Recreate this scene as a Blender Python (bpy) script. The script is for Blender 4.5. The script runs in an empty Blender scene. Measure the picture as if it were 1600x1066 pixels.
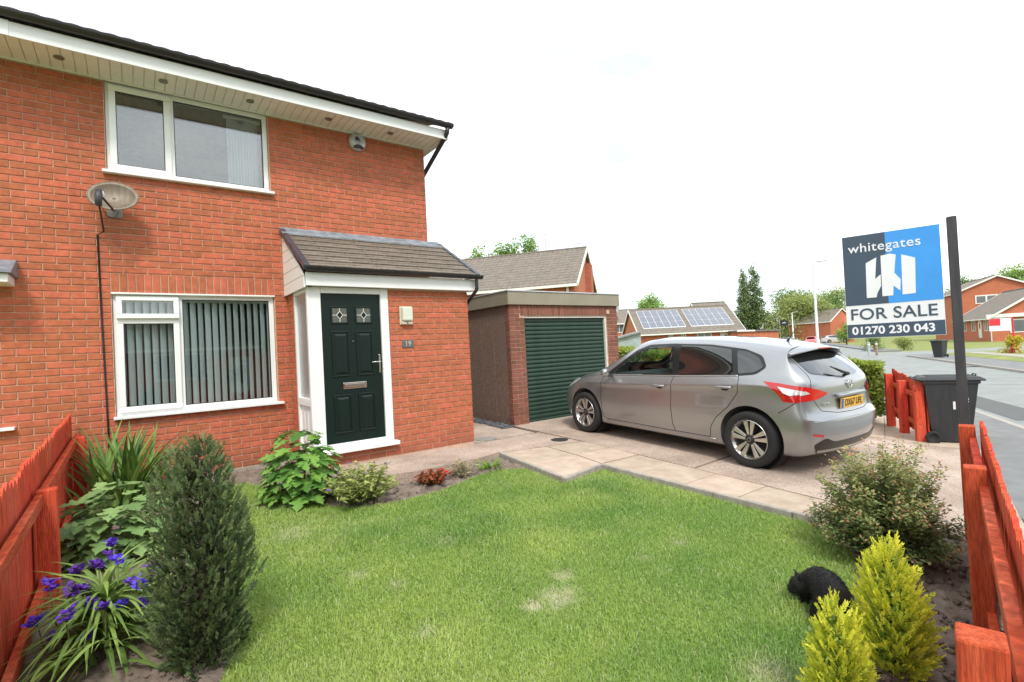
import bpy, bmesh, math, random
import numpy as np
from math import sin, cos, pi, radians
from mathutils import Vector, Matrix, noise as mnoise
from mathutils.bvhtree import BVHTree

random.seed(7); rng = np.random.default_rng(7)
scene = bpy.context.scene
C = scene.collection

# ------------------------------------------------------------------ camera
EYE = Vector((0, 0, 1.6))
F_PX = 790.0
YAW, PIT, ROL = radians(36.9), radians(0.9), radians(-2.9)
_f = Vector((sin(YAW)*cos(PIT), cos(YAW)*cos(PIT), sin(PIT)))
_r = Vector((cos(YAW), -sin(YAW), 0)); _u = _r.cross(_f)
_r2 = _r*cos(ROL)+_u*sin(ROL); _u2 = -_r*sin(ROL)+_u*cos(ROL)
cam = bpy.data.cameras.new('camera'); cam.sensor_width = 36; cam.lens = F_PX/1600*36
cam.clip_start = .05; cam.clip_end = 2000
co = bpy.data.objects.new('camera', cam); C.objects.link(co)
co.matrix_world = Matrix(((_r2.x, _u2.x, -_f.x, EYE.x), (_r2.y, _u2.y, -_f.y, EYE.y), (_r2.z, _u2.z, -_f.z, EYE.z), (0, 0, 0, 1)))
scene.camera = co

# ------------------------------------------------------------------ sky, sun, exposure
SUN_AZ, SUN_EL = radians(205), radians(52)      # azimuth clockwise from +Y
w = bpy.data.worlds.new('World'); scene.world = w; w.use_nodes = True
nt = w.node_tree; nt.nodes.clear()
wo = nt.nodes.new('ShaderNodeOutputWorld'); bg = nt.nodes.new('ShaderNodeBackground'); bg.inputs[1].default_value = 1.0
sky = nt.nodes.new('ShaderNodeTexSky'); sky.sky_type = 'NISHITA'; sky.sun_disc = False
sky.sun_elevation = SUN_EL; sky.sun_rotation = SUN_AZ; sky.air_density = 1; sky.dust_density = 2
k = nt.nodes.new('ShaderNodeVectorMath'); k.operation = 'SCALE'; k.inputs['Scale'].default_value = 0.15
nt.links.new(sky.outputs[0], k.inputs[0])
tc = nt.nodes.new('ShaderNodeTexCoord'); mp = nt.nodes.new('ShaderNodeMapping'); mp.inputs['Scale'].default_value = (1, 1, 2.4)
nt.links.new(tc.outputs['Generated'], mp.inputs[0])
cn = nt.nodes.new('ShaderNodeTexNoise'); cn.inputs['Scale'].default_value = 2.1; cn.inputs['Detail'].default_value = 7; cn.inputs['Roughness'].default_value = .52
nt.links.new(mp.outputs[0], cn.inputs['Vector'])
cr = nt.nodes.new('ShaderNodeValToRGB'); cr.color_ramp.elements[0].position = .36; cr.color_ramp.elements[1].position = .56
cr.color_ramp.elements[0].color = (.50, .50, .50, 1); cr.color_ramp.elements[1].color = (1, 1, 1, 1)
nt.links.new(cn.outputs[0], cr.inputs[0])
cn2 = nt.nodes.new('ShaderNodeTexNoise'); cn2.inputs['Scale'].default_value = 3.4; cn2.inputs['Detail'].default_value = 6
nt.links.new(mp.outputs[0], cn2.inputs['Vector'])
cr2 = nt.nodes.new('ShaderNodeValToRGB'); cr2.color_ramp.elements[0].position = .32; cr2.color_ramp.elements[1].position = .66
cr2.color_ramp.elements[0].color = (.56, .62, .64, 1); cr2.color_ramp.elements[1].color = (.96, .98, .99, 1)
nt.links.new(cn2.outputs[0], cr2.inputs[0])
mx = nt.nodes.new('ShaderNodeMixRGB')
nt.links.new(cr.outputs[0], mx.inputs[0]); nt.links.new(k.outputs[0], mx.inputs[1]); nt.links.new(cr2.outputs[0], mx.inputs[2])
nt.links.new(mx.outputs[0], bg.inputs[0]); nt.links.new(bg.outputs[0], wo.inputs[0])
sl = bpy.data.lights.new('sun', 'SUN'); sl.energy = 1.3; sl.angle = radians(12); sl.color = (1, .96, .9)
so = bpy.data.objects.new('sun', sl); C.objects.link(so)
so.rotation_euler = Vector((-sin(SUN_AZ)*cos(SUN_EL), -cos(SUN_AZ)*cos(SUN_EL), -sin(SUN_EL))).to_track_quat('-Z', 'Y').to_euler()
so.location = (-5, -10, 20)
vs = scene.view_settings; vs.view_transform = 'Standard'; vs.look = 'None'; vs.exposure = 1.1; vs.gamma = 1; vs.use_curve_mapping = False

# ------------------------------------------------------------------ materials
def lin(c):
    return tuple(((v/255)/12.92 if v/255 <= .04045 else ((v/255+.055)/1.055)**2.4) for v in c)
MATS = {}
def M(name, col=(.5, .5, .5), rough=.6, var=.12, scale=6., bump=0., bscale=60., metal=0., coat=0., spec=.5, detail=5., col2=None, trans=0., alpha=1., emis=0., rand=0., attr=None, sss=0., stretch=None, world=False, damp=False):
    """procedural principled material: two-scale noise colour variation, optional relief, optional per-object tone (rand) or per-face tone (attr)"""
    if name in MATS: return MATS[name]
    m = bpy.data.materials.new(name); m.use_nodes = True; MATS[name] = m
    n = m.node_tree.nodes; l = m.node_tree.links; b = n['Principled BSDF']
    b.inputs['Roughness'].default_value = rough; b.inputs['Metallic'].default_value = metal
    b.inputs['Specular IOR Level'].default_value = spec; b.inputs['Coat Weight'].default_value = coat; b.inputs['Coat Roughness'].default_value = .04
    if trans: b.inputs['Transmission Weight'].default_value = trans
    if alpha < 1: b.inputs['Alpha'].default_value = alpha
    tcn = n.new('ShaderNodeTexCoord'); src = tcn.outputs['Object']
    if world: src = n.new('ShaderNodeNewGeometry').outputs['Position']
    if stretch:
        mpn = n.new('ShaderNodeMapping'); mpn.inputs['Scale'].default_value = stretch; l.new(src, mpn.inputs[0]); src = mpn.outputs[0]
    no = n.new('ShaderNodeTexNoise'); no.inputs['Scale'].default_value = scale; no.inputs['Detail'].default_value = detail; no.inputs['Roughness'].default_value = .6
    l.new(src, no.inputs['Vector'])
    rp = n.new('ShaderNodeValToRGB'); rp.color_ramp.elements[0].position = .3; rp.color_ramp.elements[1].position = .7
    c2 = col2 or tuple(min(1, v*(1+var)) for v in col)
    rp.color_ramp.elements[0].color = (*[v*(1-var) for v in col], 1) if not col2 else (*col, 1); rp.color_ramp.elements[1].color = (*c2, 1)
    l.new(no.outputs[0], rp.inputs[0]); out = rp.outputs[0]
    if rand or attr:
        h = n.new('ShaderNodeHueSaturation'); l.new(out, h.inputs['Color'])
        mr = n.new('ShaderNodeMapRange'); mr.inputs['To Min'].default_value = 1-(rand or .2); mr.inputs['To Max'].default_value = 1+(rand or .2)
        if attr:
            a = n.new('ShaderNodeAttribute'); a.attribute_name = attr; l.new(a.outputs['Fac'], mr.inputs['Value'])
        else:
            a = n.new('ShaderNodeObjectInfo'); l.new(a.outputs['Random'], mr.inputs['Value'])
        l.new(mr.outputs[0], h.inputs['Value']); out = h.outputs[0]
        m2 = n.new('ShaderNodeMapRange'); m2.inputs['To Min'].default_value = .506; m2.inputs['To Max'].default_value = .495
        l.new(a.outputs['Fac' if attr else 'Random'], m2.inputs['Value']); l.new(m2.outputs[0], h.inputs['Hue'])
    if damp:
        # damp stained courses near the ground and faint soot streaks, on top of the brick colour
        ge = n.new('ShaderNodeNewGeometry'); sx = n.new('ShaderNodeSeparateXYZ'); l.new(ge.outputs['Position'], sx.inputs[0])
        nz = n.new('ShaderNodeTexNoise'); nz.inputs['Scale'].default_value = 3.; l.new(ge.outputs['Position'], nz.inputs['Vector'])
        a1 = n.new('ShaderNodeMath'); a1.operation = 'MULTIPLY_ADD'; a1.inputs[1].default_value = -.25; l.new(nz.outputs[0], a1.inputs[0]); l.new(sx.outputs[2], a1.inputs[2])
        m3 = n.new('ShaderNodeMapRange'); m3.inputs['From Min'].default_value = .20; m3.inputs['From Max'].default_value = .50; m3.inputs['To Min'].default_value = .42; m3.inputs['To Max'].default_value = 0; l.new(a1.outputs[0], m3.inputs['Value'])
        n5 = n.new('ShaderNodeTexNoise'); n5.inputs['Scale'].default_value = .9; n5.inputs['Detail'].default_value = 6; l.new(ge.outputs['Position'], n5.inputs['Vector'])
        m5 = n.new('ShaderNodeMapRange'); m5.inputs['From Min'].default_value = .5; m5.inputs['From Max'].default_value = .75; m5.inputs['To Max'].default_value = .25; l.new(n5.outputs[0], m5.inputs['Value'])
        mxx = n.new('ShaderNodeMath'); mxx.operation = 'MAXIMUM'; l.new(m3.outputs[0], mxx.inputs[0]); l.new(m5.outputs[0], mxx.inputs[1])
        mm = n.new('ShaderNodeMixRGB'); mm.inputs[2].default_value = (.20, .085, .06, 1); l.new(mxx.outputs[0], mm.inputs[0]); l.new(out, mm.inputs[1]); out = mm.outputs[0]
    l.new(out, b.inputs['Base Color'])
    if bump:
        bn = n.new('ShaderNodeTexNoise'); bn.inputs['Scale'].default_value = bscale; bn.inputs['Detail'].default_value = 4; l.new(src, bn.inputs['Vector'])
        bp = n.new('ShaderNodeBump'); bp.inputs['Strength'].default_value = bump; bp.inputs['Distance'].default_value = .01
        l.new(bn.outputs[0], bp.inputs['Height']); l.new(bp.outputs[0], b.inputs['Normal'])
    if emis:
        b.inputs['Emission Color'].default_value = (*col, 1); b.inputs['Emission Strength'].default_value = emis
    return m
def leafmat(name, col, var=.35, rough=.5, trans=.25, attr='tone', spec=.35, hue=.02):
    """leaf: per-leaf tone from a face attribute, some light passes through"""
    if name in MATS: return MATS[name]
    m = bpy.data.materials.new(name); m.use_nodes = True; MATS[name] = m
    n = m.node_tree.nodes; l = m.node_tree.links; b = n['Principled BSDF']
    b.inputs['Roughness'].default_value = rough; b.inputs['Specular IOR Level'].default_value = spec
    if attr == 'object':
        a = n.new('ShaderNodeObjectInfo'); s = a.outputs['Random']
    else:
        a = n.new('ShaderNodeAttribute'); a.attribute_name = attr; s = a.outputs['Fac']
    h = n.new('ShaderNodeHueSaturation'); h.inputs['Color'].default_value = (*col, 1)
    mr = n.new('ShaderNodeMapRange'); mr.inputs['To Min'].default_value = 1-var; mr.inputs['To Max'].default_value = 1+var; l.new(s, mr.inputs['Value']); l.new(mr.outputs[0], h.inputs['Value'])
    m2 = n.new('ShaderNodeMapRange'); m2.inputs['To Min'].default_value = .5+hue; m2.inputs['To Max'].default_value = .5-hue; l.new(s, m2.inputs['Value']); l.new(m2.outputs[0], h.inputs['Hue'])
    l.new(h.outputs[0], b.inputs['Base Color'])
    t = n.new('ShaderNodeBsdfTranslucent'); l.new(h.outputs[0], t.inputs['Color'])
    mxs = n.new('ShaderNodeMixShader'); mxs.inputs[0].default_value = trans
    o = n['Material Output']; l.new(b.outputs[0], mxs.inputs[1]); l.new(t.outputs[0], mxs.inputs[2]); l.new(mxs.outputs[0], o.inputs[0])
    return m
def glassmat(name, tint=(.9, .95, .95), alpha=.35, rough=.02):
    """window pane: see-through with a mirror reflection that grows at grazing angles"""
    if name in MATS: return MATS[name]
    m = bpy.data.materials.new(name); m.use_nodes = True; MATS[name] = m
    n = m.node_tree.nodes; l = m.node_tree.links; n.remove(n['Principled BSDF'])
    t = n.new('ShaderNodeBsdfTransparent'); t.inputs[0].default_value = (*tint, 1)
    g = n.new('ShaderNodeBsdfGlossy'); g.inputs['Roughness'].default_value = rough; g.inputs['Color'].default_value = (1, 1, 1, 1)
    no = n.new('ShaderNodeTexNoise'); no.inputs['Scale'].default_value = 1.3
    bp = n.new('ShaderNodeBump'); bp.inputs['Strength'].default_value = .03; l.new(no.outputs[0], bp.inputs['Height']); l.new(bp.outputs[0], g.inputs['Normal'])
    fr = n.new('ShaderNodeLayerWeight'); fr.inputs['Blend'].default_value = .5
    pw_ = n.new('ShaderNodeMath'); pw_.operation = 'POWER'; pw_.inputs[1].default_value = 4.; l.new(fr.outputs['Facing'], pw_.inputs[0])
    mt = n.new('ShaderNodeMath'); mt.operation = 'MULTIPLY_ADD'; mt.inputs[1].default_value = .9; mt.inputs[2].default_value = alpha; mt.use_clamp = True
    l.new(pw_.outputs[0], mt.inputs[0])
    mxs = n.new('ShaderNodeMixShader'); l.new(mt.outputs[0], mxs.inputs[0]); l.new(t.outputs[0], mxs.inputs[1]); l.new(g.outputs[0], mxs.inputs[2])
    l.new(mxs.outputs[0], n['Material Output'].inputs[0])
    return m

# ------------------------------------------------------------------ geometry helpers
class MB:
    """collects verts and faces, then links them as ONE mesh object"""
    def __init__(s): s.v = []; s.f = []; s.t = []
    def add(s, vs, fs, tone=None):
        o = len(s.v); s.v += [tuple(p) for p in vs]; s.f += [tuple(i+o for i in f) for f in fs]; s.t += [tone if tone is not None else .5]*len(fs); return s
    def box(s, x0, x1, y0, y1, z0, z1, tone=None, mat=None):
        vs = [(x, y, z) for z in (z0, z1) for y in (y0, y1) for x in (x0, x1)]
        if mat is not None: vs = [mat @ Vector(p) for p in vs]
        return s.add(vs, [(0, 2, 3, 1), (4, 5, 7, 6), (0, 1, 5, 4), (1, 3, 7, 5), (3, 2, 6, 7), (2, 0, 4, 6)], tone)
    def bar(s, a, b, w_, h_, up=(0, 0, 1), tone=None):
        a = Vector(a); b = Vector(b); d = (b-a); L = d.length; d.normalize(); upv = Vector(up)
        sx = d.cross(upv); 
        if sx.length < 1e-4: sx = d.cross(Vector((1, 0, 0)))
        sx.normalize(); u = sx.cross(d)
        vs = [p+sx*i*w_/2+u*j*h_/2 for p in (a, b) for i, j in ((-1, -1), (1, -1), (1, 1), (-1, 1))]
        return s.add(vs, [(0, 1, 2, 3), (7, 6, 5, 4), (0, 4, 5, 1), (1, 5, 6, 2), (2, 6, 7, 3), (3, 7, 4, 0)], tone)
    def tube(s, pts, r, n=8, cap=True, tone=None):
        pts = [Vector(p) for p in pts]; k_ = len(pts); rs = r if hasattr(r, '__len__') else [r]*k_
        vs = []; prev = None
        for i, p in enumerate(pts):
            d = (pts[min(i+1, k_-1)]-pts[max(i-1, 0)]).normalized()
            if prev is None:
                a = d.cross(Vector((0, 0, 1)))
                if a.length < .05: a = d.cross(Vector((1, 0, 0)))
            else: a = prev-d*prev.dot(d)
            a.normalize(); prev = a; b = d.cross(a)
            vs += [p+(a*cos(2*pi*j/n)+b*sin(2*pi*j/n))*rs[i] for j in range(n)]
        fs = [(i*n+j, i*n+(j+1) % n, (i+1)*n+(j+1) % n, (i+1)*n+j) for i in range(k_-1) for j in range(n)]
        if cap: fs += [tuple(range(n))[::-1], tuple((k_-1)*n+j for j in range(n))]
        return s.add(vs, fs, tone)
    def lathe(s, prof, n=24, axis='Z', c=(0, 0, 0), close=False, tone=None):
        vs = []
        for (r, h) in prof:
            for j in range(n):
                t = 2*pi*j/n; a, b = r*cos(t), r*sin(t)
                p = {'Z': (a, b, h), 'X': (h, a, b), 'Y': (a, h, b)}[axis]; vs.append((p[0]+c[0], p[1]+c[1], p[2]+c[2]))
        m_ = len(prof); fs = [(i*n+j, i*n+(j+1) % n, (i+1)*n+(j+1) % n, (i+1)*n+j) for i in range(m_-1) for j in range(n)]
        if not close: fs += [tuple(range(n))[::-1], tuple((m_-1)*n+j for j in range(n))]
        return s.add(vs, fs, tone)
    def prism(s, poly, fn, d0, d1, tone=None):
        """poly 2D, fn(u,v,d) -> 3D"""
        n = len(poly); vs = [fn(u, v, d0) for u, v in poly]+[fn(u, v, d1) for u, v in poly]
        fs = [tuple(range(n))[::-1], tuple(range(n, 2*n))]+[(i, (i+1) % n, n+(i+1) % n, n+i) for i in range(n)]
        return s.add(vs, fs, tone)
    def build(s, name, mat, parent=None, smooth=False, bevel=0., world=True, tone=False, seg=2, sub=0):
        me = bpy.data.meshes.new(name); me.from_pydata(s.v, [], s.f)
        if tone:
            at = me.attributes.new('tone', 'FLOAT', 'FACE'); at.data.foreach_set('value', np.array(s.t, dtype=np.float32))
        bm = bmesh.new(); bm.from_mesh(me); bmesh.ops.recalc_face_normals(bm, faces=bm.faces); bm.to_mesh(me); bm.free()
        return link(name, me, mat, parent, smooth, bevel, world, seg, sub)
def WM(o):
    m = o.matrix_basis.copy()
    if o.parent: m = WM(o.parent) @ o.matrix_parent_inverse @ m
    return m
def link(name, me, mat, parent=None, smooth=False, bevel=0., world=True, seg=2, sub=0):
    o = bpy.data.objects.new(name, me); C.objects.link(o)
    if mat is not None:
        me.materials.clear()
        for mm in (mat if isinstance(mat, (list, tuple)) else [mat]): me.materials.append(mm)
    if smooth: me.polygons.foreach_set('use_smooth', [True]*len(me.polygons))
    if parent is not None:
        o.parent = parent
        if world: o.matrix_parent_inverse = WM(parent).inverted()
    if sub:
        md = o.modifiers.new('subsurf', 'SUBSURF'); md.levels = sub; md.render_levels = sub
    if bevel:
        md = o.modifiers.new('bevel', 'BEVEL'); md.width = bevel; md.segments = seg; md.limit_method = 'ANGLE'; md.angle_limit = radians(35)
    return o
def tag(o, label=None, cat=None, group=None, kind=None):
    if label: o['label'] = label
    if cat: o['category'] = cat
    if group: o['group'] = group
    if kind: o['kind'] = kind
    return o
def thing(name, label, cat, loc=(0, 0, 0), rz=0., group=None):
    o = bpy.data.objects.new(name, None); C.objects.link(o); o.empty_display_size = .2
    o.location = loc; o.rotation_euler = (0, 0, rz); return tag(o, label, cat, group)
def put(name, me, parent, mat4):
    """another object on shared mesh data"""
    o = bpy.data.objects.new(name, me); C.objects.link(o); o.parent = parent
    o.matrix_parent_inverse = WM(parent).inverted(); o.matrix_basis = mat4; return o
def text_mesh(txt, size, extrude=.001, bold=0., align='CENTER', space=1.):
    cu = bpy.data.curves.new('t', 'FONT'); cu.body = txt; cu.size = size; cu.extrude = extrude; cu.offset = bold
    cu.align_x = align; cu.align_y = 'CENTER'; cu.space_character = space; cu.resolution_u = 4
    ob = bpy.data.objects.new('t', cu); C.objects.link(ob)
    dg = bpy.context.evaluated_depsgraph_get(); me = bpy.data.meshes.new_from_object(ob.evaluated_get(dg))
    bpy.data.objects.remove(ob); bpy.data.curves.remove(cu); return me
def lettering(name, txt, size, mat, parent, origin, right, up, extrude=.001, bold=0., space=1., align='CENTER', sx=1.):
    """flat lettering: origin is the centre, right and up are world directions"""
    me = text_mesh(txt, size, extrude, bold, align, space)
    r = Vector(right).normalized(); u = Vector(up).normalized(); n_ = r.cross(u)
    m4 = Matrix(((r.x*sx, u.x, n_.x, origin[0]), (r.y*sx, u.y, n_.y, origin[1]), (r.z*sx, u.z, n_.z, origin[2]), (0, 0, 0, 1)))
    me.transform(m4)
    return link(name, me, mat, parent)
def copy_tree(o, parent=None):
    c = o.copy(); C.objects.link(c)
    if parent is not None: c.parent = parent
    for ch in list(o.children): copy_tree(ch, c)
    return c
def smoothstep(a, b, x):
    t = min(1, max(0, (x-a)/(b-a))); return t*t*(3-2*t)
def view_size(p):
    """apparent size of a piece: 1/distance as seen by the camera"""
    return 1/(Vector(p)-EYE).length
def drive_z(y): return .036*y+.01
def lawn_z(y): return .036*y-.040
ROAD_Z = -.2

# ================================================================== GROUND
def in_poly(x, y, P):
    c = False; n = len(P); j = n-1
    for i in range(n):
        if (P[i][1] > y) != (P[j][1] > y) and x < (P[j][0]-P[i][0])*(y-P[i][1])/(P[j][1]-P[i][1])+P[i][0]: c = not c
        j = i
    return c
def sheet(name, poly, zf, mat, step=.3, parent=None, thick=0., smooth=True):
    """a sheet over a plan polygon, cut into a grid and laid on the height zf(x, y)"""
    bm = bmesh.new(); bm.faces.new([bm.verts.new((x, y, 0)) for x, y in poly])
    xs = [p[0] for p in poly]; ys = [p[1] for p in poly]
    if step:
        for ax, lo, hi in ((0, min(xs), max(xs)), (1, min(ys), max(ys))):
            k_ = lo+step
            while k_ < hi-1e-4:
                no = Vector((1, 0, 0)) if ax == 0 else Vector((0, 1, 0))
                bmesh.ops.bisect_plane(bm, geom=bm.verts[:]+bm.edges[:]+bm.faces[:], plane_co=no*k_, plane_no=no); k_ += step
    bmesh.ops.triangulate(bm, faces=[f for f in bm.faces if len(f.verts) > 4])
    for v in bm.verts: v.co.z = zf(v.co.x, v.co.y)
    bmesh.ops.recalc_face_normals(bm, faces=bm.faces)
    if sum(f.normal.z for f in bm.faces) < 0: bmesh.ops.reverse_faces(bm, faces=bm.faces)
    if thick:
        ge = bmesh.ops.extrude_edge_only(bm, edges=[e for e in bm.edges if e.is_boundary])
        for v in [g for g in ge['geom'] if isinstance(g, bmesh.types.BMVert)]: v.co.z -= thick
        bmesh.ops.recalc_face_normals(bm, faces=bm.faces)
    me = bpy.data.meshes.new(name); bm.to_mesh(me); bm.free()
    return link(name, me, mat, parent, smooth and not thick)
TD = Vector((.894, .447)); ND = Vector((-.447, .894))           # along / across the road
def ts(t, s): return (TD.x*t+ND.x*s, TD.y*t+ND.y*s)
def s_of(x, y): return ND.x*x+ND.y*y

asphalt = M('asphalt', (.21, .225, .215), .85, .12, 1.6, .35, 260, col2=(.285, .30, .285))
pavem = M('pavement_tarmac', (.165, .17, .17), .9, .1, 3., .4, 240, col2=(.23, .23, .225))
kerbm = M('kerb_concrete', (.36, .33, .29), .85, .15, 9, .3, 120)
grass_far = M('grass_verge', (.14, .18, .035), .9, .2, 1.3, .6, 30, col2=(.27, .28, .075))
tag(sheet('ground', [(-500, -500), (900, -500), (900, 900), (-500, 900)], lambda x, y: -.32, grass_far, 0), kind='structure')
tag(sheet('road', [ts(-40, -3.95), ts(400, -3.95), ts(400, -8.66), ts(-40, -8.66)], lambda x, y: -.29, asphalt, 0), kind='structure')
tag(sheet('side_road', [ts(44, -8.6), ts(52, -8.6), ts(54, -16), ts(62, -24), ts(90, -40), ts(88, -46), ts(56, -29), ts(48, -20), ts(46, -12)], lambda x, y: -.286, asphalt, 0), kind='structure')
tag(sheet('pavement_near', [ts(-40, -3.85), ts(120, -3.85), ts(120, -2.0), ts(-40, -2.0)], lambda x, y: -.2, pavem, 0, thick=.12), kind='structure')
tag(sheet('pavement_far', [ts(-40, -8.8), ts(43.6, -8.8), ts(44.4, -9.6), ts(44.4, -10.6), ts(-40, -10.6)], lambda x, y: -.2, pavem, 0, thick=.12), kind='structure')
tag(sheet('pavement_beyond', [ts(54, -8.8), ts(140, -8.8), ts(140, -10.6), ts(54.5, -10.6)], lambda x, y: -.2, pavem, 0, thick=.12), kind='structure')
tag(sheet('verge_grass', [ts(-40, -10.62), ts(44.4, -10.62), ts(46, -14), ts(46, -60), ts(-40, -60)], lambda x, y: -.19, grass_far, 0, thick=.12), kind='structure')
tag(sheet('footpath', [ts(-40, -12.1), ts(44.6, -12.1), ts(44.7, -13), ts(-40, -13)], lambda x, y: -.183, kerbm, 0), kind='structure')
def kerb_run(name, t0, t1, s0, pitch=.915):
    root = MB(); root.box(t0, t1, s0-.055, s0+.055, -.4, -.262, mat=Matrix(((TD.x, ND.x, 0, 0), (TD.y, ND.y, 0, 0), (0, 0, 1, 0), (0, 0, 0, 1))))
    ko = tag(root.build(name, kerbm), kind='structure')
    km = MB(); km.box(-pitch/2+.004, pitch/2-.004, -.062, .062, -.14, 0); me = None
    n = 0; t = t0+pitch/2
    while t < t1:
        p = ts(t, s0)
        m4 = Matrix(((TD.x, ND.x, 0, p[0]), (TD.y, ND.y, 0, p[1]), (0, 0, 1, -.192), (0, 0, 0, 1)))
        if me is None: o = km.build('kerb_stone', kerbm, ko, bevel=.015); o.matrix_basis = m4; me = o.data
        else:
            o = put('kerb_stone', me, ko, m4); md = o.modifiers.new('bevel', 'BEVEL'); md.width = .015; md.segments = 2
        t += pitch; n += 1
kerb_run('kerb_near', 10, 36, -3.9); kerb_run('kerb_far', 24, 43.6, -8.73)
pm = M('road_patch', (.11, .115, .11), .9, .12, 8)
def disc(name, cx, cy, z, r, mat, parent=None, n=20, ry=None):
    return MB().add([(cx+r*cos(2*pi*i/n), cy+(ry or r)*sin(2*pi*i/n), z+.004) for i in range(n)]+[(cx+r*cos(2*pi*i/n), cy+(ry or r)*sin(2*pi*i/n), z-.02) for i in range(n)], [tuple(range(n))]+[(i, (i+1) % n, n+(i+1) % n, n+i) for i in range(n)]).build(name, mat, parent)
iron = M('cast_iron', (.06, .058, .055), .6, .2, 40, .4, 90, metal=.6)
p = ts(14.2, -5.9); tag(disc('manhole_cover', p[0], p[1], -.286, .32, iron), 'dark round manhole cover set in the grey road', 'manhole cover')

# ---- the plot
def base_z(x, y):
    k_ = max(smoothstep(7.4, 10.4, x), smoothstep(-.9, -2.2, s_of(x, y)) if True else 0)
    return drive_z(y)*(1-k_)+(-.19)*k_
concrete = M('aggregate_concrete', (.30, .225, .175), .9, .2, 1.7, .55, 170, col2=(.52, .41, .335), detail=8)
def aggregate(m):
    """pebble speckle on the exposed-aggregate concrete"""
    n = m.node_tree.nodes; l = m.node_tree.links; b = n['Principled BSDF']; src = b.inputs['Base Color'].links[0].from_socket
    v = n.new('ShaderNodeTexVoronoi'); v.inputs['Scale'].default_value = 95; tcn = [q for q in n if q.type == 'TEX_COORD'][0]; l.new(tcn.outputs['Object'], v.inputs['Vector'])
    hs = n.new('ShaderNodeSeparateColor'); l.new(v.outputs['Color'], hs.inputs[0])
    mr = n.new('ShaderNodeMapRange'); mr.inputs['To Min'].default_value = .72; mr.inputs['To Max'].default_value = 1.28; l.new(hs.outputs[0], mr.inputs['Value'])
    h = n.new('ShaderNodeHueSaturation'); l.new(src, h.inputs['Color']); l.new(mr.outputs[0], h.inputs['Value']); l.new(h.outputs[0], b.inputs['Base Color'])
aggregate(concrete)
slabm = M('paving_slab', (.38, .29, .215), .9, .14, 5, .3, 150, col2=(.52, .42, .325), rand=.09, world=True)
edgem = M('edging_concrete', (.34, .31, .27), .9, .25, 12, .5, 100)
darkgap = M('joint_soil', (.07, .06, .05), .95, .3, 20)
soilm = M('garden_soil', (.12, .09, .068), .97, .3, 9, .9, 45, col2=(.25, .20, .16))

DRIVE = [(4.49, .3), (12.6, 2.7), (12.6, 4.4), (9.6, 3.6), (9.0, 5.2), (8.9, 9), (8.0, 9), (8.0, 7.2), (5.2, 7.2), (5.2, 12), (3.8, 12), (3.92, 5.62), (3.76, 4.17), (4.47, 4.30)]
drv = tag(sheet('driveway', DRIVE, lambda x, y: base_z(x, y)-.022, darkgap, .25, thick=.2), kind='structure')
def clip_quad(name, pts, mat, parent, top=.0, gap=.006, step=.25, th=.02):
    c = Vector((sum(p[0] for p in pts)/len(pts), sum(p[1] for p in pts)/len(pts)))
    q = [tuple(Vector(p)+(c-Vector(p)).normalized()*gap*1.5) for p in pts]
    return sheet(name, q, lambda x, y: base_z(x, y)+top, mat, step, parent, thick=th)
def lerp2(a, b, t): return (a[0]+(b[0]-a[0])*t, a[1]+(b[1]-a[1])*t)
# concrete bays of the drive
L0, L1 = (4.93, 1.6), (5.22, 5.3)
bays = [[(4.9, .6), (9.75, 1.78), (9.7, 3.62), (5.08, 3.42)], [(5.09, 3.45), (9.29, 3.58), (8.95, 5.2), (8.9, 7.15), (5.25, 7.15), (5.22, 5.3)],
        [(9.62, 1.8), (12.5, 2.75), (12.5, 4.35), (9.6, 3.5)], [(3.85, 6.35), (3.85, 11.8), (5.14, 11.8), (5.14, 6.35)], [(3.95, 5.62), (5.2, 5.34), (5.2, 6.33), (3.9, 6.33)]]
for i, b_ in enumerate(bays):
    if i != 2: clip_quad('concrete_bay', b_, concrete, drv, 0, .008, .2)
# crazy flags towards the far gate
fl = MB()
for i in range(5):
    for j in range(3):
        a = lerp2((9.62, 1.85), (12.5, 2.8), i/5); a2 = lerp2((9.62, 1.85), (12.5, 2.8), (i+1)/5); b_ = lerp2((9.5, 3.5), (12.4, 4.35), i/5); b2 = lerp2((9.5, 3.5), (12.4, 4.35), (i+1)/5)
        q = [lerp2(a, b_, j/3), lerp2(a2, b2, j/3), lerp2(a2, b2, (j+1)/3), lerp2(a, b_, (j+1)/3)]
        clip_quad('slab', q, slabm, drv, random.uniform(.006, .010), .004, 0, .03)
# slabs along the lawn edging
KA, KB, KC, KD = (3.92, 5.62), (3.73, 4.13), (4.45, 4.27), (4.47, 1.45)
ns = 5
for i in range(ns):
    a = lerp2(KC, KD, i/ns); a2 = lerp2(KC, KD, (i+1)/ns); b_ = lerp2((5.13, 4.25), (4.92, 1.45), i/ns); b2 = lerp2((5.13, 4.25), (4.92, 1.45), (i+1)/ns)
    clip_quad('slab', [a, b_, b2, a2], slabm, drv, random.uniform(.002, .007), .006, 0, .03)
for q in ([(3.75, 4.16), (4.46, 4.29), (4.55, 4.82), (3.83, 4.86)], [(3.83, 4.87), (4.55, 4.83), (4.6, 5.44), (3.92, 5.6)], [(4.47, 4.29), (5.13, 4.27), (5.18, 4.78), (4.56, 4.82)], [(4.56, 4.83), (5.18, 4.79), (5.21, 5.31), (4.61, 5.44)]):
    clip_quad('slab', q, slabm, drv, random.uniform(.002, .007), .005, 0, .03)
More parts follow.
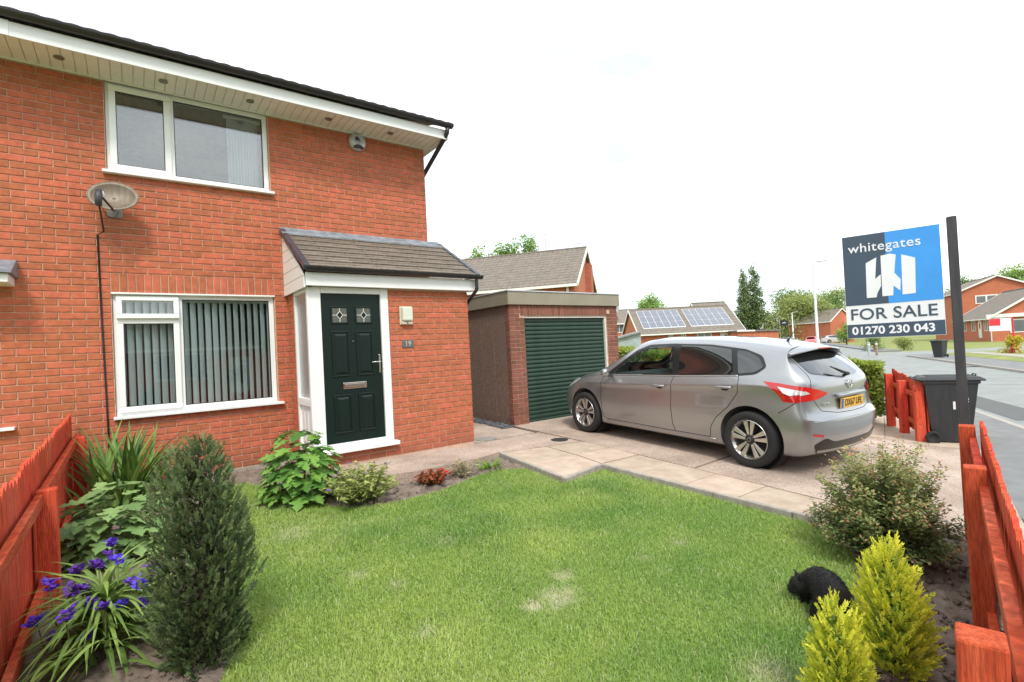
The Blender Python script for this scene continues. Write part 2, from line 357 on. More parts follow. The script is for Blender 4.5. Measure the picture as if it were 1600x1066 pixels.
# concrete edging pieces
def edging(a, b, n, parent):
    for i in range(n):
        p0 = Vector(lerp2(a, b, i/n)); p1 = Vector(lerp2(a, b, (i+1)/n)); d = (p1-p0).normalized(); p0 += d*.004; p1 -= d*.004
        z0, z1 = base_z(*p0)+.008+random.uniform(0, .006), base_z(*p1)+.008+random.uniform(0, .006)
        nn = Vector((-d.y, d.x))*.025
        vs = [(*(p0+nn), z0), (*(p0-nn), z0), (*(p1-nn), z1), (*(p1+nn), z1)]; vs += [(x, y, z-.2) for x, y, z in vs]
        MB().add(vs, [(0, 1, 2, 3), (4, 7, 6, 5), (0, 4, 5, 1), (1, 5, 6, 2), (2, 6, 7, 3), (3, 7, 4, 0)]).build('edging_stone', edgem, parent, bevel=.008)
edging((KA[0]+.02, KA[1]+.12), KB, 2, drv); edging((KB[0]-.02, KB[1]), KC, 1, drv); edging(KC, (4.47, 1.35), 4, drv)
disc('drain_cover', 5.04, 5.66, base_z(5.04, 5.66)+.003, .13, iron, drv)
disc('inspection_cover', 4.28, 6.5, base_z(4.2, 6.5)+.003, .17, M('cover_grey', (.26, .25, .22), .8, .15, 30), drv)
# path in front of the porch
PATH = [(1.72, 5.52), (2.55, 5.34), (3.4, 5.36), (3.9, 5.6), (3.93, 6.4), (1.72, 6.4)]
pth = tag(sheet('path', PATH, lambda x, y: .262-.03*smoothstep(3.2, 3.95, x), concrete, .2, thick=.2), kind='structure')
gravel_dark = M('slate_chippings', (.09, .095, .10), .8, .3, 60, .8, 60)
sg = MB()
for i in range(1500):
    x, y = random.uniform(4.95, 5.2), random.uniform(6.95, 10.5); z = base_z(x, y)+random.uniform(0, .018); r = random.uniform(.012, .028)
    a = random.random()*pi; m4 = Matrix.Translation((x, y, z)) @ Matrix.Rotation(a, 4, 'Z') @ Matrix.Rotation(random.uniform(-.5, .5), 4, 'X')
    sg.box(-r, r, -r*.6, r*.6, -.006, .006, random.random(), m4)
tag(sg.build('slate_chippings', M('slate_piece', (.11, .115, .125), .7, .25, 30, attr='tone', rand=.5), tone=True), 'dark slate chippings strewn along the side of the garage', 'chippings', kind='stuff')

LAWN = [(.05, .2), (1.6, .55), (2.35, 1.05), (2.75, 1.18), (3.35, 1.25), (3.95, 1.42), (4.43, 1.8), (4.43, 4.22), (3.72, 4.11), (3.76, 4.9), (3.5, 5.06), (3.2, 5.02), (2.6, 4.82), (2.1, 4.78), (1.75, 4.86), (1.5, 5.1), (1.35, 5.5), (1.2, 6.1), (1.0, 6.62), (.62, 6.62), (.55, 5.4), (.5, 4.2), (.42, 3.5), (.38, 3.1), (.2, 2.6), (-.05, 1.6)]
# garden soil sheet with lumps
def soil_z(x, y):
    z = lawn_z(y)-.03
    if in_poly(x, y, LAWN): z -= .02
    else:
        z += .03+.035*mnoise.noise(Vector((x*4, y*4, 0)))+.05*abs(mnoise.noise(Vector((x*11, y*11, 3))))+.022*mnoise.noise(Vector((x*27, y*27, 5)))
    return z
tag(sheet('garden_bed', [(-.5, -1.2), (4.9, -.6), (4.9, 1.3), (4.5, 1.5), (4.42, 4.24), (3.74, 4.12), (3.85, 5.5), (1.7, 5.6), (1.7, 7.2), (-.5, 7.2)], soil_z, soilm, .03), kind='structure')
LAWN = [(.05, .2), (1.6, .55), (2.35, 1.05), (2.75, 1.18), (3.35, 1.25), (3.95, 1.42), (4.43, 1.8), (4.43, 4.22), (3.72, 4.11), (3.76, 4.9), (3.5, 5.06), (3.2, 5.02), (2.6, 4.82), (2.1, 4.78), (1.75, 4.86), (1.5, 5.1), (1.35, 5.5), (1.2, 6.1), (1.0, 6.62), (.62, 6.62), (.55, 5.4), (.5, 4.2), (.42, 3.5), (.38, 3.1), (.2, 2.6), (-.05, 1.6)]
lawnm = M('lawn_thatch', (.14, .21, .035), .95, .25, 2.2, .8, 60, col2=(.25, .30, .07))
tag(sheet('lawn', LAWN, lambda x, y: lawn_z(y)-.004+.006*mnoise.noise(Vector((x*2, y*2, 1))), lawnm, .12), kind='structure')

# grass blades: nobody could count them
def grass_blades(n):
    xs = []; ys = []
    P = np.array(LAWN); lo = P.min(0); hi = P.max(0)
    x = rng.uniform(lo[0]-.03, hi[0]+.03, n*2); y = rng.uniform(lo[1]-.03, hi[1], n*2)
    ins = np.zeros(len(x), bool); j = len(P)-1
    for i in range(len(P)):
        cond = (P[i, 1] > y) != (P[j, 1] > y)
        ins ^= cond & (x < (P[j, 0]-P[i, 0])*(y-P[i, 1])/(P[j, 1]-P[i, 1]+1e-12)+P[i, 0]); j = i
    # keep only the part in front of the camera
    fx = x*_f.x+y*_f.y; rx = x*_r.x+y*_r.y
    ins &= (fx > .9) & (np.abs(rx) < fx*1.12+.2)
    x = x[ins]; y = y[ins]
    d = np.hypot(x, y); keep = rng.random(len(x)) < np.clip(1.5-d/9, .55, 1); x = x[keep]; y = y[keep]; d = d[keep]
    def fld(sc, seed):  # smooth value noise
        g = np.random.default_rng(seed).random((64, 64)); u = (x*sc) % 63; v = (y*sc) % 63; i = u.astype(int); k_ = v.astype(int); a = u-i; b = v-k_
        a = a*a*(3-2*a); b = b*b*(3-2*b)
        return (g[i, k_]*(1-a)+g[i+1, k_]*a)*(1-b)+(g[i, k_+1]*(1-a)+g[i+1, k_+1]*a)*b
    n1 = .6*fld(1.6, 1)+.4*fld(4.1, 2); n2 = .5*fld(.9, 3)+.5*fld(6.3, 4)
    h = .014+.020*rng.random(len(x))**1.5+.016*np.clip(n1-.5, 0, 1); h = h*np.where(rng.random(len(x)) < .05, 1.9, 1); w_ = .0022+.0016*rng.random(len(x))+d*.00022
    # worn pale patch and small scorched spots
    dry = np.zeros(len(x))
    for (cx, cy, r, s_) in ((2.06, 2.40, .085, 1.4), (1.88, 2.42, .055, 1.1), (2.27, 2.58, .065, 1.0), (2.17, 2.42, .05, .9), (1.98, 2.33, .04, .8), (1.95, 3.6, .1, .25), (1.2, 3.5, .07, .4), (1.35, 3.2, .06, .4), (1.25, 2.6, .06, .35), (1.0, 4.6, .15, .25), (1.1, 5.6, .2, .3), (2.9, 2.4, .06, .3), (3.3, 2.4, .08, .3), (2.35, 1.25, .12, .5)):
        q = ((x-cx)**2+(y-cy)**2)/r**2; dry = np.maximum(dry, s_*np.exp(-q)*(.6+.8*n2))
    keep = rng.random(len(x)) > dry*.12; x, y, d, h, w_, dry, n1, n2 = (q[keep] for q in (x, y, d, h, w_, dry, n1, n2)); m = len(x)
    h *= 1-.55*np.clip(dry, 0, 1)
    tuft = np.zeros(m)
    for (cx, cy, r) in ((2.2, 3.6, .28), (2.45, 3.75, .2), (3.2, 1.35, .3), (2.7, 1.25, .2), (1.45, 4.2, .25), (3.9, 3.8, .3)):
        tuft = np.maximum(tuft, np.exp(-((x-cx)**2+(y-cy)**2)/r**2))
    h *= 1+.7*tuft
    a = rng.uniform(0, 2*pi, m); lean = rng.uniform(.15, 1.1, m); z0 = .036*y-.045
    dx, dy = np.cos(a), np.sin(a); px_, py_ = -dy*w_/2, dx*w_/2
    bx, by = x+dx*h*lean*.35, y+dy*h*lean*.35; tx, ty = x+dx*h*lean, y+dy*h*lean
    zt = z0+h*(1-.35*lean); zm = z0+h*.62
    V = np.empty((m, 5, 3), np.float32)
    V[:, 0] = np.stack([x-px_, y-py_, z0], 1); V[:, 1] = np.stack([x+px_, y+py_, z0], 1); V[:, 2] = np.stack([bx+px_*.8, by+py_*.8, zm], 1); V[:, 3] = np.stack([bx-px_*.8, by-py_*.8, zm], 1); V[:, 4] = np.stack([tx, ty, zt], 1)
    idx = np.arange(m)[:, None]*5
    loops = np.concatenate([idx+[0, 1, 2, 3], idx+[3, 2, 4]], 1).ravel().astype(np.int32)
    me = bpy.data.meshes.new('grass'); me.vertices.add(m*5); me.vertices.foreach_set('co', V.ravel()); me.loops.add(len(loops)); me.loops.foreach_set('vertex_index', loops)
    me.polygons.add(2*m); st = np.empty((m, 2), np.int32); st[:, 0] = np.arange(m)*7; st[:, 1] = st[:, 0]+4; me.polygons.foreach_set('loop_start', st.ravel())
    me.update(calc_edges=True)
    tone = np.clip(.5+.8*(n1-.5)+.35*(n2-.5)+.4*(rng.random(m)-.5)-.35*tuft, 0, 1); dr = np.clip(dry+.55*(rng.random(m) < .08)+.25*np.clip(n2-.55, 0, 1), 0, 1)
    for nm, q in (('tone', tone), ('dry', dr)):
        at = me.attributes.new(nm, 'FLOAT', 'FACE'); at.data.foreach_set('value', np.repeat(q, 2).astype(np.float32))
    mt = bpy.data.materials.new('grass_blade'); mt.use_nodes = True; nn = mt.node_tree.nodes; l = mt.node_tree.links; b = nn['Principled BSDF']; b.inputs['Roughness'].default_value = .55; b.inputs['Specular IOR Level'].default_value = .3
    A = nn.new('ShaderNodeAttribute'); A.attribute_name = 'tone'; D = nn.new('ShaderNodeAttribute'); D.attribute_name = 'dry'
    r1 = nn.new('ShaderNodeValToRGB'); r1.color_ramp.elements[0].color = (.165, .33, .062, 1); r1.color_ramp.elements[1].color = (.435, .55, .125, 1); l.new(A.outputs['Fac'], r1.inputs[0])
    r2 = nn.new('ShaderNodeMixRGB'); r2.inputs[2].default_value = (.66, .61, .47, 1); l.new(D.outputs['Fac'], r2.inputs[0]); l.new(r1.outputs[0], r2.inputs[1]); l.new(r2.outputs[0], b.inputs['Base Color'])
    t = nn.new('ShaderNodeBsdfTranslucent'); l.new(r2.outputs[0], t.inputs[0]); ms = nn.new('ShaderNodeMixShader'); ms.inputs[0].default_value = .3
    l.new(b.outputs[0], ms.inputs[1]); l.new(t.outputs[0], ms.inputs[2]); l.new(ms.outputs[0], nn['Material Output'].inputs[0])
    o = link('grass', me, mt); tag(o, 'short green lawn grass with pale worn patches', 'grass', kind='stuff')
grass_blades(420000)

# clods and crumbs of soil on the beds
cl_ = MB(); bmc = bmesh.new(); bmesh.ops.create_icosphere(bmc, subdivisions=1, radius=1); cvs = [v.co.copy() for v in bmc.verts]; cfs = [tuple(v.index for v in f.verts) for f in bmc.faces]; bmc.free()
def clod(x, y, r):
    z = soil_z(x, y); a = random.random()*6; cl_.add([(x+(v.x*cos(a)-v.y*sin(a))*r*(1+.35*mnoise.noise(v*2+Vector((x*9, y*9, 0)))), y+(v.x*sin(a)+v.y*cos(a))*r*.85*(1+.35*mnoise.noise(v*2+Vector((y*9, x*9, 4)))), z+r*.2+v.z*r*.6) for v in cvs], cfs, random.random())
for i in range(1500):
    x, y = random.uniform(2.2, 4.8), random.uniform(.45, 1.75)
    if not in_poly(x, y, LAWN) and y > .13+.2*x*.9: clod(x, y, random.uniform(.006, .03)**1.0)
for i in range(500):
    x, y = random.uniform(-.45, .5), random.uniform(2.4, 4.6)
    if not in_poly(x, y, LAWN): clod(x, y, random.uniform(.005, .018))
for i in range(450):
    x, y = random.uniform(1.4, 3.7), random.uniform(4.75, 5.4)
    if not in_poly(x, y, LAWN): clod(x, y, random.uniform(.005, .016))
tag(cl_.build('soil_clods', M('clod', (.15, .115, .09), .97, .3, 30, .8, 90, attr='tone', rand=.45), tone=True), 'crumbled brown soil clods on the bare beds', 'soil', kind='stuff')
# gravel strip with timber edging below the window
tag(sheet('gravel_strip', [(-.4, 6.78), (1.68, 6.78), (1.68, 7.2), (-.4, 7.2)], lambda x, y: .16, M('gravel_bed', (.42, .26, .12), .95, .3, 40, .8, 60), .3), kind='structure')
gv = MB()
for i in range(900):
    x, y = random.uniform(.4, 1.66), random.uniform(6.8, 7.18); r = random.uniform(.008, .018); gv.add([(x+v.x*r, y+v.y*r, .163+v.z*r*.7) for v in cvs], cfs, random.random())
tag(gv.build('gravel', M('gravel_stone', (.52, .33, .17), .9, .2, 30, attr='tone', rand=.4), tone=True), 'orange gravel along the foot of the wall under the window', 'gravel', kind='stuff')
tag(MB().box(-.4, 1.68, 6.74, 6.78, .08, .185).build('timber_edging', M('old_timber', (.22, .17, .13), .9, .3, 12, .5, 40), bevel=.006), 'weathered timber edging between the gravel strip and the lawn', 'edging')
tag(sheet('neighbour_lawn', [(-7, .5), (-.58, .5), (-.58, 7.2), (-7, 7.2)], lambda x, y: lawn_z(y)+.06, M('neighbour_grass', (.22, .27, .05), .95, .3, 8, .9, 50, col2=(.36, .36, .09)), .5), kind='structure')

# darker reinstated strips in the tarmac, a gully by the far kerb
tag(sheet('road_patch', [ts(13.2, -4.3), ts(17.5, -4.25), ts(17.6, -5.0), ts(13.3, -5.1)], lambda x, y: -.285, pm, 0), kind='structure')
tag(sheet('road_trench', [ts(20.5, -4.0), ts(21.3, -4.0), ts(22.1, -8.6), ts(21.3, -8.6)], lambda x, y: -.2855, M('trench_tarmac', (.26, .27, .26), .9, .1, 4, .3, 200), 0), kind='structure')
gl = ts(30.2, -8.4); gu = thing('road_gully', 'dark iron gully grating against the far kerb', 'drain', (gl[0], gl[1], -.29))
for i in range(6): q = Vector(gl)+TD*(-.2+.08*i); MB().bar((q.x+ND.x*-.2, q.y+ND.y*-.2, -.279), (q.x+ND.x*.2, q.y+ND.y*.2, -.279), .035, .012).build('bar', iron, gu)
for s_ in (-1, 1): q = Vector(gl)+ND*(.21*s_); MB().bar((q.x-TD.x*.24, q.y-TD.y*.24, -.279), (q.x+TD.x*.24, q.y+TD.y*.24, -.279), .03, .014).build('frame', iron, gu)

# ================================================================== BRICKWORK
BRICK_COL = (.475, .135, .068); 
brick_one = M('brick', BRICK_COL, .85, .2, 16, .5, 110, rand=.15, spec=.3, world=True, damp=True)
brick_many = M('brick_field', BRICK_COL, .85, .2, 16, .5, 110, attr='tone', rand=.15, spec=.3, world=True, damp=True)
mortar = M('mortar', (.56, .37, .265), .95, .15, 14, .3, 150)
gbrick_one = M('garage_brick', (.215, .085, .058), .85, .2, 9, .35, 130, rand=.25, spec=.3)
def unit_brick(mat):
    h, l_, d, c = .0322, .1075, .02, .004       # local: x along, y out of the wall is -y, z up
    mb = MB(); vs = [(-l_, d, -h), (l_, d, -h), (l_, d, h), (-l_, d, h), (-l_, 0, -h), (l_, 0, -h), (l_, 0, h), (-l_, 0, h), (-l_+c, -c, -h+c), (l_-c, -c, -h+c), (l_-c, -c, h-c), (-l_+c, -c, h-c)]
    fs = [(8, 9, 10, 11)]+[(4+i, 4+(i+1) % 4, 8+(i+1) % 4, 8+i) for i in range(4)]+[(i, (i+1) % 4, 4+(i+1) % 4, 4+i) for i in range(4)]
    me = bpy.data.meshes.new('brick'); me.from_pydata(vs, [], fs)
    bm = bmesh.new(); bm.from_mesh(me); bmesh.ops.recalc_face_normals(bm, faces=bm.faces); bm.to_mesh(me); bm.free()
    me.materials.append(mat); return me
def bond(u0, u1, z0, n, holes, phase=0, out=None, course=.075, pitch=.225):
    """stretcher bond: list of (u centre, z centre, length); holes are (u0,u1,z0,z1)"""
    R = []
    for i in range(n):
        za, zb = z0+i*course, z0+(i+1)*course; zc = (za+zb)/2
        cuts = [(u0, u1)]
        for h in holes:
            if h[2] < zc < h[3]:
                new = []
                for a, b in cuts:
                    if h[1] <= a or h[0] >= b: new.append((a, b)); continue
                    if h[0] > a+.02: new.append((a, h[0]))
                    if h[1] < b-.02: new.append((h[1], b))
                cuts = new
        for a, b in cuts:
            k_ = math.floor((a-phase)/pitch)-1; off = pitch/2 if i % 2 else 0
            x = phase+k_*pitch+off
            while x < b:
                p, q = max(a, x), min(b, x+pitch)
                if q-p > .03: R.append(((p+q)/2, zc, q-p-.0105))
                x += pitch
    return R
def lay(R, O, U, N, soldiers=()):
    """bricks -> list of 4x4 matrices; U along, N out of the wall"""
    U = Vector(U); N = Vector(N); out = []
    for (u, z, L) in R:
        j = random.uniform(-.0012, .0018); p = Vector(O)+U*u+Vector((0, 0, z))+N*j
        rz = random.uniform(-.004, .004)
        m = Matrix(((U.x, -N.x, 0, p.x), (U.y, -N.y, 0, p.y), (U.z, -N.z, 1, p.z), (0, 0, 0, 1))) @ Matrix.Rotation(rz, 4, 'Y') @ Matrix.Diagonal((L/.215, 1, random.uniform(.985, 1.01), 1))
        out.append(m)
    for (u, z, H) in soldiers:
        p = Vector(O)+U*u+Vector((0, 0, z))+N*random.uniform(0, .002)
        m = Matrix(((0, -N.x, U.x, p.x), (0, -N.y, U.y, p.y), (1, 0, 0, p.z), (0, 0, 0, 1))) @ Matrix.Rotation(random.uniform(-.005, .005), 4, 'Y') @ Matrix.Diagonal((H/.215, 1, 1, 1))
        out.append(m)
    return out
def seen(p):
    v = Vector(p)-EYE; z = v.dot(_f)
    if z < .1: return False
    return abs(v.dot(_r2)/z*790) < 815 and abs(v.dot(_u2)/z*790) < 550
def place_bricks(mats4, me, parent, budget, many, hidden=lambda p: False):
    vis = []; rest = []
    for m in mats4:
        p = m.translation
        (vis if seen(p) and not hidden(p) else rest).append(m)
    vis.sort(key=lambda m: -view_size(m.translation)*(m.col[0].to_3d().length+.3))
    for m in vis[:budget]: put('brick', me, parent, m)
    rest += vis[budget:]
    if rest:
        co_ = np.array([v.co[:]+(1,) for v in me.vertices]); fs = [tuple(f.vertices) for f in me.polygons]
        mb = MB()
        for m in rest:
            mb.add((co_ @ np.array(m).T)[:, :3].tolist(), fs, random.random())
        o = mb.build('bricks', many, parent, tone=True); o['kind'] = 'stuff'

# ================================================================== HOUSE
FY, PY = 7.22, 6.30            # faces of the main wall and of the porch
HX0, HX1 = -6.0, 3.84
BZ = .285; SOF = 4.885
upvc = M('white_upvc', (.80, .81, .79), .35, .03, 3, spec=.5)
upvc_s = M('soffit_upvc', (.76, .745, .70), .5, .06, 5)
black_pl = M('black_plastic', (.018, .018, .02), .35, .2, 8, spec=.5)
lead = M('lead_flashing', (.22, .245, .27), .55, .35, 9, .5, 30, metal=.2)
tile_m = M('concrete_tile', (.16, .13, .105), .9, .35, 9, .6, 90, col2=(.25, .21, .165), rand=.12)
glass = glassmat('window_glass', (.86, .9, .9), .07)
glass_up = glassmat('window_glass_upper', (.8, .85, .86), .13)
inside = M('room_plaster', (.25, .235, .21), .9, .1, 2)
house = thing('brick_house', 'red brick house with white windows, porch and dark green front door', 'house', (0, FY, BZ))
LW = (-.17, 1.52, 1.035, 2.46); UW = (-.17, 1.53, 3.81, SOF)     # lower / upper window openings x0 x1 z0 z1
NW = (-4.6, -1.32, 1.035, 2.46)                                   # neighbour's window beyond the picture edge
# wall core: pieces round the openings, plus side, back and floors
wl = MB(); T = .26; fy = FY+.006
def wall_with_holes(mb, x0, x1, z0, z1, holes, ya, yb):
    xs = sorted({x0, x1, *[h[0] for h in holes], *[h[1] for h in holes]}); zs = sorted({z0, z1, *[h[2] for h in holes], *[h[3] for h in holes]})
    for i in range(len(xs)-1):
        for j in range(len(zs)-1):
            xc, zc = (xs[i]+xs[i+1])/2, (zs[j]+zs[j+1])/2
            if not any(h[0] < xc < h[1] and h[2] < zc < h[3] for h in holes): mb.box(xs[i], xs[i+1], ya, yb, zs[j], zs[j+1])
wall_with_holes(wl, HX0, HX1-.004, 0., SOF-.004, [LW, (UW[0], UW[1], UW[2], SOF-.004), NW], fy, fy+T)
wl.build('wall', mortar, house)
sh = MB(); sh.box(HX1-.26, HX1, fy+T, 14.6, 0, SOF-.004); sh.box(HX0, HX1-.26, 14.35, 14.6, 0, SOF-.004); sh.box(HX0, HX0+.2, fy+T, 14.35, 0, SOF-.004)
sh.box(-.9, -.8, fy+T, 14.35, 0, SOF-.004); sh.box(-.8, HX1-.26, 10.6, 10.7, .3, SOF-.004)
sh.build('shell', inside, house)
fl_ = MB(); fl_.box(HX0+.2, HX1-.26, fy+T, 14.35, .2, .32); fl_.box(HX0+.2, HX1-.26, fy+T, 14.35, 2.6, 2.8); fl_.build('floor', M('carpet', (.16, .14, .12), .95, .2, 20), house)
pl = MB(); pl.box(HX0, 1.66, FY-.02, FY+.004, .02, BZ-.012); pl.build('plinth', M('plinth_grey', (.36, .31, .26), .9, .2, 7, .4, 80), house)
# bricks of the main wall, the soldier courses, the porch front and its return
nb = 61
R = bond(HX0+1.2, HX1, BZ, nb, [(LW[0]-.005, LW[1]+.005, LW[2], LW[3]+.225), (UW[0]-.005, UW[1]+.005, UW[2], 6), (NW[0], NW[1], NW[2], NW[3]+.225), (1.69, 3.95, 0, 2.62)], phase=-.06)
sold = [(LW[0]-.005+.0386+.0773*i, LW[3]+.1125, .215) for i in range(22)]+[(NW[0]+.0375+.075*i, NW[3]+.1125, .215) for i in range(47)]
mats4 = lay(R, (0, FY, 0), (1, 0, 0), (0, -1, 0), sold)
PX0, PX1 = 1.69, 3.95
Rp = bond(2.715, PX1, BZ, 29, [], phase=2.60)
Rp += bond(1.70, 2.715, BZ, 2, [], phase=2.60)
mats4 += lay(Rp, (0, PY, 0), (1, 0, 0), (0, -1, 0))
Rr = bond(0, .29, BZ, 29, [], phase=-.05)                       # return wall, facing -X, u runs from the main wall towards the street
mats4 += lay(Rr, (PX0, FY, 0), (0, -1, 0), (-1, 0, 0))
# gable side of the porch
Rg = bond(0, FY-PY, BZ, 29, [], phase=0); mats4 += lay(Rg, (PX1, PY, 0), (0, 1, 0), (1, 0, 0))
bme = unit_brick(brick_one)
def hid(p): return p.x < -.2 and p.z < 1.0 or (.2 < p.x < 1.4 and p.z < .6 and p.y > 7)
place_bricks(mats4, bme, house, 300, brick_many, hid)
pw = MB()
pw.box(2.715, PX1-.006, PY+.006, PY+.11, 0, 2.5); pw.box(PX0+.006, 2.715, PY+.006, PY+.11, 0, BZ+.15)
pw.box(PX0+.006, PX0+.11, FY-.29, FY+.004, 0, 2.5); pw.box(PX1-.11, PX1-.006, PY+.11, FY+.004, 0, 2.5)
pw.build('porch_wall', mortar, house)

# --- windows
def frame_rect(mb, x0, x1, z0, z1, y0, y1, w_):
    mb.box(x0, x1, y0, y1, z0, z0+w_); mb.box(x0, x1, y0, y1, z1-w_, z1); mb.box(x0, x0+w_, y0, y1, z0+w_, z1-w_); mb.box(x1-w_, x1, y0, y1, z0+w_, z1-w_)
def pane(x0, x1, z0, z1, y, parent, m=glass, name='pane'):
    return MB().box(x0, x1, y, y+.02, z0, z1).build(name, m, parent)
def sash(x0, x1, z0, z1, yf, parent, m=glass, w_=.062):
    mb = MB(); frame_rect(mb, x0, x1, z0, z1, yf, yf+.05, w_); o = mb.build('sash', upvc, parent, bevel=.008)
    g = MB(); frame_rect(g, x0+w_, x1-w_, z0+w_, z1-w_, yf+.012, yf+.024, .007); g.build('gasket', black_pl, parent)
    pane(x0+w_, x1-w_, z0+w_, z1-w_, yf+.022, parent, m)
yf = FY+.035
# lower window: top-hung vent over a side sash, big fixed pane
mb = MB(); frame_rect(mb, LW[0]+.004, LW[1]-.004, LW[2]+.03, LW[3]-.004, yf, yf+.06, .058); mxp = .437
mb.box(mxp, mxp+.06, yf, yf+.06, LW[2]+.088, LW[3]-.062); mb.box(LW[0]+.062, mxp, yf, yf+.06, 2.145, 2.20)
win = mb.build('window', upvc, house, bevel=.006)
sash(LW[0]+.035, mxp+.025, LW[2]+.065, 2.17, yf-.03, win)
# the vent is ajar
vt = MB(); frame_rect(vt, LW[0]+.035, mxp+.025, -.265, 0, 0, .05, .055); vent = vt.build('vent_sash', upvc, win, bevel=.008)
vg = MB().box(LW[0]+.09, mxp-.03, .022, .03, -.21, -.055).build('pane', glass, win); 
for o in (vent, vg): o.matrix_basis = Matrix.Translation((0, yf-.03, LW[3]-.03)) @ Matrix.Rotation(radians(-8), 4, 'X')
pane(mxp+.06, LW[1]-.062, LW[2]+.088, LW[3]-.062, yf+.022, win)
g = MB(); frame_rect(g, mxp+.06, LW[1]-.062, LW[2]+.088, LW[3]-.062, yf+.01, yf+.024, .008); g.build('gasket', black_pl, win)
MB().box(LW[0]-.02, LW[1]+.06, FY-.075, yf+.03, LW[2]-.003, LW[2]+.03).build('sill', upvc, win, bevel=.006)
MB().box(LW[0]-.004, LW[1]+.004, FY-.022, yf+.02, LW[3]-.016, LW[3]+.004).build('drip_bar', upvc, win, bevel=.004)
# upper window
mb = MB(); frame_rect(mb, UW[0]+.004, UW[1]-.004, UW[2]+.03, UW[3]-.004, yf, yf+.06, .058); mxu = .425
mb.box(mxu, mxu+.06, yf, yf+.06, UW[2]+.088, UW[3]-.062)
winu = mb.build('window', upvc, house, bevel=.006)
sash(UW[0]+.035, mxu+.025, UW[2]+.06, UW[3]-.035, yf-.03, winu, glass_up, .066)
pane(mxu+.06, UW[1]-.062, UW[2]+.088, UW[3]-.062, yf+.022, winu, glass_up)
g = MB(); frame_rect(g, mxu+.06, UW[1]-.062, UW[2]+.088, UW[3]-.062, yf+.01, yf+.024, .008); g.build('gasket', black_pl, winu)
MB().box(UW[0]-.04, UW[1]+.04, FY-.075, yf+.03, UW[2]-.003, UW[2]+.03).build('sill', upvc, winu, bevel=.006)
# neighbour's window: only the end of its sill shows
mb = MB(); frame_rect(mb, NW[0]+.004, NW[1]-.004, NW[2]+.03, NW[3]-.004, yf, yf+.06, .058); winn = mb.build('window', upvc, house, bevel=.006)
pane(NW[0]+.06, NW[1]-.06, NW[2]+.09, NW[3]-.06, yf+.022, winn); MB().box(NW[0]-.04, NW[1]+.34, FY-.075, yf+.03, NW[2]-.003, NW[2]+.03).build('sill', upvc, winn, bevel=.006)

# --- eaves
EY = 6.70
MB().box(HX0, 3.97, EY-.018, EY, SOF-.02, SOF+.125).build('fascia', upvc, house, bevel=.004)
MB().box(-.93, -.86, EY-.026, EY-.016, SOF-.022, SOF+.128).build('fascia_joint', upvc, house, bevel=.003)
sb = None; x = -2.3
while x < 3.95:
    m4 = Matrix.Translation((x, 0, SOF))
    if sb is None:
        o = MB().box(.003, .097, EY, FY+.0, 0, .01).build('soffit_board', upvc_s, house, bevel=.003, seg=1); o.matrix_basis = m4; sb = o.data
    else:
        o = put('soffit_board', sb, house, m4); md = o.modifiers.new('bevel', 'BEVEL'); md.width = .003; md.segments = 1
    x += .1
MB().box(HX0, 3.97, EY, FY+.3, SOF+.012, SOF+.03).build('soffit_backing', upvc_s, house)
MB().box(HX0, HX1, FY-.03, FY-.006, SOF-.016, SOF-.001).build('soffit_trim', upvc_s, house)
MB().box(3.955, 3.985, EY-.018, FY+7.5, SOF-.02, SOF+.12).build('bargeboard', upvc, house, bevel=.004)
for px_ in (-.52, .38, 1.28, 2.25, 3.15): MB().lathe([(.045, SOF-.012), (.045, SOF-.002), (.03, SOF-.004)], 20, c=(px_, 6.93, 0)).build('downlight', M('downlight_grey', (.25, .24, .22), .4, .1, 9, metal=.5), house)
def gutter(name, x0, x1, y, z, r, mat, parent):
    n = 9; vs = []; 
    for X in (x0, x1):
        for rr in (r, r-.006):
            vs += [(X, y+rr*cos(pi+pi*i/(n-1)), z+rr*sin(pi+pi*i/(n-1))) for i in range(n)]
    fs = []
    for i in range(n-1): fs += [(i, i+1, 2*n+i+1, 2*n+i), (n+i+1, n+i, 3*n+i, 3*n+i+1), (i, n+i, n+i+1, i+1), (2*n+i, 2*n+i+1, 3*n+i+1, 3*n+i)]
    fs += [(0, 2*n, 3*n, n), (n-1, 2*n-1, 4*n-1, 3*n-1), tuple(range(n)), tuple(range(2*n, 3*n))]
    return MB().add(vs, fs).build(name, mat, parent)
brown_pl = M('dark_gutter', (.022, .02, .02), .4, .2, 6)
gut = gutter('gutter', HX0, 4.03, EY-.075, SOF+.195, .06, brown_pl, house)
for gx in (-1.0, .95, 1.9, 2.85, 3.6): gutter('gutter_clip', gx, gx+.05, EY-.075, SOF+.196, .065, brown_pl, gut)
MB().tube([(3.95, EY-.075, SOF+.14), (3.95, EY-.06, SOF+.07), (3.935, EY+.05, SOF-.02), (3.885, FY+.30, SOF-.46), (3.88, FY+.40, SOF-.58), (3.88, FY+.42, .4)], .034, 10).build('downpipe', brown_pl, house, smooth=True)
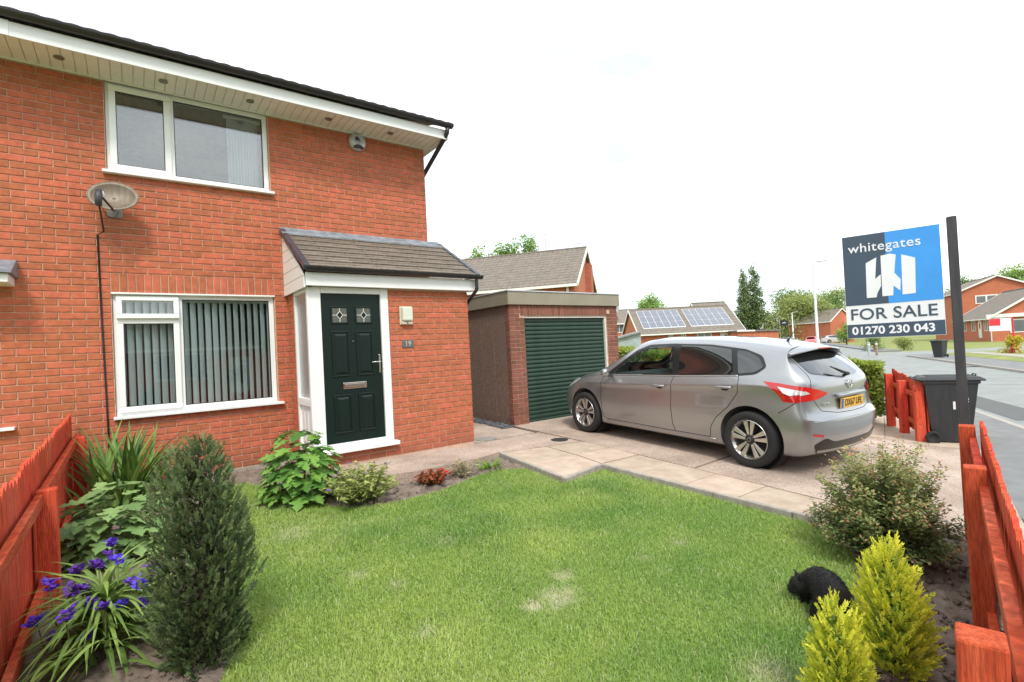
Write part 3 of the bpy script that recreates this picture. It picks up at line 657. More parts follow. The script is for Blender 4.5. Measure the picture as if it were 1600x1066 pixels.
# main roof: concrete pantile sheet, low pitch
def roof_sheet(name, x0, x1, y0, z0, y1, z1, mat, parent, rows, amp=.02, wave=.15, step=.018, dx=.03):
    """tiled slope: rolls across, a step at every course; built from (y0,z0) at the eaves up to (y1,z1)"""
    nx = int((x1-x0)/dx)+1; vs = []; fs = []; n = 0
    for r in range(rows):
        for e in (0, 1):
            t = (r+e)/rows; y = y0+(y1-y0)*t; z = z0+(z1-z0)*t+(step if e == 0 else .002)
            vs += [(x0+(x1-x0)*i/(nx-1), y, z+amp*abs(sin(pi*(x0+(x1-x0)*i/(nx-1))/wave))) for i in range(nx)]
    for r in range(rows*2-1): fs += [(r*nx+i, r*nx+i+1, (r+1)*nx+i+1, (r+1)*nx+i) for i in range(nx-1)]
    b = len(vs); vs += [(x0+(x1-x0)*i/(nx-1), y0, z0-.03) for i in range(nx)]; fs += [(i+1, i, b+i, b+i+1) for i in range(nx-1)]
    return MB().add(vs, fs).build(name, mat, parent)
rz0 = SOF+.195; rdy = 4.2; rdz = rdy*math.tan(radians(20))
rf = roof_sheet('roof', HX0, 4.05, EY-.1, rz0, EY-.1+rdy, rz0+rdz, tile_m, house, 14, .014, .15, .014)
roof_sheet('roof_back', HX0, 4.05, EY-.1+2*rdy, rz0, EY-.1+rdy, rz0+rdz, tile_m, house, 10, .02, .3, .02, .06)
MB().prism([(EY, SOF+.03), (EY+2*rdy-.2, SOF+.03), (EY-.1+rdy, rz0+rdz-.04)], lambda u, v, d: (d, u, v), 3.7, 3.84).build('gable', brick_many, house)

# --- porch carpentry, door, roof
PFB, PFT = 2.475, 2.615
MB().box(1.66, 4.04, PY-.1, PY-.08, PFB-.0, PFT+.02).build('porch_fascia', upvc, house, bevel=.004)
MB().box(1.66, 4.04, PY-.08, PY+.05, PFB+.004, PFB+.016).build('porch_soffit', upvc, house)
gutp = gutter('porch_gutter', 1.66, 4.12, PY-.155, PFT+.075, .052, black_pl, house)
for gx in (1.78, 2.75, 3.9): gutter('gutter_clip', gx, gx+.05, PY-.155, PFT+.077, .057, black_pl, gutp)
MB().tube([(4.03, PY-.155, PFT+.04), (4.03, PY-.15, PFT-.1), (4.02, PY-.14, PFT-.14), (4.0, PY+.12, PFT-.32), (3.995, PY+.14, PFT-.4), (3.995, PY+.14, .3)], .034, 4).build('porch_downpipe', black_pl, house, bevel=.01)
# side (faces left): brick return, white sidelight, corner post, cladding triangle
SX = PX0; sidelight = MB()
sy0, sy1 = PY, FY-.29
def side_rect(mb, y0, y1, z0, z1, w_, x0, x1):
    mb.box(x0, x1, y0, y1, z0, z0+w_); mb.box(x0, x1, y0, y1, z1-w_, z1); mb.box(x0, x1, y0, y0+w_, z0+w_, z1-w_); mb.box(x0, x1, y1-w_, y1, z0+w_, z1-w_)
side_rect(sidelight, sy0+.002, sy1, BZ+.15, PFB-.002, .055, SX, SX+.07); sidelight.box(SX, SX+.07, sy0+.057, sy1-.055, 1.02, 1.12)
sl_ = sidelight.build('sidelight', upvc, house, bevel=.006)
MB().box(SX+.03, SX+.045, sy0+.057, sy1-.055, 1.12, PFB-.057).build('pane', glassmat('frosted_glass', (.85, .9, .92), .12, .35), sl_)
MB().box(SX+.03, SX+.05, sy0+.057, sy1-.055, BZ+.205, 1.02).build('panel', upvc, sl_)
for i in range(3): MB().box(SX+.022, SX+.03, sy0+.1+i*.16, sy0+.2+i*.16, BZ+.28, .96).build('rib', upvc, sl_, bevel=.006)
MB().box(SX+.002, 1.85, PY, PY+.07, BZ+.15, PFB-.002).build('corner_post', upvc, house, bevel=.006)
MB().box(SX+.02, SX+.05, sy0-.08, FY, PFB+.004, PFB+.03).build('side_soffit', upvc, house)
# cladding boards of the little gable
zt = 3.36; nbrd = 6
for i in range(nbrd):
    z0 = PFB-.02+i*.145; z1 = z0+.14
    def yat(z): return PY-.06+(max(z, PFT)-PFT)/(zt-.1-PFT)*(FY-PY+.06)
    if yat(z0) > FY-.03: break
    poly = [(yat(z0), z0), (FY-.004, z0), (FY-.004, z1), (min(yat(z1), FY-.006), z1)]
    MB().prism(poly, lambda u, v, d: (d, u, v), 1.645, 1.665).build('cladding_board', upvc, house, bevel=.003, seg=1)
# door
grn = M('green_door', (.0035, .013, .010), .42, .25, 40, .25, 70, stretch=(8, 8, .6), spec=.3)
DX0, DX1, DZ0, DZ1 = 1.852, 2.610, .545, 2.40; dy = PY+.022
chrome = M('chrome', (.7, .69, .66), .18, .05, 5, metal=1.)
MB().box(DX1, DX1+.105, PY-.004, PY+.07, BZ+.15, PFB-.002).build('door_frame', upvc, house, bevel=.006)
MB().box(1.852, DX1, PY-.002, PY+.07, DZ1, PFB-.002).build('door_head', upvc, house, bevel=.006)
st = MB(); st.box(1.66, 2.755, PY-.10, PY+.06, .435, .485); st.box(1.852, DX1, PY-.03, PY+.06, .485, .512); st.box(1.852, DX1, PY, PY+.06, .512, .542); st.build('doorstep', upvc, house, bevel=.006)
door = MB().box(DX0+.004, DX1-.004, dy, dy+.045, DZ0, DZ1-.004).build('door', grn, house, bevel=.004)
def moulded(x0, x1, z0, z1, nm='door_panel'):
    """raised panel: a bead, a sunk field, a bevelled centre"""
    mb = MB(); frame_rect(mb, x0, x1, z0, z1, dy-.012, dy+.004, .022); mb.build('moulding', grn, door, bevel=.009)
    if nm:
        i_ = .03; j_ = .06
        vs = [(x0+i_, dy+.001, z0+i_), (x1-i_, dy+.001, z0+i_), (x1-i_, dy+.001, z1-i_), (x0+i_, dy+.001, z1-i_), (x0+j_, dy-.012, z0+j_), (x1-j_, dy-.012, z0+j_), (x1-j_, dy-.012, z1-j_), (x0+j_, dy-.012, z1-j_)]
        MB().add(vs, [(4, 5, 6, 7)]+[(i, (i+1) % 4, 4+(i+1) % 4, 4+i) for i in range(4)]).build(nm, grn, door)
cx = (DX0+DX1)/2; pxs = ((DX0+.115, cx-.042), (cx+.042, DX1-.115))
for a, b in pxs:
    moulded(a, b, 1.36, 1.93); moulded(a, b, .66, 1.14); moulded(a, b, 2.02, 2.24, None)
    leadw = M('lead_came', (.75, .75, .7), .4, .05, 9); xc = (a+b)/2; zc = 2.13
    MB().box(a+.02, b-.02, dy-.004, dy+.0, 2.04, 2.22).build('glazing', M('door_glass', (.10, .105, .085), .25, .3, 60, .5, 90), door)
    cm = MB(); w2, h2 = (b-a)/2-.022, .088
    for A, B in (((xc-w2, zc), (xc-.04, zc)), ((xc+.04, zc), (xc+w2, zc)), ((xc, zc+.048), (xc, zc+h2)), ((xc, zc-.048), (xc, zc-h2)), ((xc-.04, zc), (xc, zc+.048)), ((xc, zc+.048), (xc+.04, zc)), ((xc+.04, zc), (xc, zc-.048)), ((xc, zc-.048), (xc-.04, zc))):
        cm.bar((A[0], dy-.006, A[1]), (B[0], dy-.006, B[1]), .006, .006, (0, 1, 0))
    cm.build('leading', leadw, door)
    MB().add([(xc-.036, dy-.005, zc), (xc, dy-.005, zc-.043), (xc+.036, dy-.005, zc), (xc, dy-.005, zc+.043)], [(0, 1, 2, 3)]).build('diamond_glass', grn, door)
lb = MB(); lb.box(cx-.15, cx+.15, dy-.014, dy+.002, 1.205, 1.285); lb.build('letterbox', chrome, door, bevel=.006)
MB().box(cx-.125, cx+.125, dy-.02, dy-.012, 1.222, 1.268).build('letterbox_flap', M('brushed_steel', (.5, .47, .42), .3, .1, 20, metal=1., stretch=(1, 1, 30)), door, bevel=.004)
MB().lathe([(.009, dy-.008), (.009, dy+.002)], 12, 'Y', (cx, 0, 1.80)).build('spyhole', chrome, door)
hb = MB(); hb.box(DX1-.055, DX1-.028, dy-.012, dy+.002, 1.38, 1.62); ho = hb.build('handle_plate', chrome, door, bevel=.008)
MB().tube([(DX1-.041, dy-.005, 1.525), (DX1-.041, dy-.045, 1.525), (DX1-.06, dy-.05, 1.525), (DX1-.16, dy-.05, 1.522)], .008, 8).build('door_handle', chrome, door, smooth=True)
# porch interior back
MB().box(1.8, 3.8, FY-.02, FY-.01, .3, 2.5).build('porch_lining', inside, house)
# porch roof tiles
r0 = Vector((0, PY-.19, PFT+.06)); r1 = Vector((0, FY-.0, 3.33)); slope = (r1-r0); SLN = slope.length; sd = slope.normalized(); sn = Vector((0, -sd.z, sd.y))
MB().bar(Vector((2.83, 0, 0))+r0+sn*-.02, Vector((2.83, 0, 0))+r1+sn*-.02, 2.3, .015, sn).build('roof_underlay', black_pl, house)
rows, cols = 7, 8; tw = 2.32/cols; th = SLN/rows*.985
tmb = MB(); lx = tw/2-.003
prof = [(0, .002), (0, .024), (th*.47, .018), (th*.48, .006), (th*.50, .006), (th*.51, .020), (th, .010), (th*1.12, .006)]
vs = []; 
for X in (-lx, lx): vs += [(X, s_, h_) for s_, h_ in prof]
n = len(prof); tmb.add(vs, [(i, i+1, n+i+1, n+i) for i in range(n-1)]+[tuple(range(n)), tuple(range(2*n-1, n-1, -1))])
proto = None; proof = None
for r in range(rows):
    for c in range(cols):
        o_ = Vector((1.68+tw*(c+.5), 0, 0))+r0+sd*(r*th)+sn*(.004+.003*random.random())
        m4 = Matrix(((1, 0, 0, o_.x), (0, sd.y, sn.y, o_.y), (0, sd.z, sn.z, o_.z), (0, 0, 0, 1))) @ Matrix.Rotation(random.uniform(-.006, .006), 4, 'Z')
        if proto is None: o = tmb.build('roof_tile', M('porch_tile', (.115, .09, .07), .9, .3, 12, .7, 60, col2=(.24, .2, .155), rand=.15), house); o.matrix_basis = m4; proto = o.data
        else: put('roof_tile', proto, house, m4)
cap = None
for sx_, nm in ((1.655, 'verge_cap'), (4.03, 'verge_cap')):
    for i in range(6):
        a = Vector((sx_, 0, 0))+r0+sd*(i*SLN/6-.005)+sn*.02; b = a+sd*(SLN/6*1.05)+sn*.012
        MB().bar(a-sn*.02, b-sn*.02, .075, .075+.0*i, sn).build(nm, M('verge_plastic', (.05, .055, .07), .3, .3, 14), house, bevel=.018)
# lead flashing with a ragged lower edge
fv = []; ff = []; nx = 60
for i in range(nx):
    x = 1.62+2.4*i/(nx-1); rag = .03*mnoise.noise(Vector((x*4, 0, 0)))+.012*mnoise.noise(Vector((x*17, 2, 0)))
    top = r1+Vector((0, -.006, .06+.008*mnoise.noise(Vector((x*9, 4, 0))))); mid = r1-sd*.02+sn*.034; low = r1-sd*(.17+rag)+sn*(.042+.008*mnoise.noise(Vector((x*8, 7, 1))))
    fv += [(x, top.y, top.z), (x, mid.y, mid.z), (x, low.y, low.z), (x, low.y+sn.y*-.02, low.z-sn.z*.02)]
for i in range(nx-1):
    for j in range(3): ff.append((i*4+j, i*4+j+1, i*4+j+5, i*4+j+4))
MB().add(fv, ff).build('flashing', lead, house, smooth=True)
# neighbour's porch roof corner at the picture edge
npb = MB(); npb.box(-3.2, -.95, PY+.55, FY, 2.50, 2.585); npo = npb.build('neighbour_porch_fascia', upvc, house, bevel=.004)
MB().prism([(PY+.5, 2.588), (FY, 2.588), (FY, 2.76), (FY-.1, 2.76)], lambda u, v, d: (d, u, v), -3.2, -.92).build('neighbour_porch_roof', lead, house, bevel=.006)

# --- vertical blinds
def blind(label, xs, z0, z1, y, ang, w_=.085):
    t = thing('vertical_blind', label, 'blind', (sum(xs)/len(xs), y, z0))
    MB().box(min(xs)-.06, max(xs)+.06, y-.02, y+.02, z1, z1+.035).build('head_rail', upvc, t)
    bm_ = M('blind_fabric', (.78, .82, .80), .9, .08, 30, stretch=(1, 1, .1)); me = None
    for x in xs:
        m4 = Matrix.Translation((x, y, z0)) @ Matrix.Rotation(radians(ang+random.uniform(-5, 5)), 4, 'Z')
        if me is None: o = MB().box(-w_/2, w_/2, -.0012, .0012, 0, z1-z0).build('slat', bm_, t, world=True); o.matrix_basis = m4; me = o.data
        else: put('slat', me, t, m4)
blind('grey vertical blind, slats half open, behind the ground floor window', [LW[0]+.08+i*.078 for i in range(21)], LW[2]+.06, LW[3]-.09, FY+.13, 46)
blind('grey vertical blind drawn to the right of the upstairs window', [UW[1]-.12-i*.035 for i in range(10)], UW[2]+.06, UW[3]-.09, FY+.17, 50)

# --- things fixed to the wall
dish = thing('satellite_dish', 'weathered grey satellite dish on the wall beside the upstairs window', 'satellite dish', (-.10, FY, 3.56))
rust = M('dish_enamel', (.22, .18, .13), .5, .2, 5, .1, 40, col2=(.11, .08, .055), stretch=(5, 5, .8), metal=.2)
dn = Vector((-.12, -.93, .33)).normalized(); dc = Vector((-.11, FY-.2, 3.475)); du = Vector((0, 0, 1)).cross(dn).normalized(); dv = dn.cross(du)
vs = []; fs = []; NR, NA = 8, 40
for i in range(NR+1):
    r = i/NR
    for j in range(NA):
        a = 2*pi*j/NA; vs.append(dc+du*(.225*r*cos(a))+dv*(.175*r*sin(a))+dn*(.055*r*r))
fs = [(i*NA+j, i*NA+(j+1) % NA, (i+1)*NA+(j+1) % NA, (i+1)*NA+j) for i in range(NR) for j in range(NA)]
d_ = MB().add(vs, fs).build('reflector', rust, dish, smooth=True); md = d_.modifiers.new('s', 'SOLIDIFY'); md.thickness = .006
MB().tube([dc+du*.225*cos(a)+dv*.175*sin(a)+dn*.055 for a in np.linspace(0, 2*pi, 41)], .007, 6, False).build('rim', rust, dish, smooth=True)
lnb = dc+dn*.30-dv*.16-Vector((.06, 0, .0))
MB().tube([dc-dv*.165+dn*.02, dc-dv*.19+dn*.1, lnb-dv*.02], .011, 8).build('arm', black_pl, dish, smooth=True)
MB().tube([lnb+dn*.03, lnb-dn*.02, lnb-dn*.06], [.028, .03, .022], 14).build('lens_cap', upvc, dish, smooth=True)
MB().tube([lnb+dn*.02+Vector((-.01, 0, .02)), lnb+dn*.05+Vector((-.012, 0, -.05)), lnb+dn*.05+Vector((-.014, 0, -.15))], [.03, .034, .03], 10).build('receiver', M('grey_casing', (.05, .05, .055), .5, .1, 9), dish, smooth=True)
MB().box(lnb.x-.035, lnb.x-.0, lnb.y-.065, lnb.y-.06, lnb.z-.09, lnb.z-.05).build('sticker', upvc, dish)
br = MB(); br.bar(dc-dn*.0, (dc.x, FY, dc.z-.06), .04, .04); br.box(dc.x-.07, dc.x+.07, FY-.012, FY-.003, dc.z-.16, dc.z+.06); br.build('bracket', M('galvanised', (.4, .4, .39), .5, .2, 9, metal=.7), dish)
MB().tube([lnb+dn*.04+Vector((-.01, 0, -.14)), (lnb.x, FY-.1, lnb.z-.3), (-.272, FY-.016, 3.1), (-.262, FY-.014, 2.2), (-.245, FY-.014, 1.2), (-.235, FY-.014, .5)], .009, 6).build('cable', black_pl, dish, smooth=True)
MB().tube([lnb+dn*.04+Vector((0, 0, -.13)), lnb+Vector((.04, .02, -.22)), lnb+Vector((.1, .1, -.22)), lnb+Vector((.14, .16, -.14))], .004, 6).build('cable_loop', black_pl, dish, smooth=True)

al = thing('alarm_box', 'round silver alarm box under the eaves above the porch', 'alarm box', (2.74, FY, 4.75))
AX, AZ = 2.74, 4.755
prof_ = [(.0, -.075), (.07, -.074), (.105, -.066), (.125, -.045), (.13, -.01), (.125, 0)]
MB().lathe(prof_, 32, 'Y', (AX, FY, AZ)).build('casing', M('alarm_silver', (.48, .5, .52), .3, .06, 6, metal=.3), al, smooth=True)
MB().prism([(AX+.075*cos(a), AZ-.105+.055*sin(a)) for a in np.linspace(0, pi, 12)], lambda u, v, d: (u, d, v), FY-.088, FY-.05).build('strobe_lens', black_pl, al, bevel=.008)
MB().prism([(AX-.02+.035*cos(a)*(.8), AZ+.035+.03*sin(a)) for a in np.linspace(.3, 2*pi-.6, 14)]+[(AX+.03, AZ-.005)], lambda u, v, d: (u, d, v), FY-.079, FY-.07).build('emblem', M('emblem_blue', (.03, .03, .2), .4, .1, 9), al)
li = thing('wall_lamp', 'square white bulkhead lamp on the porch wall beside the door', 'lamp', (2.955, PY, 2.0))
MB().box(2.862, 3.05, PY-.03, PY-.002, 1.995, 2.245).build('back_plate', M('cream_plastic', (.58, .54, .44), .4, .08, 6), li, bevel=.012)
MB().box(2.885, 3.032, PY-.085, PY-.03, 2.045, 2.235).build('diffuser', M('opal_diffuser', (.62, .66, .54), .3, .05, 6), li, bevel=.02, seg=3)
MB().box(2.88, 3.035, PY-.06, PY-.03, 2.0, 2.04).build('sensor_housing', M('cream_plastic'), li, bevel=.01)
MB().lathe([(.008, PY-.068), (.011, PY-.058)], 12, 'Y', (2.957, 0, 2.02)).build('sensor', black_pl, li)
nu = thing('number_plate', 'small slate house number plate reading 19 below the lamp', 'house number', (2.97, PY, 1.69))
MB().box(2.888, 3.052, PY-.016, PY-.003, 1.69, 1.795).build('slate', M('slate', (.10, .115, .12), .6, .25, 25, .4, 60), nu, bevel=.003)
lettering('digits', '19', .095, M('number_gold', (.42, .36, .26), .5, .2, 20), nu, (2.968, PY-.018, 1.743), (1, 0, 0), (0, 0, 1), .001, .0025)

# ================================================================== GARAGE
GX0, GX1, GY, GZ = 5.27, 8.05, 7.06, .24; GTOP = 2.375; GF = 2.61; GD = 5.6
gar = thing('garage', 'flat roofed brown pebbledash garage with dark green roller door', 'garage', ((GX0+GX1)/2, GY, GZ))
ODX0, ODX1, ODZ = 5.60, 7.74, 2.175
pebble = M('pebbledash', (.155, .10, .075), .95, .3, 26, .9, 110, col2=(.25, .175, .135)); aggregate(pebble)
gw = MB(); gw.box(GX0+.004, ODX0-.004, GY+.005, GY+.1, 0, GTOP); gw.box(ODX1+.004, GX1-.004, GY+.005, GY+.1, 0, GTOP); gw.box(ODX0-.004, ODX1+.004, GY+.005, GY+.1, ODZ, GTOP)
gw.build('front_wall', mortar, gar)
# bricks: two piers and a soldier course
G = []
Rl = bond(GX0, ODX0, GTOP-29*.075, 29, [], phase=GX0+.0); Rr_ = bond(ODX1, GX1, GTOP-29*.075, 29, [], phase=ODX1-.02)
G += lay(Rl+Rr_, (0, GY, 0), (1, 0, 0), (0, -1, 0), [(ODX0-.09+.0375+.0745*i, ODZ+.105, .19) for i in range(30)])
G = [m for m in G if not (ODX0-.1 < m.translation.x < ODX1+.1 and m.translation.z > ODZ and abs(m.col[0].to_3d().normalized().z) < .5)]
gme = unit_brick(gbrick_one)
for m in G: put('brick', gme, gar, m)
# left returns of the pier
for m in lay(bond(0, .11, GTOP-29*.075, 29, [], phase=0), (GX0, GY+.11, 0), (0, -1, 0), (-1, 0, 0)): put('brick', gme, gar, m)
# pebbledash panels of the side walls, one by one
for s_, X in ((-1, GX0+.01), (1, GX1-.01)):
    y = GY+.115; i = 0
    while y < GY+GD:
        wdt = .41; MB().box(X-.0 if s_ < 0 else X-.06, X+.06 if s_ < 0 else X, y+.003, y+wdt-.003, GZ-.1, GTOP+.02).build('wall_panel', pebble, gar, bevel=.006)
        y += wdt; i += 1
    MB().box(X+.02 if s_ < 0 else X-.05, X+.05 if s_ < 0 else X-.02, GY+.11, GY+GD, GZ-.1, GTOP+.02).build('panel_joint', M('joint_grey', (.40, .37, .33), .9, .1, 9), gar)
fas = M('garage_fascia', (.26, .23, .165), .6, .1, 3, .1, 40)
ft = MB(); ft.box(GX0-.05, GX1+.04, GY-.05, GY-.025, GTOP, GF); ft.build('front_fascia', fas, gar, bevel=.004)
MB().box(GX0-.052, GX0-.027, GY-.02, GY+GD, GTOP, GF-.002).build('side_fascia', fas, gar, bevel=.004); MB().box(GX1+.017, GX1+.042, GY-.02, GY+GD, GTOP, GF-.002).build('side_fascia', fas, gar, bevel=.004)
MB().box(GX0-.027, GX1+.017, GY-.025, GY+GD, GTOP+.1, GF-.03).build('roof', M('roof_felt', (.12, .12, .12), .95, .2, 6), gar)
et = MB(); et.box(GX0-.065, GX1+.055, GY-.065, GY-.01, GF, GF+.018); et.box(GX0-.065, GX0-.01, GY-.01, GY+GD, GF, GF+.018); et.box(GX1, GX1+.055, GY-.01, GY+GD, GF, GF+.018); et.build('edge_trim', M('alu_trim', (.55, .58, .6), .4, .1, 6, metal=.5), gar)
MB().box(GX0+.07, GX1-.07, GY+GD-.1, GY+GD, 0, GTOP).build('back_wall', pebble, gar)
MB().box(GX0, GX1, GY+.1, GY+GD, 0, GZ-.005).build('floor', concrete, gar)
wf = M('cream_frame', (.62, .60, .52), .5, .1, 6)
fr = MB(); fr.box(ODX0, ODX1, GY+.02, GY+.07, ODZ-.035, ODZ-.002); fr.box(ODX1-.05, ODX1-.002, GY+.02, GY+.07, GZ-.01, ODZ-.035); fr.box(ODX0+.002, ODX0+.02, GY+.03, GY+.07, GZ-.01, ODZ-.035); fr.build('door_frame', wf, gar, bevel=.003)
gg = M('roller_green', (.024, .052, .036), .5, .2, 5, .1, 60, spec=.35)
rd = MB().box(ODX0+.02, ODX1-.05, GY+.085, GY+.095, GZ-.01, ODZ-.03).build('roller_door', gg, gar)
nsl = 25; sh_ = (ODZ-.035-GZ)/nsl; sv = []; pr = [(.0, .012), (-.004, .0), (-.012, .14), (-.016, .4), (-.014, .7), (-.006, .92), (.008, .97), (.012, 1.0)]
me = None
smb = MB(); n = len(pr); vs = [(X, .03+a*1.3, b*sh_) for X in (ODX0+.022, ODX1-.052) for a, b in pr]; smb.add(vs, [(i, i+1, n+i+1, n+i) for i in range(n-1)])
for i in range(nsl):
    m4 = Matrix.Translation((0, GY+.05, GZ+i*sh_))
    if me is None: o = smb.build('slat', gg, rd, smooth=True); o.matrix_basis = m4; me = o.data
    else: put('slat', me, rd, m4)
# two small dishes on its far corner
for k_, (dz, nm) in enumerate(((2.35, 'grey satellite dish fixed high on the far corner of the garage'), (2.12, 'small dark dish below the other on the garage corner'))):
    t = thing('satellite_dish', nm, 'satellite dish', (GX1+.12, GY+.3, dz))
    c = Vector((GX1+.16, GY+.25, dz)); r_ = .13 if k_ == 0 else .10; dn = Vector((-.25, -.95, .15)).normalized(); du = Vector((0, 0, 1)).cross(dn).normalized(); dv = dn.cross(du)
    vs = [c+dn*(.05*(i/4)**2)+(du*cos(a)+dv*sin(a))*r_*i/4 for i in range(5) for a in np.linspace(0, 2*pi, 20, False)]
    o = MB().add(vs, [(i*20+j, i*20+(j+1) % 20, (i+1)*20+(j+1) % 20, (i+1)*20+j) for i in range(4) for j in range(20)]).build('reflector', M('dish_grey' if k_ == 0 else 'dish_dark', (.36, .4, .4) if k_ == 0 else (.14, .14, .13), .5, .1, 9), t, smooth=True); md = o.modifiers.new('s', 'SOLIDIFY'); md.thickness = .005
    MB().bar(c, (GX1+.045, GY+.35, dz), .025, .025).build('bracket', M('galvanised'), t)

# ================================================================== CAR
WB, WR = 2.78, .318
def lerp_tab(tab, x):
    for (a, va), (b, vb) in zip(tab, tab[1:]):
        if x <= b: return va+(vb-va)*max(0, (x-a)/(b-a))
    return tab[-1][1]
def car_cage():
    # columns run from the middle of the tail round the near corner, along the side, to the middle of the nose; rings run from the floor up to the roof's centre line
    side_x = [-.34, .0, .42, .92, 1.5, 2.02, 2.50]
    W = [(-.6, .80), (-.34, .855), (0, .880), (.42, .876), (.92, .868), (1.5, .868), (2.08, .872), (2.52, .88), (2.9, .868), (3.2, .80)]
    belt = [(-.6, 1.05), (0, 1.02), (.9, .965), (1.5, .93), (2.1, .90), (2.55, .885), (3, .86)]
    roof = [(-.55, 1.35), (-.3, 1.365), (0, 1.42), (.5, 1.475), (1.0, 1.495), (1.4, 1.490), (1.7, 1.462), (1.95, 1.42)]
    cols = []
    # tail columns
    for y, dx, top in ((0, 0, 0), (.40, .022, .006), (.66, .085, .02)):
        cols.append([(-.62+dx, y*.95, .20), (-.69+dx, y, .225), (-.735+dx, y, .33), (-.762+dx, y*1.02, .48), (-.758+dx, y*1.03, .585), (-.70+dx, y*1.02, .635), (-.683+dx, y*1.01, .73), (-.682+dx, y*1.0, .86), (-.675+dx*.9, y*.985, .965),
                     (-.632+dx*.9, y*.95, 1.045), (-.315+dx*1.0, y*.86, 1.295-top), (-.25+dx, y*.8, 1.345-top*.6), (-.18+dx*1.2, 0, 1.38)])
    # tail corner
    cols.append([(-.50, .75, .19), (-.55, .775, .215), (-.57, .80, .33), (-.575, .82, .48), (-.572, .825, .60), (-.55, .82, .68), (-.535, .81, .78), (-.52, .795, .90), (-.505, .775, .98), (-.48, .735, 1.07), (-.265, .61, 1.285), (-.21, .47, 1.348), (-.14, 0, 1.392)])
    for i, x in enumerate(side_x):
        w_ = lerp_tab(W, x); b_ = lerp_tab(belt, x); rz = lerp_tab(roof, x)
        up = [(x, w_-.045, b_), (x, w_-.066, b_+.03), (x, w_-.10, b_+.085)]
        yt = lerp_tab([(-.4, .60), (0, .635), (.5, .665), (1.2, .672), (1.75, .66), (2.1, .63)], x)
        top = [(x-.02, yt, rz-.085), (x-.01, yt-.15, rz-.02), (x, 0, rz)]
        if i == 4: top = [(x-.02, yt, rz-.085), (x-.01, yt-.17, rz-.02), (x-.03, 0, rz)]
        if i == 5: up = [(x, w_-.05, b_), (x-.02, w_-.07, b_+.03), (x-.07, w_-.105, b_+.09)]; top = [(1.68, .655, 1.392), (1.64, .44, 1.467), (1.60, 0, 1.49)]
        if i == 6: up = [(x-.03, w_-.055, b_+.005), (x-.09, w_-.085, b_+.045), (x-.19, w_-.125, b_+.11)]; top = [(1.84, .628, 1.362), (1.74, .42, 1.448), (1.68, 0, 1.476)]
        zc = b_-.085
        cols.append([(x, w_-.13, .175), (x, w_-.055, .19), (x, w_-.035, .30), (x, w_-.010, .47), (x, w_-.004, .64), (x, w_-.020, zc-.08), (x, w_+.002, zc), *up, *top])
    # front wing, corner, nose
    cols.append([(3.03, .74, .18), (3.03, .80, .20), (3.03, .835, .31), (3.03, .862, .47), (3.02, .866, .63), (3.0, .855, .735), (2.96, .830, .81), (2.90, .785, .868), (2.70, .735, .945), (2.47, .70, 1.0), (1.90, .575, 1.385), (1.80, .39, 1.446), (1.73, 0, 1.468)])
    cols.append([(3.40, .62, .18), (3.44, .66, .20), (3.46, .71, .31), (3.47, .735, .47), (3.45, .73, .59), (3.40, .71, .685), (3.33, .68, .76), (3.23, .62, .82), (2.90, .56, .935), (2.57, .50, 1.01), (1.935, .44, 1.405), (1.83, .28, 1.452), (1.755, 0, 1.466)])
    cols.append([(3.59, .36, .18), (3.63, .38, .205), (3.66, .41, .31), (3.672, .42, .47), (3.645, .42, .57), (3.59, .40, .655), (3.51, .38, .735), (3.40, .34, .80), (3.00, .30, .94), (2.63, .26, 1.02), (1.955, .23, 1.42), (1.85, .15, 1.456), (1.775, 0, 1.465)])
    cols.append([(3.62, 0, .18), (3.66, 0, .205), (3.69, 0, .31), (3.70, 0, .47), (3.675, 0, .57), (3.62, 0, .655), (3.54, 0, .74), (3.43, 0, .805), (3.02, 0, .945), (2.65, 0, 1.025), (1.96, 0, 1.425), (1.86, 0, 1.459), (1.785, 0, 1.466)])
    return cols
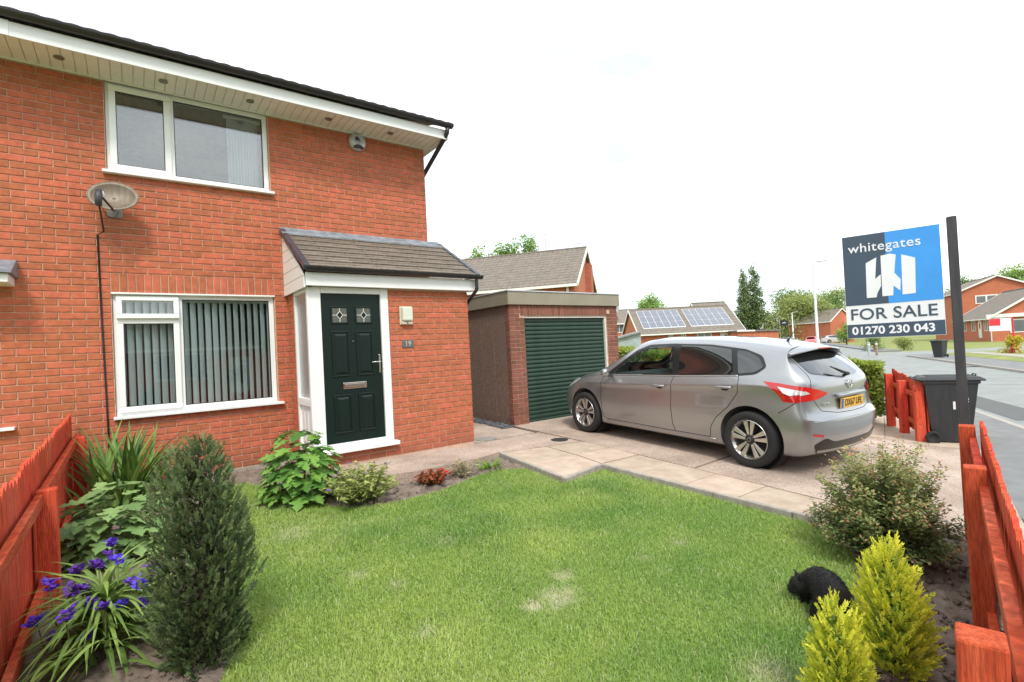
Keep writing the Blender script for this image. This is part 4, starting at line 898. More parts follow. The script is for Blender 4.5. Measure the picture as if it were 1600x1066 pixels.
def build_car_body():
    cols = car_cage()
    n = 13; half = len(cols)
    vs = []; idx = {}
    bm = bmesh.new()
    def V(p):
        k_ = (round(p[0], 4), round(p[1], 4), round(p[2], 4))
        if k_ not in idx: idx[k_] = bm.verts.new(p)
        return idx[k_]
    for sgn in (1, -1):
        for i in range(half-1):
            for j in range(n-1):
                q = []
                for (a, b) in ((i, j), (i+1, j), (i+1, j+1), (i, j+1)):
                    p = cols[a][b]; v = V((p[0], p[1]*sgn, p[2]))
                    if v not in q: q.append(v)
                if len(q) >= 3:
                    try: bm.faces.new(q)
                    except ValueError: pass
    bmesh.ops.recalc_face_normals(bm, faces=bm.faces)
    cl = bm.edges.layers.float.new('crease_edge')
    for sgn in (1, -1):
        for i in range(3, half-4):
            e = bm.edges.get([V((*cols[a][6][:1], cols[a][6][1]*sgn, cols[a][6][2])) for a in (i, i+1)])
            if e: e[cl] = .8
        for i in range(0, 3):
            e = bm.edges.get([V((cols[a][4][0], cols[a][4][1]*sgn, cols[a][4][2])) for a in (i, i+1)])
            if e: e[cl] = .5
    me = bpy.data.meshes.new('body'); bm.to_mesh(me); bm.free()
    o = bpy.data.objects.new('tmp', me); C.objects.link(o)
    md = o.modifiers.new('s', 'SUBSURF'); md.levels = 3; md.render_levels = 3
    # wheel openings
    cm = MB()
    for x in (0, WB):
        for s_ in (-1, 1):
            prof = [(.372, s_*.56), (.372, s_*1.1)]; cm.lathe(prof, 40, 'Y', (x, 0, WR+.012))
    cme = bpy.data.meshes.new('c'); cme.from_pydata(cm.v, [], cm.f)
    b2 = bmesh.new(); b2.from_mesh(cme); bmesh.ops.recalc_face_normals(b2, faces=b2.faces); b2.to_mesh(cme); b2.free()
    oc = bpy.data.objects.new('tmpc', cme); C.objects.link(oc)
    # floor so that the shell is closed for the cut
    dg = bpy.context.evaluated_depsgraph_get(); full = bpy.data.meshes.new_from_object(o.evaluated_get(dg))
    tree_b = bmesh.new(); tree_b.from_mesh(full); tree = BVHTree.FromBMesh(tree_b)
    hole = [e for e in tree_b.edges if e.is_boundary]
    bmesh.ops.holes_fill(tree_b, edges=hole, sides=0); bmesh.ops.recalc_face_normals(tree_b, faces=tree_b.faces)
    full2 = bpy.data.meshes.new('body'); tree_b.to_mesh(full2); tree_b.free()
    o.modifiers.clear(); o.data = full2
    md = o.modifiers.new('b', 'BOOLEAN'); md.object = oc; md.operation = 'DIFFERENCE'; md.solver = 'EXACT'
    dg = bpy.context.evaluated_depsgraph_get(); dg.update(); fin = bpy.data.meshes.new_from_object(o.evaluated_get(dg))
    bpy.data.objects.remove(o); bpy.data.objects.remove(oc)
    bs = bmesh.new(); bs.from_mesh(fin); bmesh.ops.remove_doubles(bs, verts=bs.verts, dist=.0005)
    for e in bs.edges:
        if len(e.link_faces) == 2 and e.calc_face_angle(0) > .6: e.smooth = False
    bs.to_mesh(fin); bs.free()
    return fin, tree
CAR_BODY, CAR_TREE = build_car_body()

def project(poly, axis, sgn, off, step=.05, both=None, backoff=None):
    """lay a flat outline on the car skin: axis 'Y' side views (x,z), axis 'X' tail/nose views (y,z), axis 'Z' from above (x,y)"""
    bm = bmesh.new(); bm.faces.new([bm.verts.new((u, v, 0)) for u, v in poly])
    us = [p[0] for p in poly]; vs_ = [p[1] for p in poly]
    for ax, lo, hi in ((0, min(us), max(us)), (1, min(vs_), max(vs_))):
        k_ = lo+step
        while k_ < hi-1e-4:
            no = Vector((1, 0, 0)) if ax == 0 else Vector((0, 1, 0))
            bmesh.ops.bisect_plane(bm, geom=bm.verts[:]+bm.edges[:]+bm.faces[:], plane_co=no*k_, plane_no=no); k_ += step
    for v in bm.verts:
        u, w_ = v.co.x, v.co.y
        if axis == 'Y': o_, d = Vector((u, sgn*2, w_)), Vector((0, -sgn, 0))
        elif axis == 'X': o_, d = Vector((sgn*6, u, w_)), Vector((-sgn, 0, 0))
        else: o_, d = Vector((u, w_, 4)), Vector((0, 0, -1))
        h = CAR_TREE.ray_cast(o_, d)
        if h[0] is None:
            h = CAR_TREE.find_nearest(Vector((u, sgn*.85, w_)) if axis == 'Y' else Vector((-.7 if sgn < 0 else 3.4, u, w_)) if axis == 'X' else Vector((u, w_, 1.4)))
        nn = h[1]
        if nn.dot(d) > 0: nn = -nn
        v.co = h[0]+nn*off
    bmesh.ops.recalc_face_normals(bm, faces=bm.faces)
    me = bpy.data.meshes.new('skin'); bm.to_mesh(me); bm.free(); return me
def skin(name, poly, axis, sgn, off, mat, parent, step=.05, thick=0.):
    me = project(poly, axis, sgn, off, step)
    o = link(name, me, mat, parent, True, world=False)
    if thick:
        md = o.modifiers.new('s', 'SOLIDIFY'); md.thickness = thick; md.offset = -1
    return o
def skin_line(name, pts, axis, sgn, r, mat, parent, off=0., n=10, seg=6):
    """thin tube lying on the skin along a polyline"""
    P = []
    for a, b in zip(pts, pts[1:]):
        for t in range(n): P.append((a[0]+(b[0]-a[0])*t/n, a[1]+(b[1]-a[1])*t/n))
    P.append(pts[-1]); Q = []
    for u, w_ in P:
        if axis == 'Y': h = CAR_TREE.ray_cast(Vector((u, sgn*2, w_)), Vector((0, -sgn, 0)))
        elif axis == 'X': h = CAR_TREE.ray_cast(Vector((sgn*6, u, w_)), Vector((-sgn, 0, 0)))
        else: h = CAR_TREE.ray_cast(Vector((u, w_, 4)), Vector((0, 0, -1)))
        if h[0] is not None:
            Q.append(h[0]+h[1]*off)
    return MB().tube(Q, r, seg).build(name, mat, parent, smooth=True, world=False)
def smooth_poly(P, k_=2):
    for _ in range(k_):
        Q = []
        for a, b in zip(P, P[1:]+P[:1]): Q += [(a[0]*.75+b[0]*.25, a[1]*.75+b[1]*.25), (a[0]*.25+b[0]*.75, a[1]*.25+b[1]*.75)]
        P = Q
    return P
def round_poly(P, r=.03):
    Q = []
    n = len(P)
    for i in range(n):
        p = Vector(P[i]); a = Vector(P[i-1]); b = Vector(P[(i+1) % n])
        da = (a-p); db = (b-p); ra = min(r, da.length*.4); rb = min(r, db.length*.4)
        q0 = p+da.normalized()*ra; q1 = p+db.normalized()*rb
        for t in (0, .33, .67, 1): Q.append(tuple(q0*(1-t)**2+p*2*t*(1-t)+q1*t*t))
    return Q

def paint(name, col, metal=.6):
    m = M(name, col, .34, .02, 3, metal=metal, coat=1., spec=.5); return m
silver = paint('silver_paint', (.36, .363, .368), .78)
car_glass = glassmat('car_glass', (.62, .74, .70), .05); car_dark = M('privacy_glass', (.012, .014, .015), .03, .1, 5, coat=1., spec=.8)
rubber = M('tyre_rubber', (.018, .018, .018), .8, .2, 30, .2, 80); trim = M('satin_black', (.012, .012, .013), .35, .1, 5)
alloy = M('alloy', (.62, .61, .58), .25, .06, 9, metal=.9); alloy_dark = M('alloy_dark', (.03, .03, .032), .4, .1, 9, metal=.4)
lamp_red = M('lamp_red', (.55, .012, .012), .08, .05, 5, coat=1.); lamp_clear = M('lamp_clear', (.72, .70, .68), .1, .15, 18, coat=1., metal=.3)

def make_wheel(name, side):
    w_ = bpy.data.objects.new(name, None)
    C.objects.link(w_); s_ = side
    ty = MB().lathe([(.222, -.09*s_), (.25, -.105*s_), (.295, -.108*s_), (.312, -.092*s_), (.318, -.05*s_), (.318, .05*s_), (.312, .092*s_), (.295, .108*s_), (.25, .105*s_), (.222, .09*s_)], 48, 'Y', close=True).build('tyre', rubber, w_, smooth=True, world=False)
    rim = MB().lathe([(.218, .102*s_), (.224, .10*s_), (.224, .085*s_), (.205, .075*s_), (.20, -.07*s_)], 48, 'Y', close=True).build('rim', alloy, w_, smooth=True, world=False)
    MB().lathe([(.0, -.02*s_), (.20, -.02*s_)], 32, 'Y', close=True).build('brake_disc', alloy_dark, w_, world=False)
    for k_ in range(5):
        for e in (-1, 1):
            a = 2*pi*k_/5+e*.17+pi/2; a2 = 2*pi*k_/5+e*.27+pi/2; ai = 2*pi*k_/5+e*.02+pi/2
            def P(r, t, d): return (r*cos(t), d*s_, r*sin(t))
            wd = .10
            pts = [P(.055, a+e*.35, .076), P(.055, a-e*.12, .076), P(.214, a2-e*.20, .088), P(.214, a2+e*.07, .088)]
            low = [(x, y-.035*s_, z) for x, y, z in pts]
            MB().add(pts+low, [(0, 1, 2, 3), (7, 6, 5, 4)]+[(i, (i+1) % 4, 4+(i+1) % 4, 4+i) for i in range(4)]).build('spoke', alloy, w_, world=False, bevel=.004)
    MB().lathe([(.0, .092*s_), (.026, .09*s_), (.030, .082*s_), (.062, .074*s_), (.066, .04*s_)], 24, 'Y', close=True).build('hub_cap', alloy_dark, w_, smooth=True, world=False)
    MB().lathe([(.020, .0935*s_), (.024, .0935*s_)], 20, 'Y', close=True).build('badge_ring', alloy, w_, world=False)
    for k_ in range(5):
        t = 2*pi*k_/5+pi/2+.63
        MB().lathe([(.009, .072*s_), (.009, .082*s_)], 8, 'Y', (.046*cos(t), 0, .046*sin(t))).build('wheel_nut', trim, w_, world=False)
    return w_

def make_car(root, body_mat, detail=True):
    me = CAR_BODY.copy() if not detail else CAR_BODY
    body = link('body', me, [body_mat], root, True, world=False)
    # ---- side glass outlines (x, z)
    fwin = round_poly([(1.10, .992), (2.17, .950), (2.24, .965), (1.80, 1.285), (1.58, 1.348), (1.18, 1.374)], .04)
    rwin = round_poly([(.22, 1.045), (1.00, 1.0), (1.06, 1.376), (.62, 1.362), (.32, 1.33)], .03)
    qwin = round_poly([(-.13, 1.135), (-.04, 1.075), (.15, 1.052), (.245, 1.318), (.10, 1.298), (-.04, 1.235)], .03)
    surround = round_poly([(-.16, 1.14), (-.06, 1.056), (.15, 1.032), (1.05, .982), (2.24, .932), (2.36, .942), (1.84, 1.305), (1.62, 1.382), (1.2, 1.398), (.62, 1.386), (.15, 1.333), (-.07, 1.26)], .04)
    hole = [smooth_poly(fwin, 0)]
    for s_ in (1, -1):
        skin('window_surround', surround, 'Y', s_, .004, trim, root, .03)
        for nm, q, mt in (('front_side_window', fwin, car_glass), ('rear_side_window', rwin, car_dark), ('quarter_window', qwin, car_dark)):
            skin(nm, q, 'Y', s_, .008, mt if detail else car_dark, root, .03)
    if detail:
        # see-through front windows and screen: open the skin behind the panes
        screen = round_poly([(2.52, .60), (2.64, 0), (2.52, -.60), (1.98, -.50), (2.0, 0), (1.98, .50)], .06)
        bm = bmesh.new(); bm.from_mesh(me)
        def inset(P, d):
            c = Vector((sum(p[0] for p in P)/len(P), sum(p[1] for p in P)/len(P))); return [tuple(c+(Vector(p)-c)*(1-d/max((Vector(p)-c).length, .01))) for p in P]
        fi = inset(fwin, .025); si = inset(screen, .03)
        dead = [f for f in bm.faces if (abs(f.calc_center_median().y) > .5 and in_poly(f.calc_center_median().x, f.calc_center_median().z, fi)) or (f.normal.z > .3 and f.calc_center_median().z > .98 and in_poly(f.calc_center_median().x, f.calc_center_median().y, si))]
        bmesh.ops.delete(bm, geom=dead, context='FACES'); bm.to_mesh(me); bm.free()
        for o in [q for q in root.children if q.name.startswith('window_surround')]:
            b2 = bmesh.new(); b2.from_mesh(o.data); bmesh.ops.delete(b2, geom=[f for f in b2.faces if in_poly(f.calc_center_median().x, f.calc_center_median().z, fi)], context='FACES'); b2.to_mesh(o.data); b2.free()
        skin('windscreen', screen, 'Z', 1, .004, car_glass, root, .08)
    # ---- tail
    rwy = round_poly([(-.56, 1.07), (-.3, 1.03), (0, 1.015), (.3, 1.03), (.56, 1.07), (.50, 1.26), (0, 1.29), (-.50, 1.26)], .04)
    skin('rear_window', rwy, 'X', -1, .004, car_dark, root)
    for s_ in (1, -1):
        # boomerang tail lamp: side wing and tail part in one outline seen from the side / from behind
        ls = [(-.17, .99), (-.34, .975), (-.50, .95), (-.585, .93), (-.585, .80), (-.50, .775), (-.38, .785), (-.36, .82), (-.31, .88), (-.24, .94)]
        lamp = skin('tail_lamp', ls, 'Y', s_, .008, lamp_red, root, .03)
        skin('clear_lens', [(-.33, .938), (-.42, .922), (-.53, .90), (-.535, .862), (-.45, .85), (-.39, .875)], 'Y', s_, .013, lamp_clear, root, .03)
        lt = [(s_*.44, .865), (s_*.50, .835), (s_*.62, .80), (s_*.78, .785), (s_*.80, .935), (s_*.70, .935), (s_*.57, .905)]
        lp2 = skin('tail_lamp', lt if s_ > 0 else lt[::-1], 'X', -1, .009, lamp_red, root, .03)
        skin('clear_lens', [(s_*.68, .868), (s_*.77, .85), (s_*.78, .895), (s_*.72, .895)], 'X', -1, .014, lamp_clear, root, .03)
    if detail:
        gap = M('panel_gap', (.012, .012, .012), .8, .1, 5)
        for s_ in (1, -1):
            for nm, pts in (('door_gap', [(2.36, .93), (2.39, .86), (2.40, .60), (2.39, .36), (2.37, .30), (2.31, .275)]), ('door_gap', [(1.07, .98), (1.085, .80), (1.09, .55), (1.08, .36), (1.05, .265)]), ('door_gap', [(.14, 1.035), (.12, .96), (.13, .84), (.26, .66), (.42, .52), (.50, .40), (.52, .275)]),
                            ('sill_line', [(2.31, .275), (1.1, .265), (.52, .27)]), ('bumper_gap', [(-.50, .775), (-.40, .70), (-.33, .655)]), ('bonnet_gap', [(2.38, .93), (2.7, .905), (3.0, .84), (3.12, .78)])):
                skin_line(nm, pts, 'Y', s_, .0045, gap, root, -.001)
            skin_line('window_chrome', [(2.32, .937), (1.7, .957), (1.05, .982), (.4, 1.018), (.15, 1.032)], 'Y', s_, .006, alloy, root, .004)
            skin_line('sill_highlight', [(2.3, .255), (1.4, .25), (.45, .25)], 'Y', s_, .006, body_mat, root, .0)
            for x, z in ((1.27, .845), (.29, .895)):
                h = CAR_TREE.ray_cast(Vector((x, s_*2, z)), Vector((0, -s_, 0)))[0]
                hd = MB().tube([h+Vector((-.10, s_*.012, .004)), h+Vector((-.095, s_*.03, .004)), h+Vector((0, s_*.034, .002)), h+Vector((.095, s_*.03, -.002)), h+Vector((.10, s_*.012, -.002))], [.012, .014, .015, .014, .012], 10).build('door_handle', body_mat, root, smooth=True, world=False)
                skin('handle_cup', [(x+.055*cos(a), z-.012+.03*sin(a)) for a in np.linspace(0, 2*pi, 16, False)], 'Y', s_, .002, trim, root, .03)
            # mirror
            mp_ = Vector((2.20, s_*.86, .965)); mm = MB()
            prof = [(.0, .0), (.05, .0), (.085, .03), (.09, .08), (.075, .13), (.03, .155), (0, .158)]
            vs = []; NN = 16
            for j, (r, d) in enumerate([(.02, 0), (.06, .004), (.078, .03), (.075, .07), (.05, .10), (.015, .112)]):
                vs += [mp_+Vector((d-.03, s_*(.03+.115*(.5+.5*cos(2*pi*k_/NN)*r/.078)), r*.82*sin(2*pi*k_/NN)+.01)) for k_ in range(NN)]
            mm.add(vs, [(j*NN+k_, j*NN+(k_+1) % NN, (j+1)*NN+(k_+1) % NN, (j+1)*NN+k_) for j in range(5) for k_ in range(NN)]+[tuple(range(NN))[::-1], tuple(5*NN+k_ for k_ in range(NN))])
            mo = mm.build('door_mirror', body_mat, root, smooth=True, world=False)
            MB().bar(mp_+Vector((.02, -s_*.05, -.03)), mp_+Vector((.0, s_*.06, -.03)), .05, .035).build('mirror_arm', trim, mo, bevel=.01, world=False)
            # wheel arch liner
            for x in (0, WB):
                MB().lathe([(.371, s_*.57), (.371, s_*.80), (.0, s_*.57)], 40, 'Y', (x, 0, WR+.012), close=True).build('arch_liner', trim, root, smooth=False, world=False)
        # tailgate outline, spoiler, wiper, emblem, plate
        skin_line('tailgate_gap', [(-.54, 1.28), (-.60, 1.07), (-.66, .93), (-.64, .80), (-.55, .68), (-.30, .643), (0, .637), (.30, .643), (.55, .68), (.64, .80), (.66, .93), (.60, 1.07), (.54, 1.28)], 'X', -1, .0035, gap, root, -.0005)
        sp = []; NN = 15
        for k_ in range(NN):
            y = -.56+1.12*k_/(NN-1); c_ = 1-(abs(y)/.56)**4; e = -.13*c_-.02
            zt = 1.388-.06*(abs(y)/.56)**2
            sp += [(-.08, y, zt+.008), (-.22, y, zt-.01), (-.32+e*.68, y, zt-.045), (-.32+e*.72, y, zt-.065), (-.31+e*.3, y, zt-.08), (-.22, y, zt-.085)]
        f_ = [(k_*6+j, k_*6+j+1, (k_+1)*6+j+1, (k_+1)*6+j) for k_ in range(NN-1) for j in range(5)]+[tuple(range(6)), tuple((NN-1)*6+j for j in range(6))[::-1]]
        spo = MB().add(sp, f_).build('spoiler', body_mat, root, smooth=True, world=False, bevel=.006)
        MB().add([(q[0]+.004, q[1]*.97, q[2]-.012) for k_ in range(NN) for q in (sp[k_*6+3], sp[k_*6+4], sp[k_*6+5])], [(k_*3+j, k_*3+j+1, (k_+1)*3+j+1, (k_+1)*3+j) for k_ in range(NN-1) for j in range(2)]).build('spoiler_underside', trim, root, world=False)
        MB().box(-.430, -.405, -.15, .15, 1.322, 1.332).build('brake_light', lamp_red, spo, world=False)
        hp = CAR_TREE.ray_cast(Vector((-3, 0, 1.035)), Vector((1, 0, 0)))[0]
        MB().tube([hp+Vector((-.01, 0, .0)), hp+Vector((-.045, 0, .01)), hp+Vector((-.03, .12, .04)), hp+Vector((.02, .26, .10))], [.022, .02, .015, .007], 8).build('rear_wiper', trim, root, smooth=True, world=False)
        ep = CAR_TREE.ray_cast(Vector((-3, 0, .935)), Vector((1, 0, 0)))[0]
        MB().tube([ep+Vector((-.012, .05*cos(a), .043*sin(a))) for a in np.linspace(0, 2*pi, 33)], .0065, 6, False).build('emblem_ring', alloy, root, smooth=True, world=False)
        MB().box(ep.x-.02, ep.x-.006, -.066, .066, ep.z-.009, ep.z+.009).build('emblem_bar', alloy, root, bevel=.002, world=False)
        lid = MB(); pz = .735
        pp = CAR_TREE.ray_cast(Vector((-3, 0, pz)), Vector((1, 0, 0)))[0]; X = pp.x-.02
        MB().bar((X+.01, -.31, pz+.09), (X+.01, .31, pz+.09), .05, .04).build('plate_garnish', body_mat, root, bevel=.015, world=False)
        tilt = Matrix.Translation((X, 0, pz)) @ Matrix.Rotation(radians(-4), 4, 'Y')
        pb = MB().box(-.006, .01, -.26, .26, -.056, .056, mat=tilt).build('number_plate', M('plate_yellow', (.72, .40, .035), .4, .03, 5), root, bevel=.004, world=False)
        MB().box(-.008, -.004, .215, .258, -.054, .054, mat=tilt).build('plate_band', M('plate_blue', (.02, .12, .42), .4, .05, 5), pb, world=False)
        tm = text_mesh('DX67 UFL', .105, .0008, .0012, 'CENTER', 1.02)
        tm.transform(tilt @ Matrix(((0, 0, -1, -.008), (-1, 0, 0, -.02), (0, 1, 0, 0), (0, 0, 0, 1))) @ Matrix.Diagonal((.86, 1, 1, 1)))
        link('plate_letters', tm, M('plate_black', (.02, .015, .01), .5, .05, 5), pb, world=False)
        bh = CAR_TREE.ray_cast(Vector((-3, .46, .745)), Vector((1, 0, 0)))[0]
        tm = text_mesh('PULSAR', .04, .002, .0008, 'CENTER', 1.15); tm.transform(Matrix(((0, 0, -1, bh.x-.006), (-1, .0, 0, .46), (0, 1, 0, .745), (0, 0, 0, 1)))); 
        link('badge_letters', tm, alloy, root, world=False)
        low = round_poly([(-.62, .22), (.62, .22), (.70, .33), (.56, .40), (.42, .345), (-.42, .345), (-.56, .40), (-.70, .33)], .04)
        skin('lower_valance', low, 'X', -1, .004, trim, root, .06)
        for s_ in (1, -1): skin('reflector', [(s_*.60, .41), (s_*.72, .43), (s_*.72, .455), (s_*.60, .435)], 'X', -1, .005, lamp_red, root, .05)
        skin_line('bumper_edge', [(-.72, .575), (-.4, .588), (0, .592), (.4, .588), (.72, .575)], 'X', -1, .008, body_mat, root, -.002)
        # head lamps, grille, roof aerial
        for s_ in (1, -1):
            skin('head_lamp', [(3.46, .66), (3.34, .765), (3.08, .835), (2.94, .84), (3.05, .77), (3.3, .66)], 'Y', s_, .006, lamp_clear, root, .04)
        skin('grille', round_poly([(-.42, .52), (.42, .52), (.36, .66), (-.36, .66)], .03), 'X', 1, .005, trim, root)
        MB().tube([(-.0, 0, 1.41), (-.02, 0, 1.435), (-.11, 0, 1.57)], [.02, .008, .003], 8).build('aerial', trim, root, smooth=True, world=False)
        MB().box(.4, 2.9, -.6, .6, .16, .2).build('underbody', trim, root, world=False)
        # cabin
        seatm = M('seat_cloth', (.035, .036, .04), .9, .2, 40); dashm = M('dash_plastic', (.03, .032, .034), .6, .1, 9)
        for y in (.36, -.36):
            seat = MB().box(1.0, 1.5, y-.25, y+.25, .42, .56).build('front_seat', seatm, root, bevel=.05, world=False, seg=3)
            MB().bar((1.02, y, .55), (.80, y, 1.12), .48, .13, (1, 0, 0)).build('seat_back', seatm, seat, bevel=.05, world=False, seg=3)
            MB().bar((.80, y, 1.14), (.77, y, 1.32), .26, .09, (1, 0, 0)).build('head_rest', seatm, seat, bevel=.04, world=False, seg=3)
        MB().box(-.1, .35, -.62, .62, .42, .98).build('rear_seat', seatm, root, bevel=.08, world=False, seg=3)
        MB().prism([(1.98, .62), (2.50, .62), (2.52, .93), (2.30, .95), (2.02, .89)], lambda u, v, d: (u, d, v), -.70, .70).build('dashboard', dashm, root, bevel=.03, world=False)
        sw = MB().tube([Vector((1.93, -.36, .90))+Vector((-.06*sin(a), .185*cos(a), .17*sin(a))) for a in np.linspace(0, 2*pi, 29)], .015, 8, False).build('steering_wheel', trim, root, smooth=True, world=False)
        MB().box(1.90, 1.95, -.50, -.22, .88, .92).build('wheel_spoke', trim, sw, world=False)
        MB().box(1.95, 1.99, -.11, .11, 1.33, 1.39).build('inner_mirror', trim, root, bevel=.015, world=False)
        MB().box(.0, 2.6, -.74, .74, .2, .42).build('cabin_floor', dashm, root, world=False)
    for x in (0, WB):
        for s_ in (1, -1):
            wh = make_wheel('wheel', s_) if detail else simple_wheel(s_)
            wh.parent = root; wh.location = (x, s_*.775, WR)
def simple_wheel(s_):
    w_ = MB().lathe([(.0, .07*s_), (.2, .09*s_), (.21, .10*s_), (.318, .10*s_), (.318, -.1*s_), (0, -.1*s_)], 20, 'Y', close=True).build('wheel', rubber, world=False)
    MB().lathe([(.0, .092*s_), (.19, .102*s_)], 20, 'Y', close=True).build('hub', alloy, w_, world=False); return w_
def car_matrix(o, p, ang, pitch=0.):
    """stand a car with its rear axle centre at p, nose along ang (clockwise from +Y)"""
    o.location = p; o.rotation_euler = (0, -pitch, pi/2-ang)
CAR_POS = Vector((6.42, 2.98, 0)); CAR_ANG = radians(3.6)
car = thing('parked_car', 'silver hatchback parked on the driveway with its nose at the garage', 'car')
make_car(car, silver)
car_matrix(car, (CAR_POS.x, CAR_POS.y, drive_z(2.98)+.002), CAR_ANG, math.atan(.036))

# ================================================================== FENCES
def timber(name, stretch):
    """red stained softwood: streaky grain, faded patches, dark knots and a grubby foot"""
    m = M(name, (.52, .060, .030), .88, .22, 4, .6, 26, col2=(.76, .125, .062), stretch=stretch, rand=.16, world=True, detail=8, spec=.15)
    n = m.node_tree.nodes; l = m.node_tree.links; b = n['Principled BSDF']; src = b.inputs['Base Color'].links[0].from_socket
    ge = n.new('ShaderNodeNewGeometry'); mp_ = n.new('ShaderNodeMapping'); mp_.inputs['Scale'].default_value = tuple(4.5*c for c in stretch); l.new(ge.outputs['Position'], mp_.inputs[0])
    g1 = n.new('ShaderNodeTexNoise'); g1.inputs['Scale'].default_value = 4; g1.inputs['Detail'].default_value = 6; g1.inputs['Distortion'].default_value = .6; l.new(mp_.outputs[0], g1.inputs['Vector'])
    r1 = n.new('ShaderNodeMapRange'); r1.inputs['From Min'].default_value = .35; r1.inputs['From Max'].default_value = .65; r1.inputs['To Min'].default_value = .66; r1.inputs['To Max'].default_value = 1.12; l.new(g1.outputs[0], r1.inputs['Value'])
    f1 = n.new('ShaderNodeTexNoise'); f1.inputs['Scale'].default_value = 2.2; f1.inputs['Detail'].default_value = 5; l.new(ge.outputs['Position'], f1.inputs['Vector'])
    r2 = n.new('ShaderNodeMapRange'); r2.inputs['From Min'].default_value = .52; r2.inputs['From Max'].default_value = .75; r2.inputs['To Max'].default_value = .45; l.new(f1.outputs[0], r2.inputs['Value'])
    fade = n.new('ShaderNodeMixRGB'); fade.inputs[2].default_value = (.62, .20, .12, 1); l.new(r2.outputs[0], fade.inputs[0]); l.new(src, fade.inputs[1])
    kn = n.new('ShaderNodeTexVoronoi'); kn.inputs['Scale'].default_value = 4.2; l.new(ge.outputs['Position'], kn.inputs['Vector'])
    r3 = n.new('ShaderNodeMapRange'); r3.inputs['From Min'].default_value = .05; r3.inputs['From Max'].default_value = .09; r3.inputs['To Min'].default_value = .45; r3.inputs['To Max'].default_value = 1; l.new(kn.outputs['Distance'], r3.inputs['Value'])
    mu = n.new('ShaderNodeMath'); mu.operation = 'MULTIPLY'; l.new(r1.outputs[0], mu.inputs[0]); l.new(r3.outputs[0], mu.inputs[1])
    h = n.new('ShaderNodeHueSaturation'); l.new(fade.outputs[0], h.inputs['Color']); l.new(mu.outputs[0], h.inputs['Value']); l.new(h.outputs[0], b.inputs['Base Color']); return m
stain = timber('red_timber', (9, 9, .8)); stain_h = timber('red_timber_rail', (1.2, 1.2, 12))
def fence(name, label, A, B, h_pick, posts, rails, side, group, top_post=None, pick_w=.092, gap=.010, zf=None, post_w=.1, both_low=True, pick_from=0., point=.035, shift=None):
    """timber fence: A,B plan ends, pickets on the outer side, rails and posts on the inner (side = +1 left of A->B)"""
    A = Vector(A); B = Vector(B); d = (B-A); L = d.length; d.normalize(); n = Vector((-d.y, d.x))*side
    t = thing(name, label, 'fence', (A.x, A.y, zf(*A)), group=group)
    zf_ = lambda u: zf(*(A+d*u))
    # pickets
    pk = MB(); w2 = pick_w/2; hh = 1.0
    vs = [(-w2, 0, 0), (w2, 0, 0), (w2, 0, hh-point), (w2*.25, 0, hh), (-w2*.25, 0, hh), (-w2, 0, hh-point)]
    pk.add(vs+[(x, .018, z) for x, y, z in vs], [(0, 1, 2, 3, 4, 5), (11, 10, 9, 8, 7, 6)]+[(i, (i+1) % 6, 6+(i+1) % 6, 6+i) for i in range(6)])
    me = None; u = pick_from+w2
    while u < L-.02:
        p = A+d*u-n*.02; z = zf_(u); m4 = Matrix(((d.x, -n.x, 0, p.x), (d.y, -n.y, 0, p.y), (0, 0, 1, z+.03), (0, 0, 0, 1))) @ Matrix.Rotation(random.uniform(-.012, .012), 4, 'Y') @ Matrix.Diagonal((1, 1, h_pick+random.uniform(-.02, .02), 1))
        if me is None: o = pk.build('picket', stain, t); o.matrix_basis = m4; me = o.data
        else: put('picket', me, t, m4)
        u += pick_w+gap
    for i, (u0, u1) in enumerate(zip([0]+posts, posts+[L])):
        if u1-u0 < .15: continue
        for rz in rails:
            a = A+d*(u0+.02)+n*.022; b = A+d*(u1-.02)+n*.022
            MB().bar((a.x, a.y, zf_(u0)+rz), (b.x, b.y, zf_(u1)+rz), .04, .075).build('rail', stain_h, t, bevel=.006)
    for k_, u in enumerate(posts):
        p = A+d*u+n*(.05+post_w/2-.045+(shift[k_] if shift else 0)); z = zf_(u); hp = (top_post[k_] if top_post else h_pick-.12)
        m4 = Matrix(((d.x, n.x, 0, p.x), (d.y, n.y, 0, p.y), (0, 0, 1, z), (0, 0, 0, 1))) @ Matrix.Rotation(random.uniform(-.01, .01), 4, 'Y')
        MB().box(-post_w/2, post_w/2, -post_w/2, post_w/2, -.15, hp, mat=m4).build('post', stain, t, bevel=.008)
    return t
lz = lambda x, y: lawn_z(y)
fence('picket_fence', 'red stained picket fence between the two front gardens on the left', (-.52, .9), (-.52, 7.15), .90, [1.0, 3.5, 5.93], [.12, .68], -1, 'red timber fences', [.80, .74, .72], zf=lz)
rz_ = lambda x, y: lawn_z(y)-.01
fence('picket_fence', 'red stained picket fence along the pavement beside the golden conifers', (1.05, .10), (5.08, .985), .885, [.60, 2.58, 4.06], [.10, .75], 1, 'red timber fences', [.90, .88, .87], zf=rz_, post_w=.095, shift=[.05, 0, 0])
fzf = lambda x, y: -.16+.14*smoothstep(9.9, 11.9, x)
fence('picket_fence', 'short red fence panel beside the black bin at the far side of the drive', (9.9, 2.5), (11.32, 3.34), .88, [.05, .82, 1.56], [.2, .66], 1, 'red timber fences', [.86, .84, .84], zf=fzf, post_w=.12, point=.008, pick_w=.12)

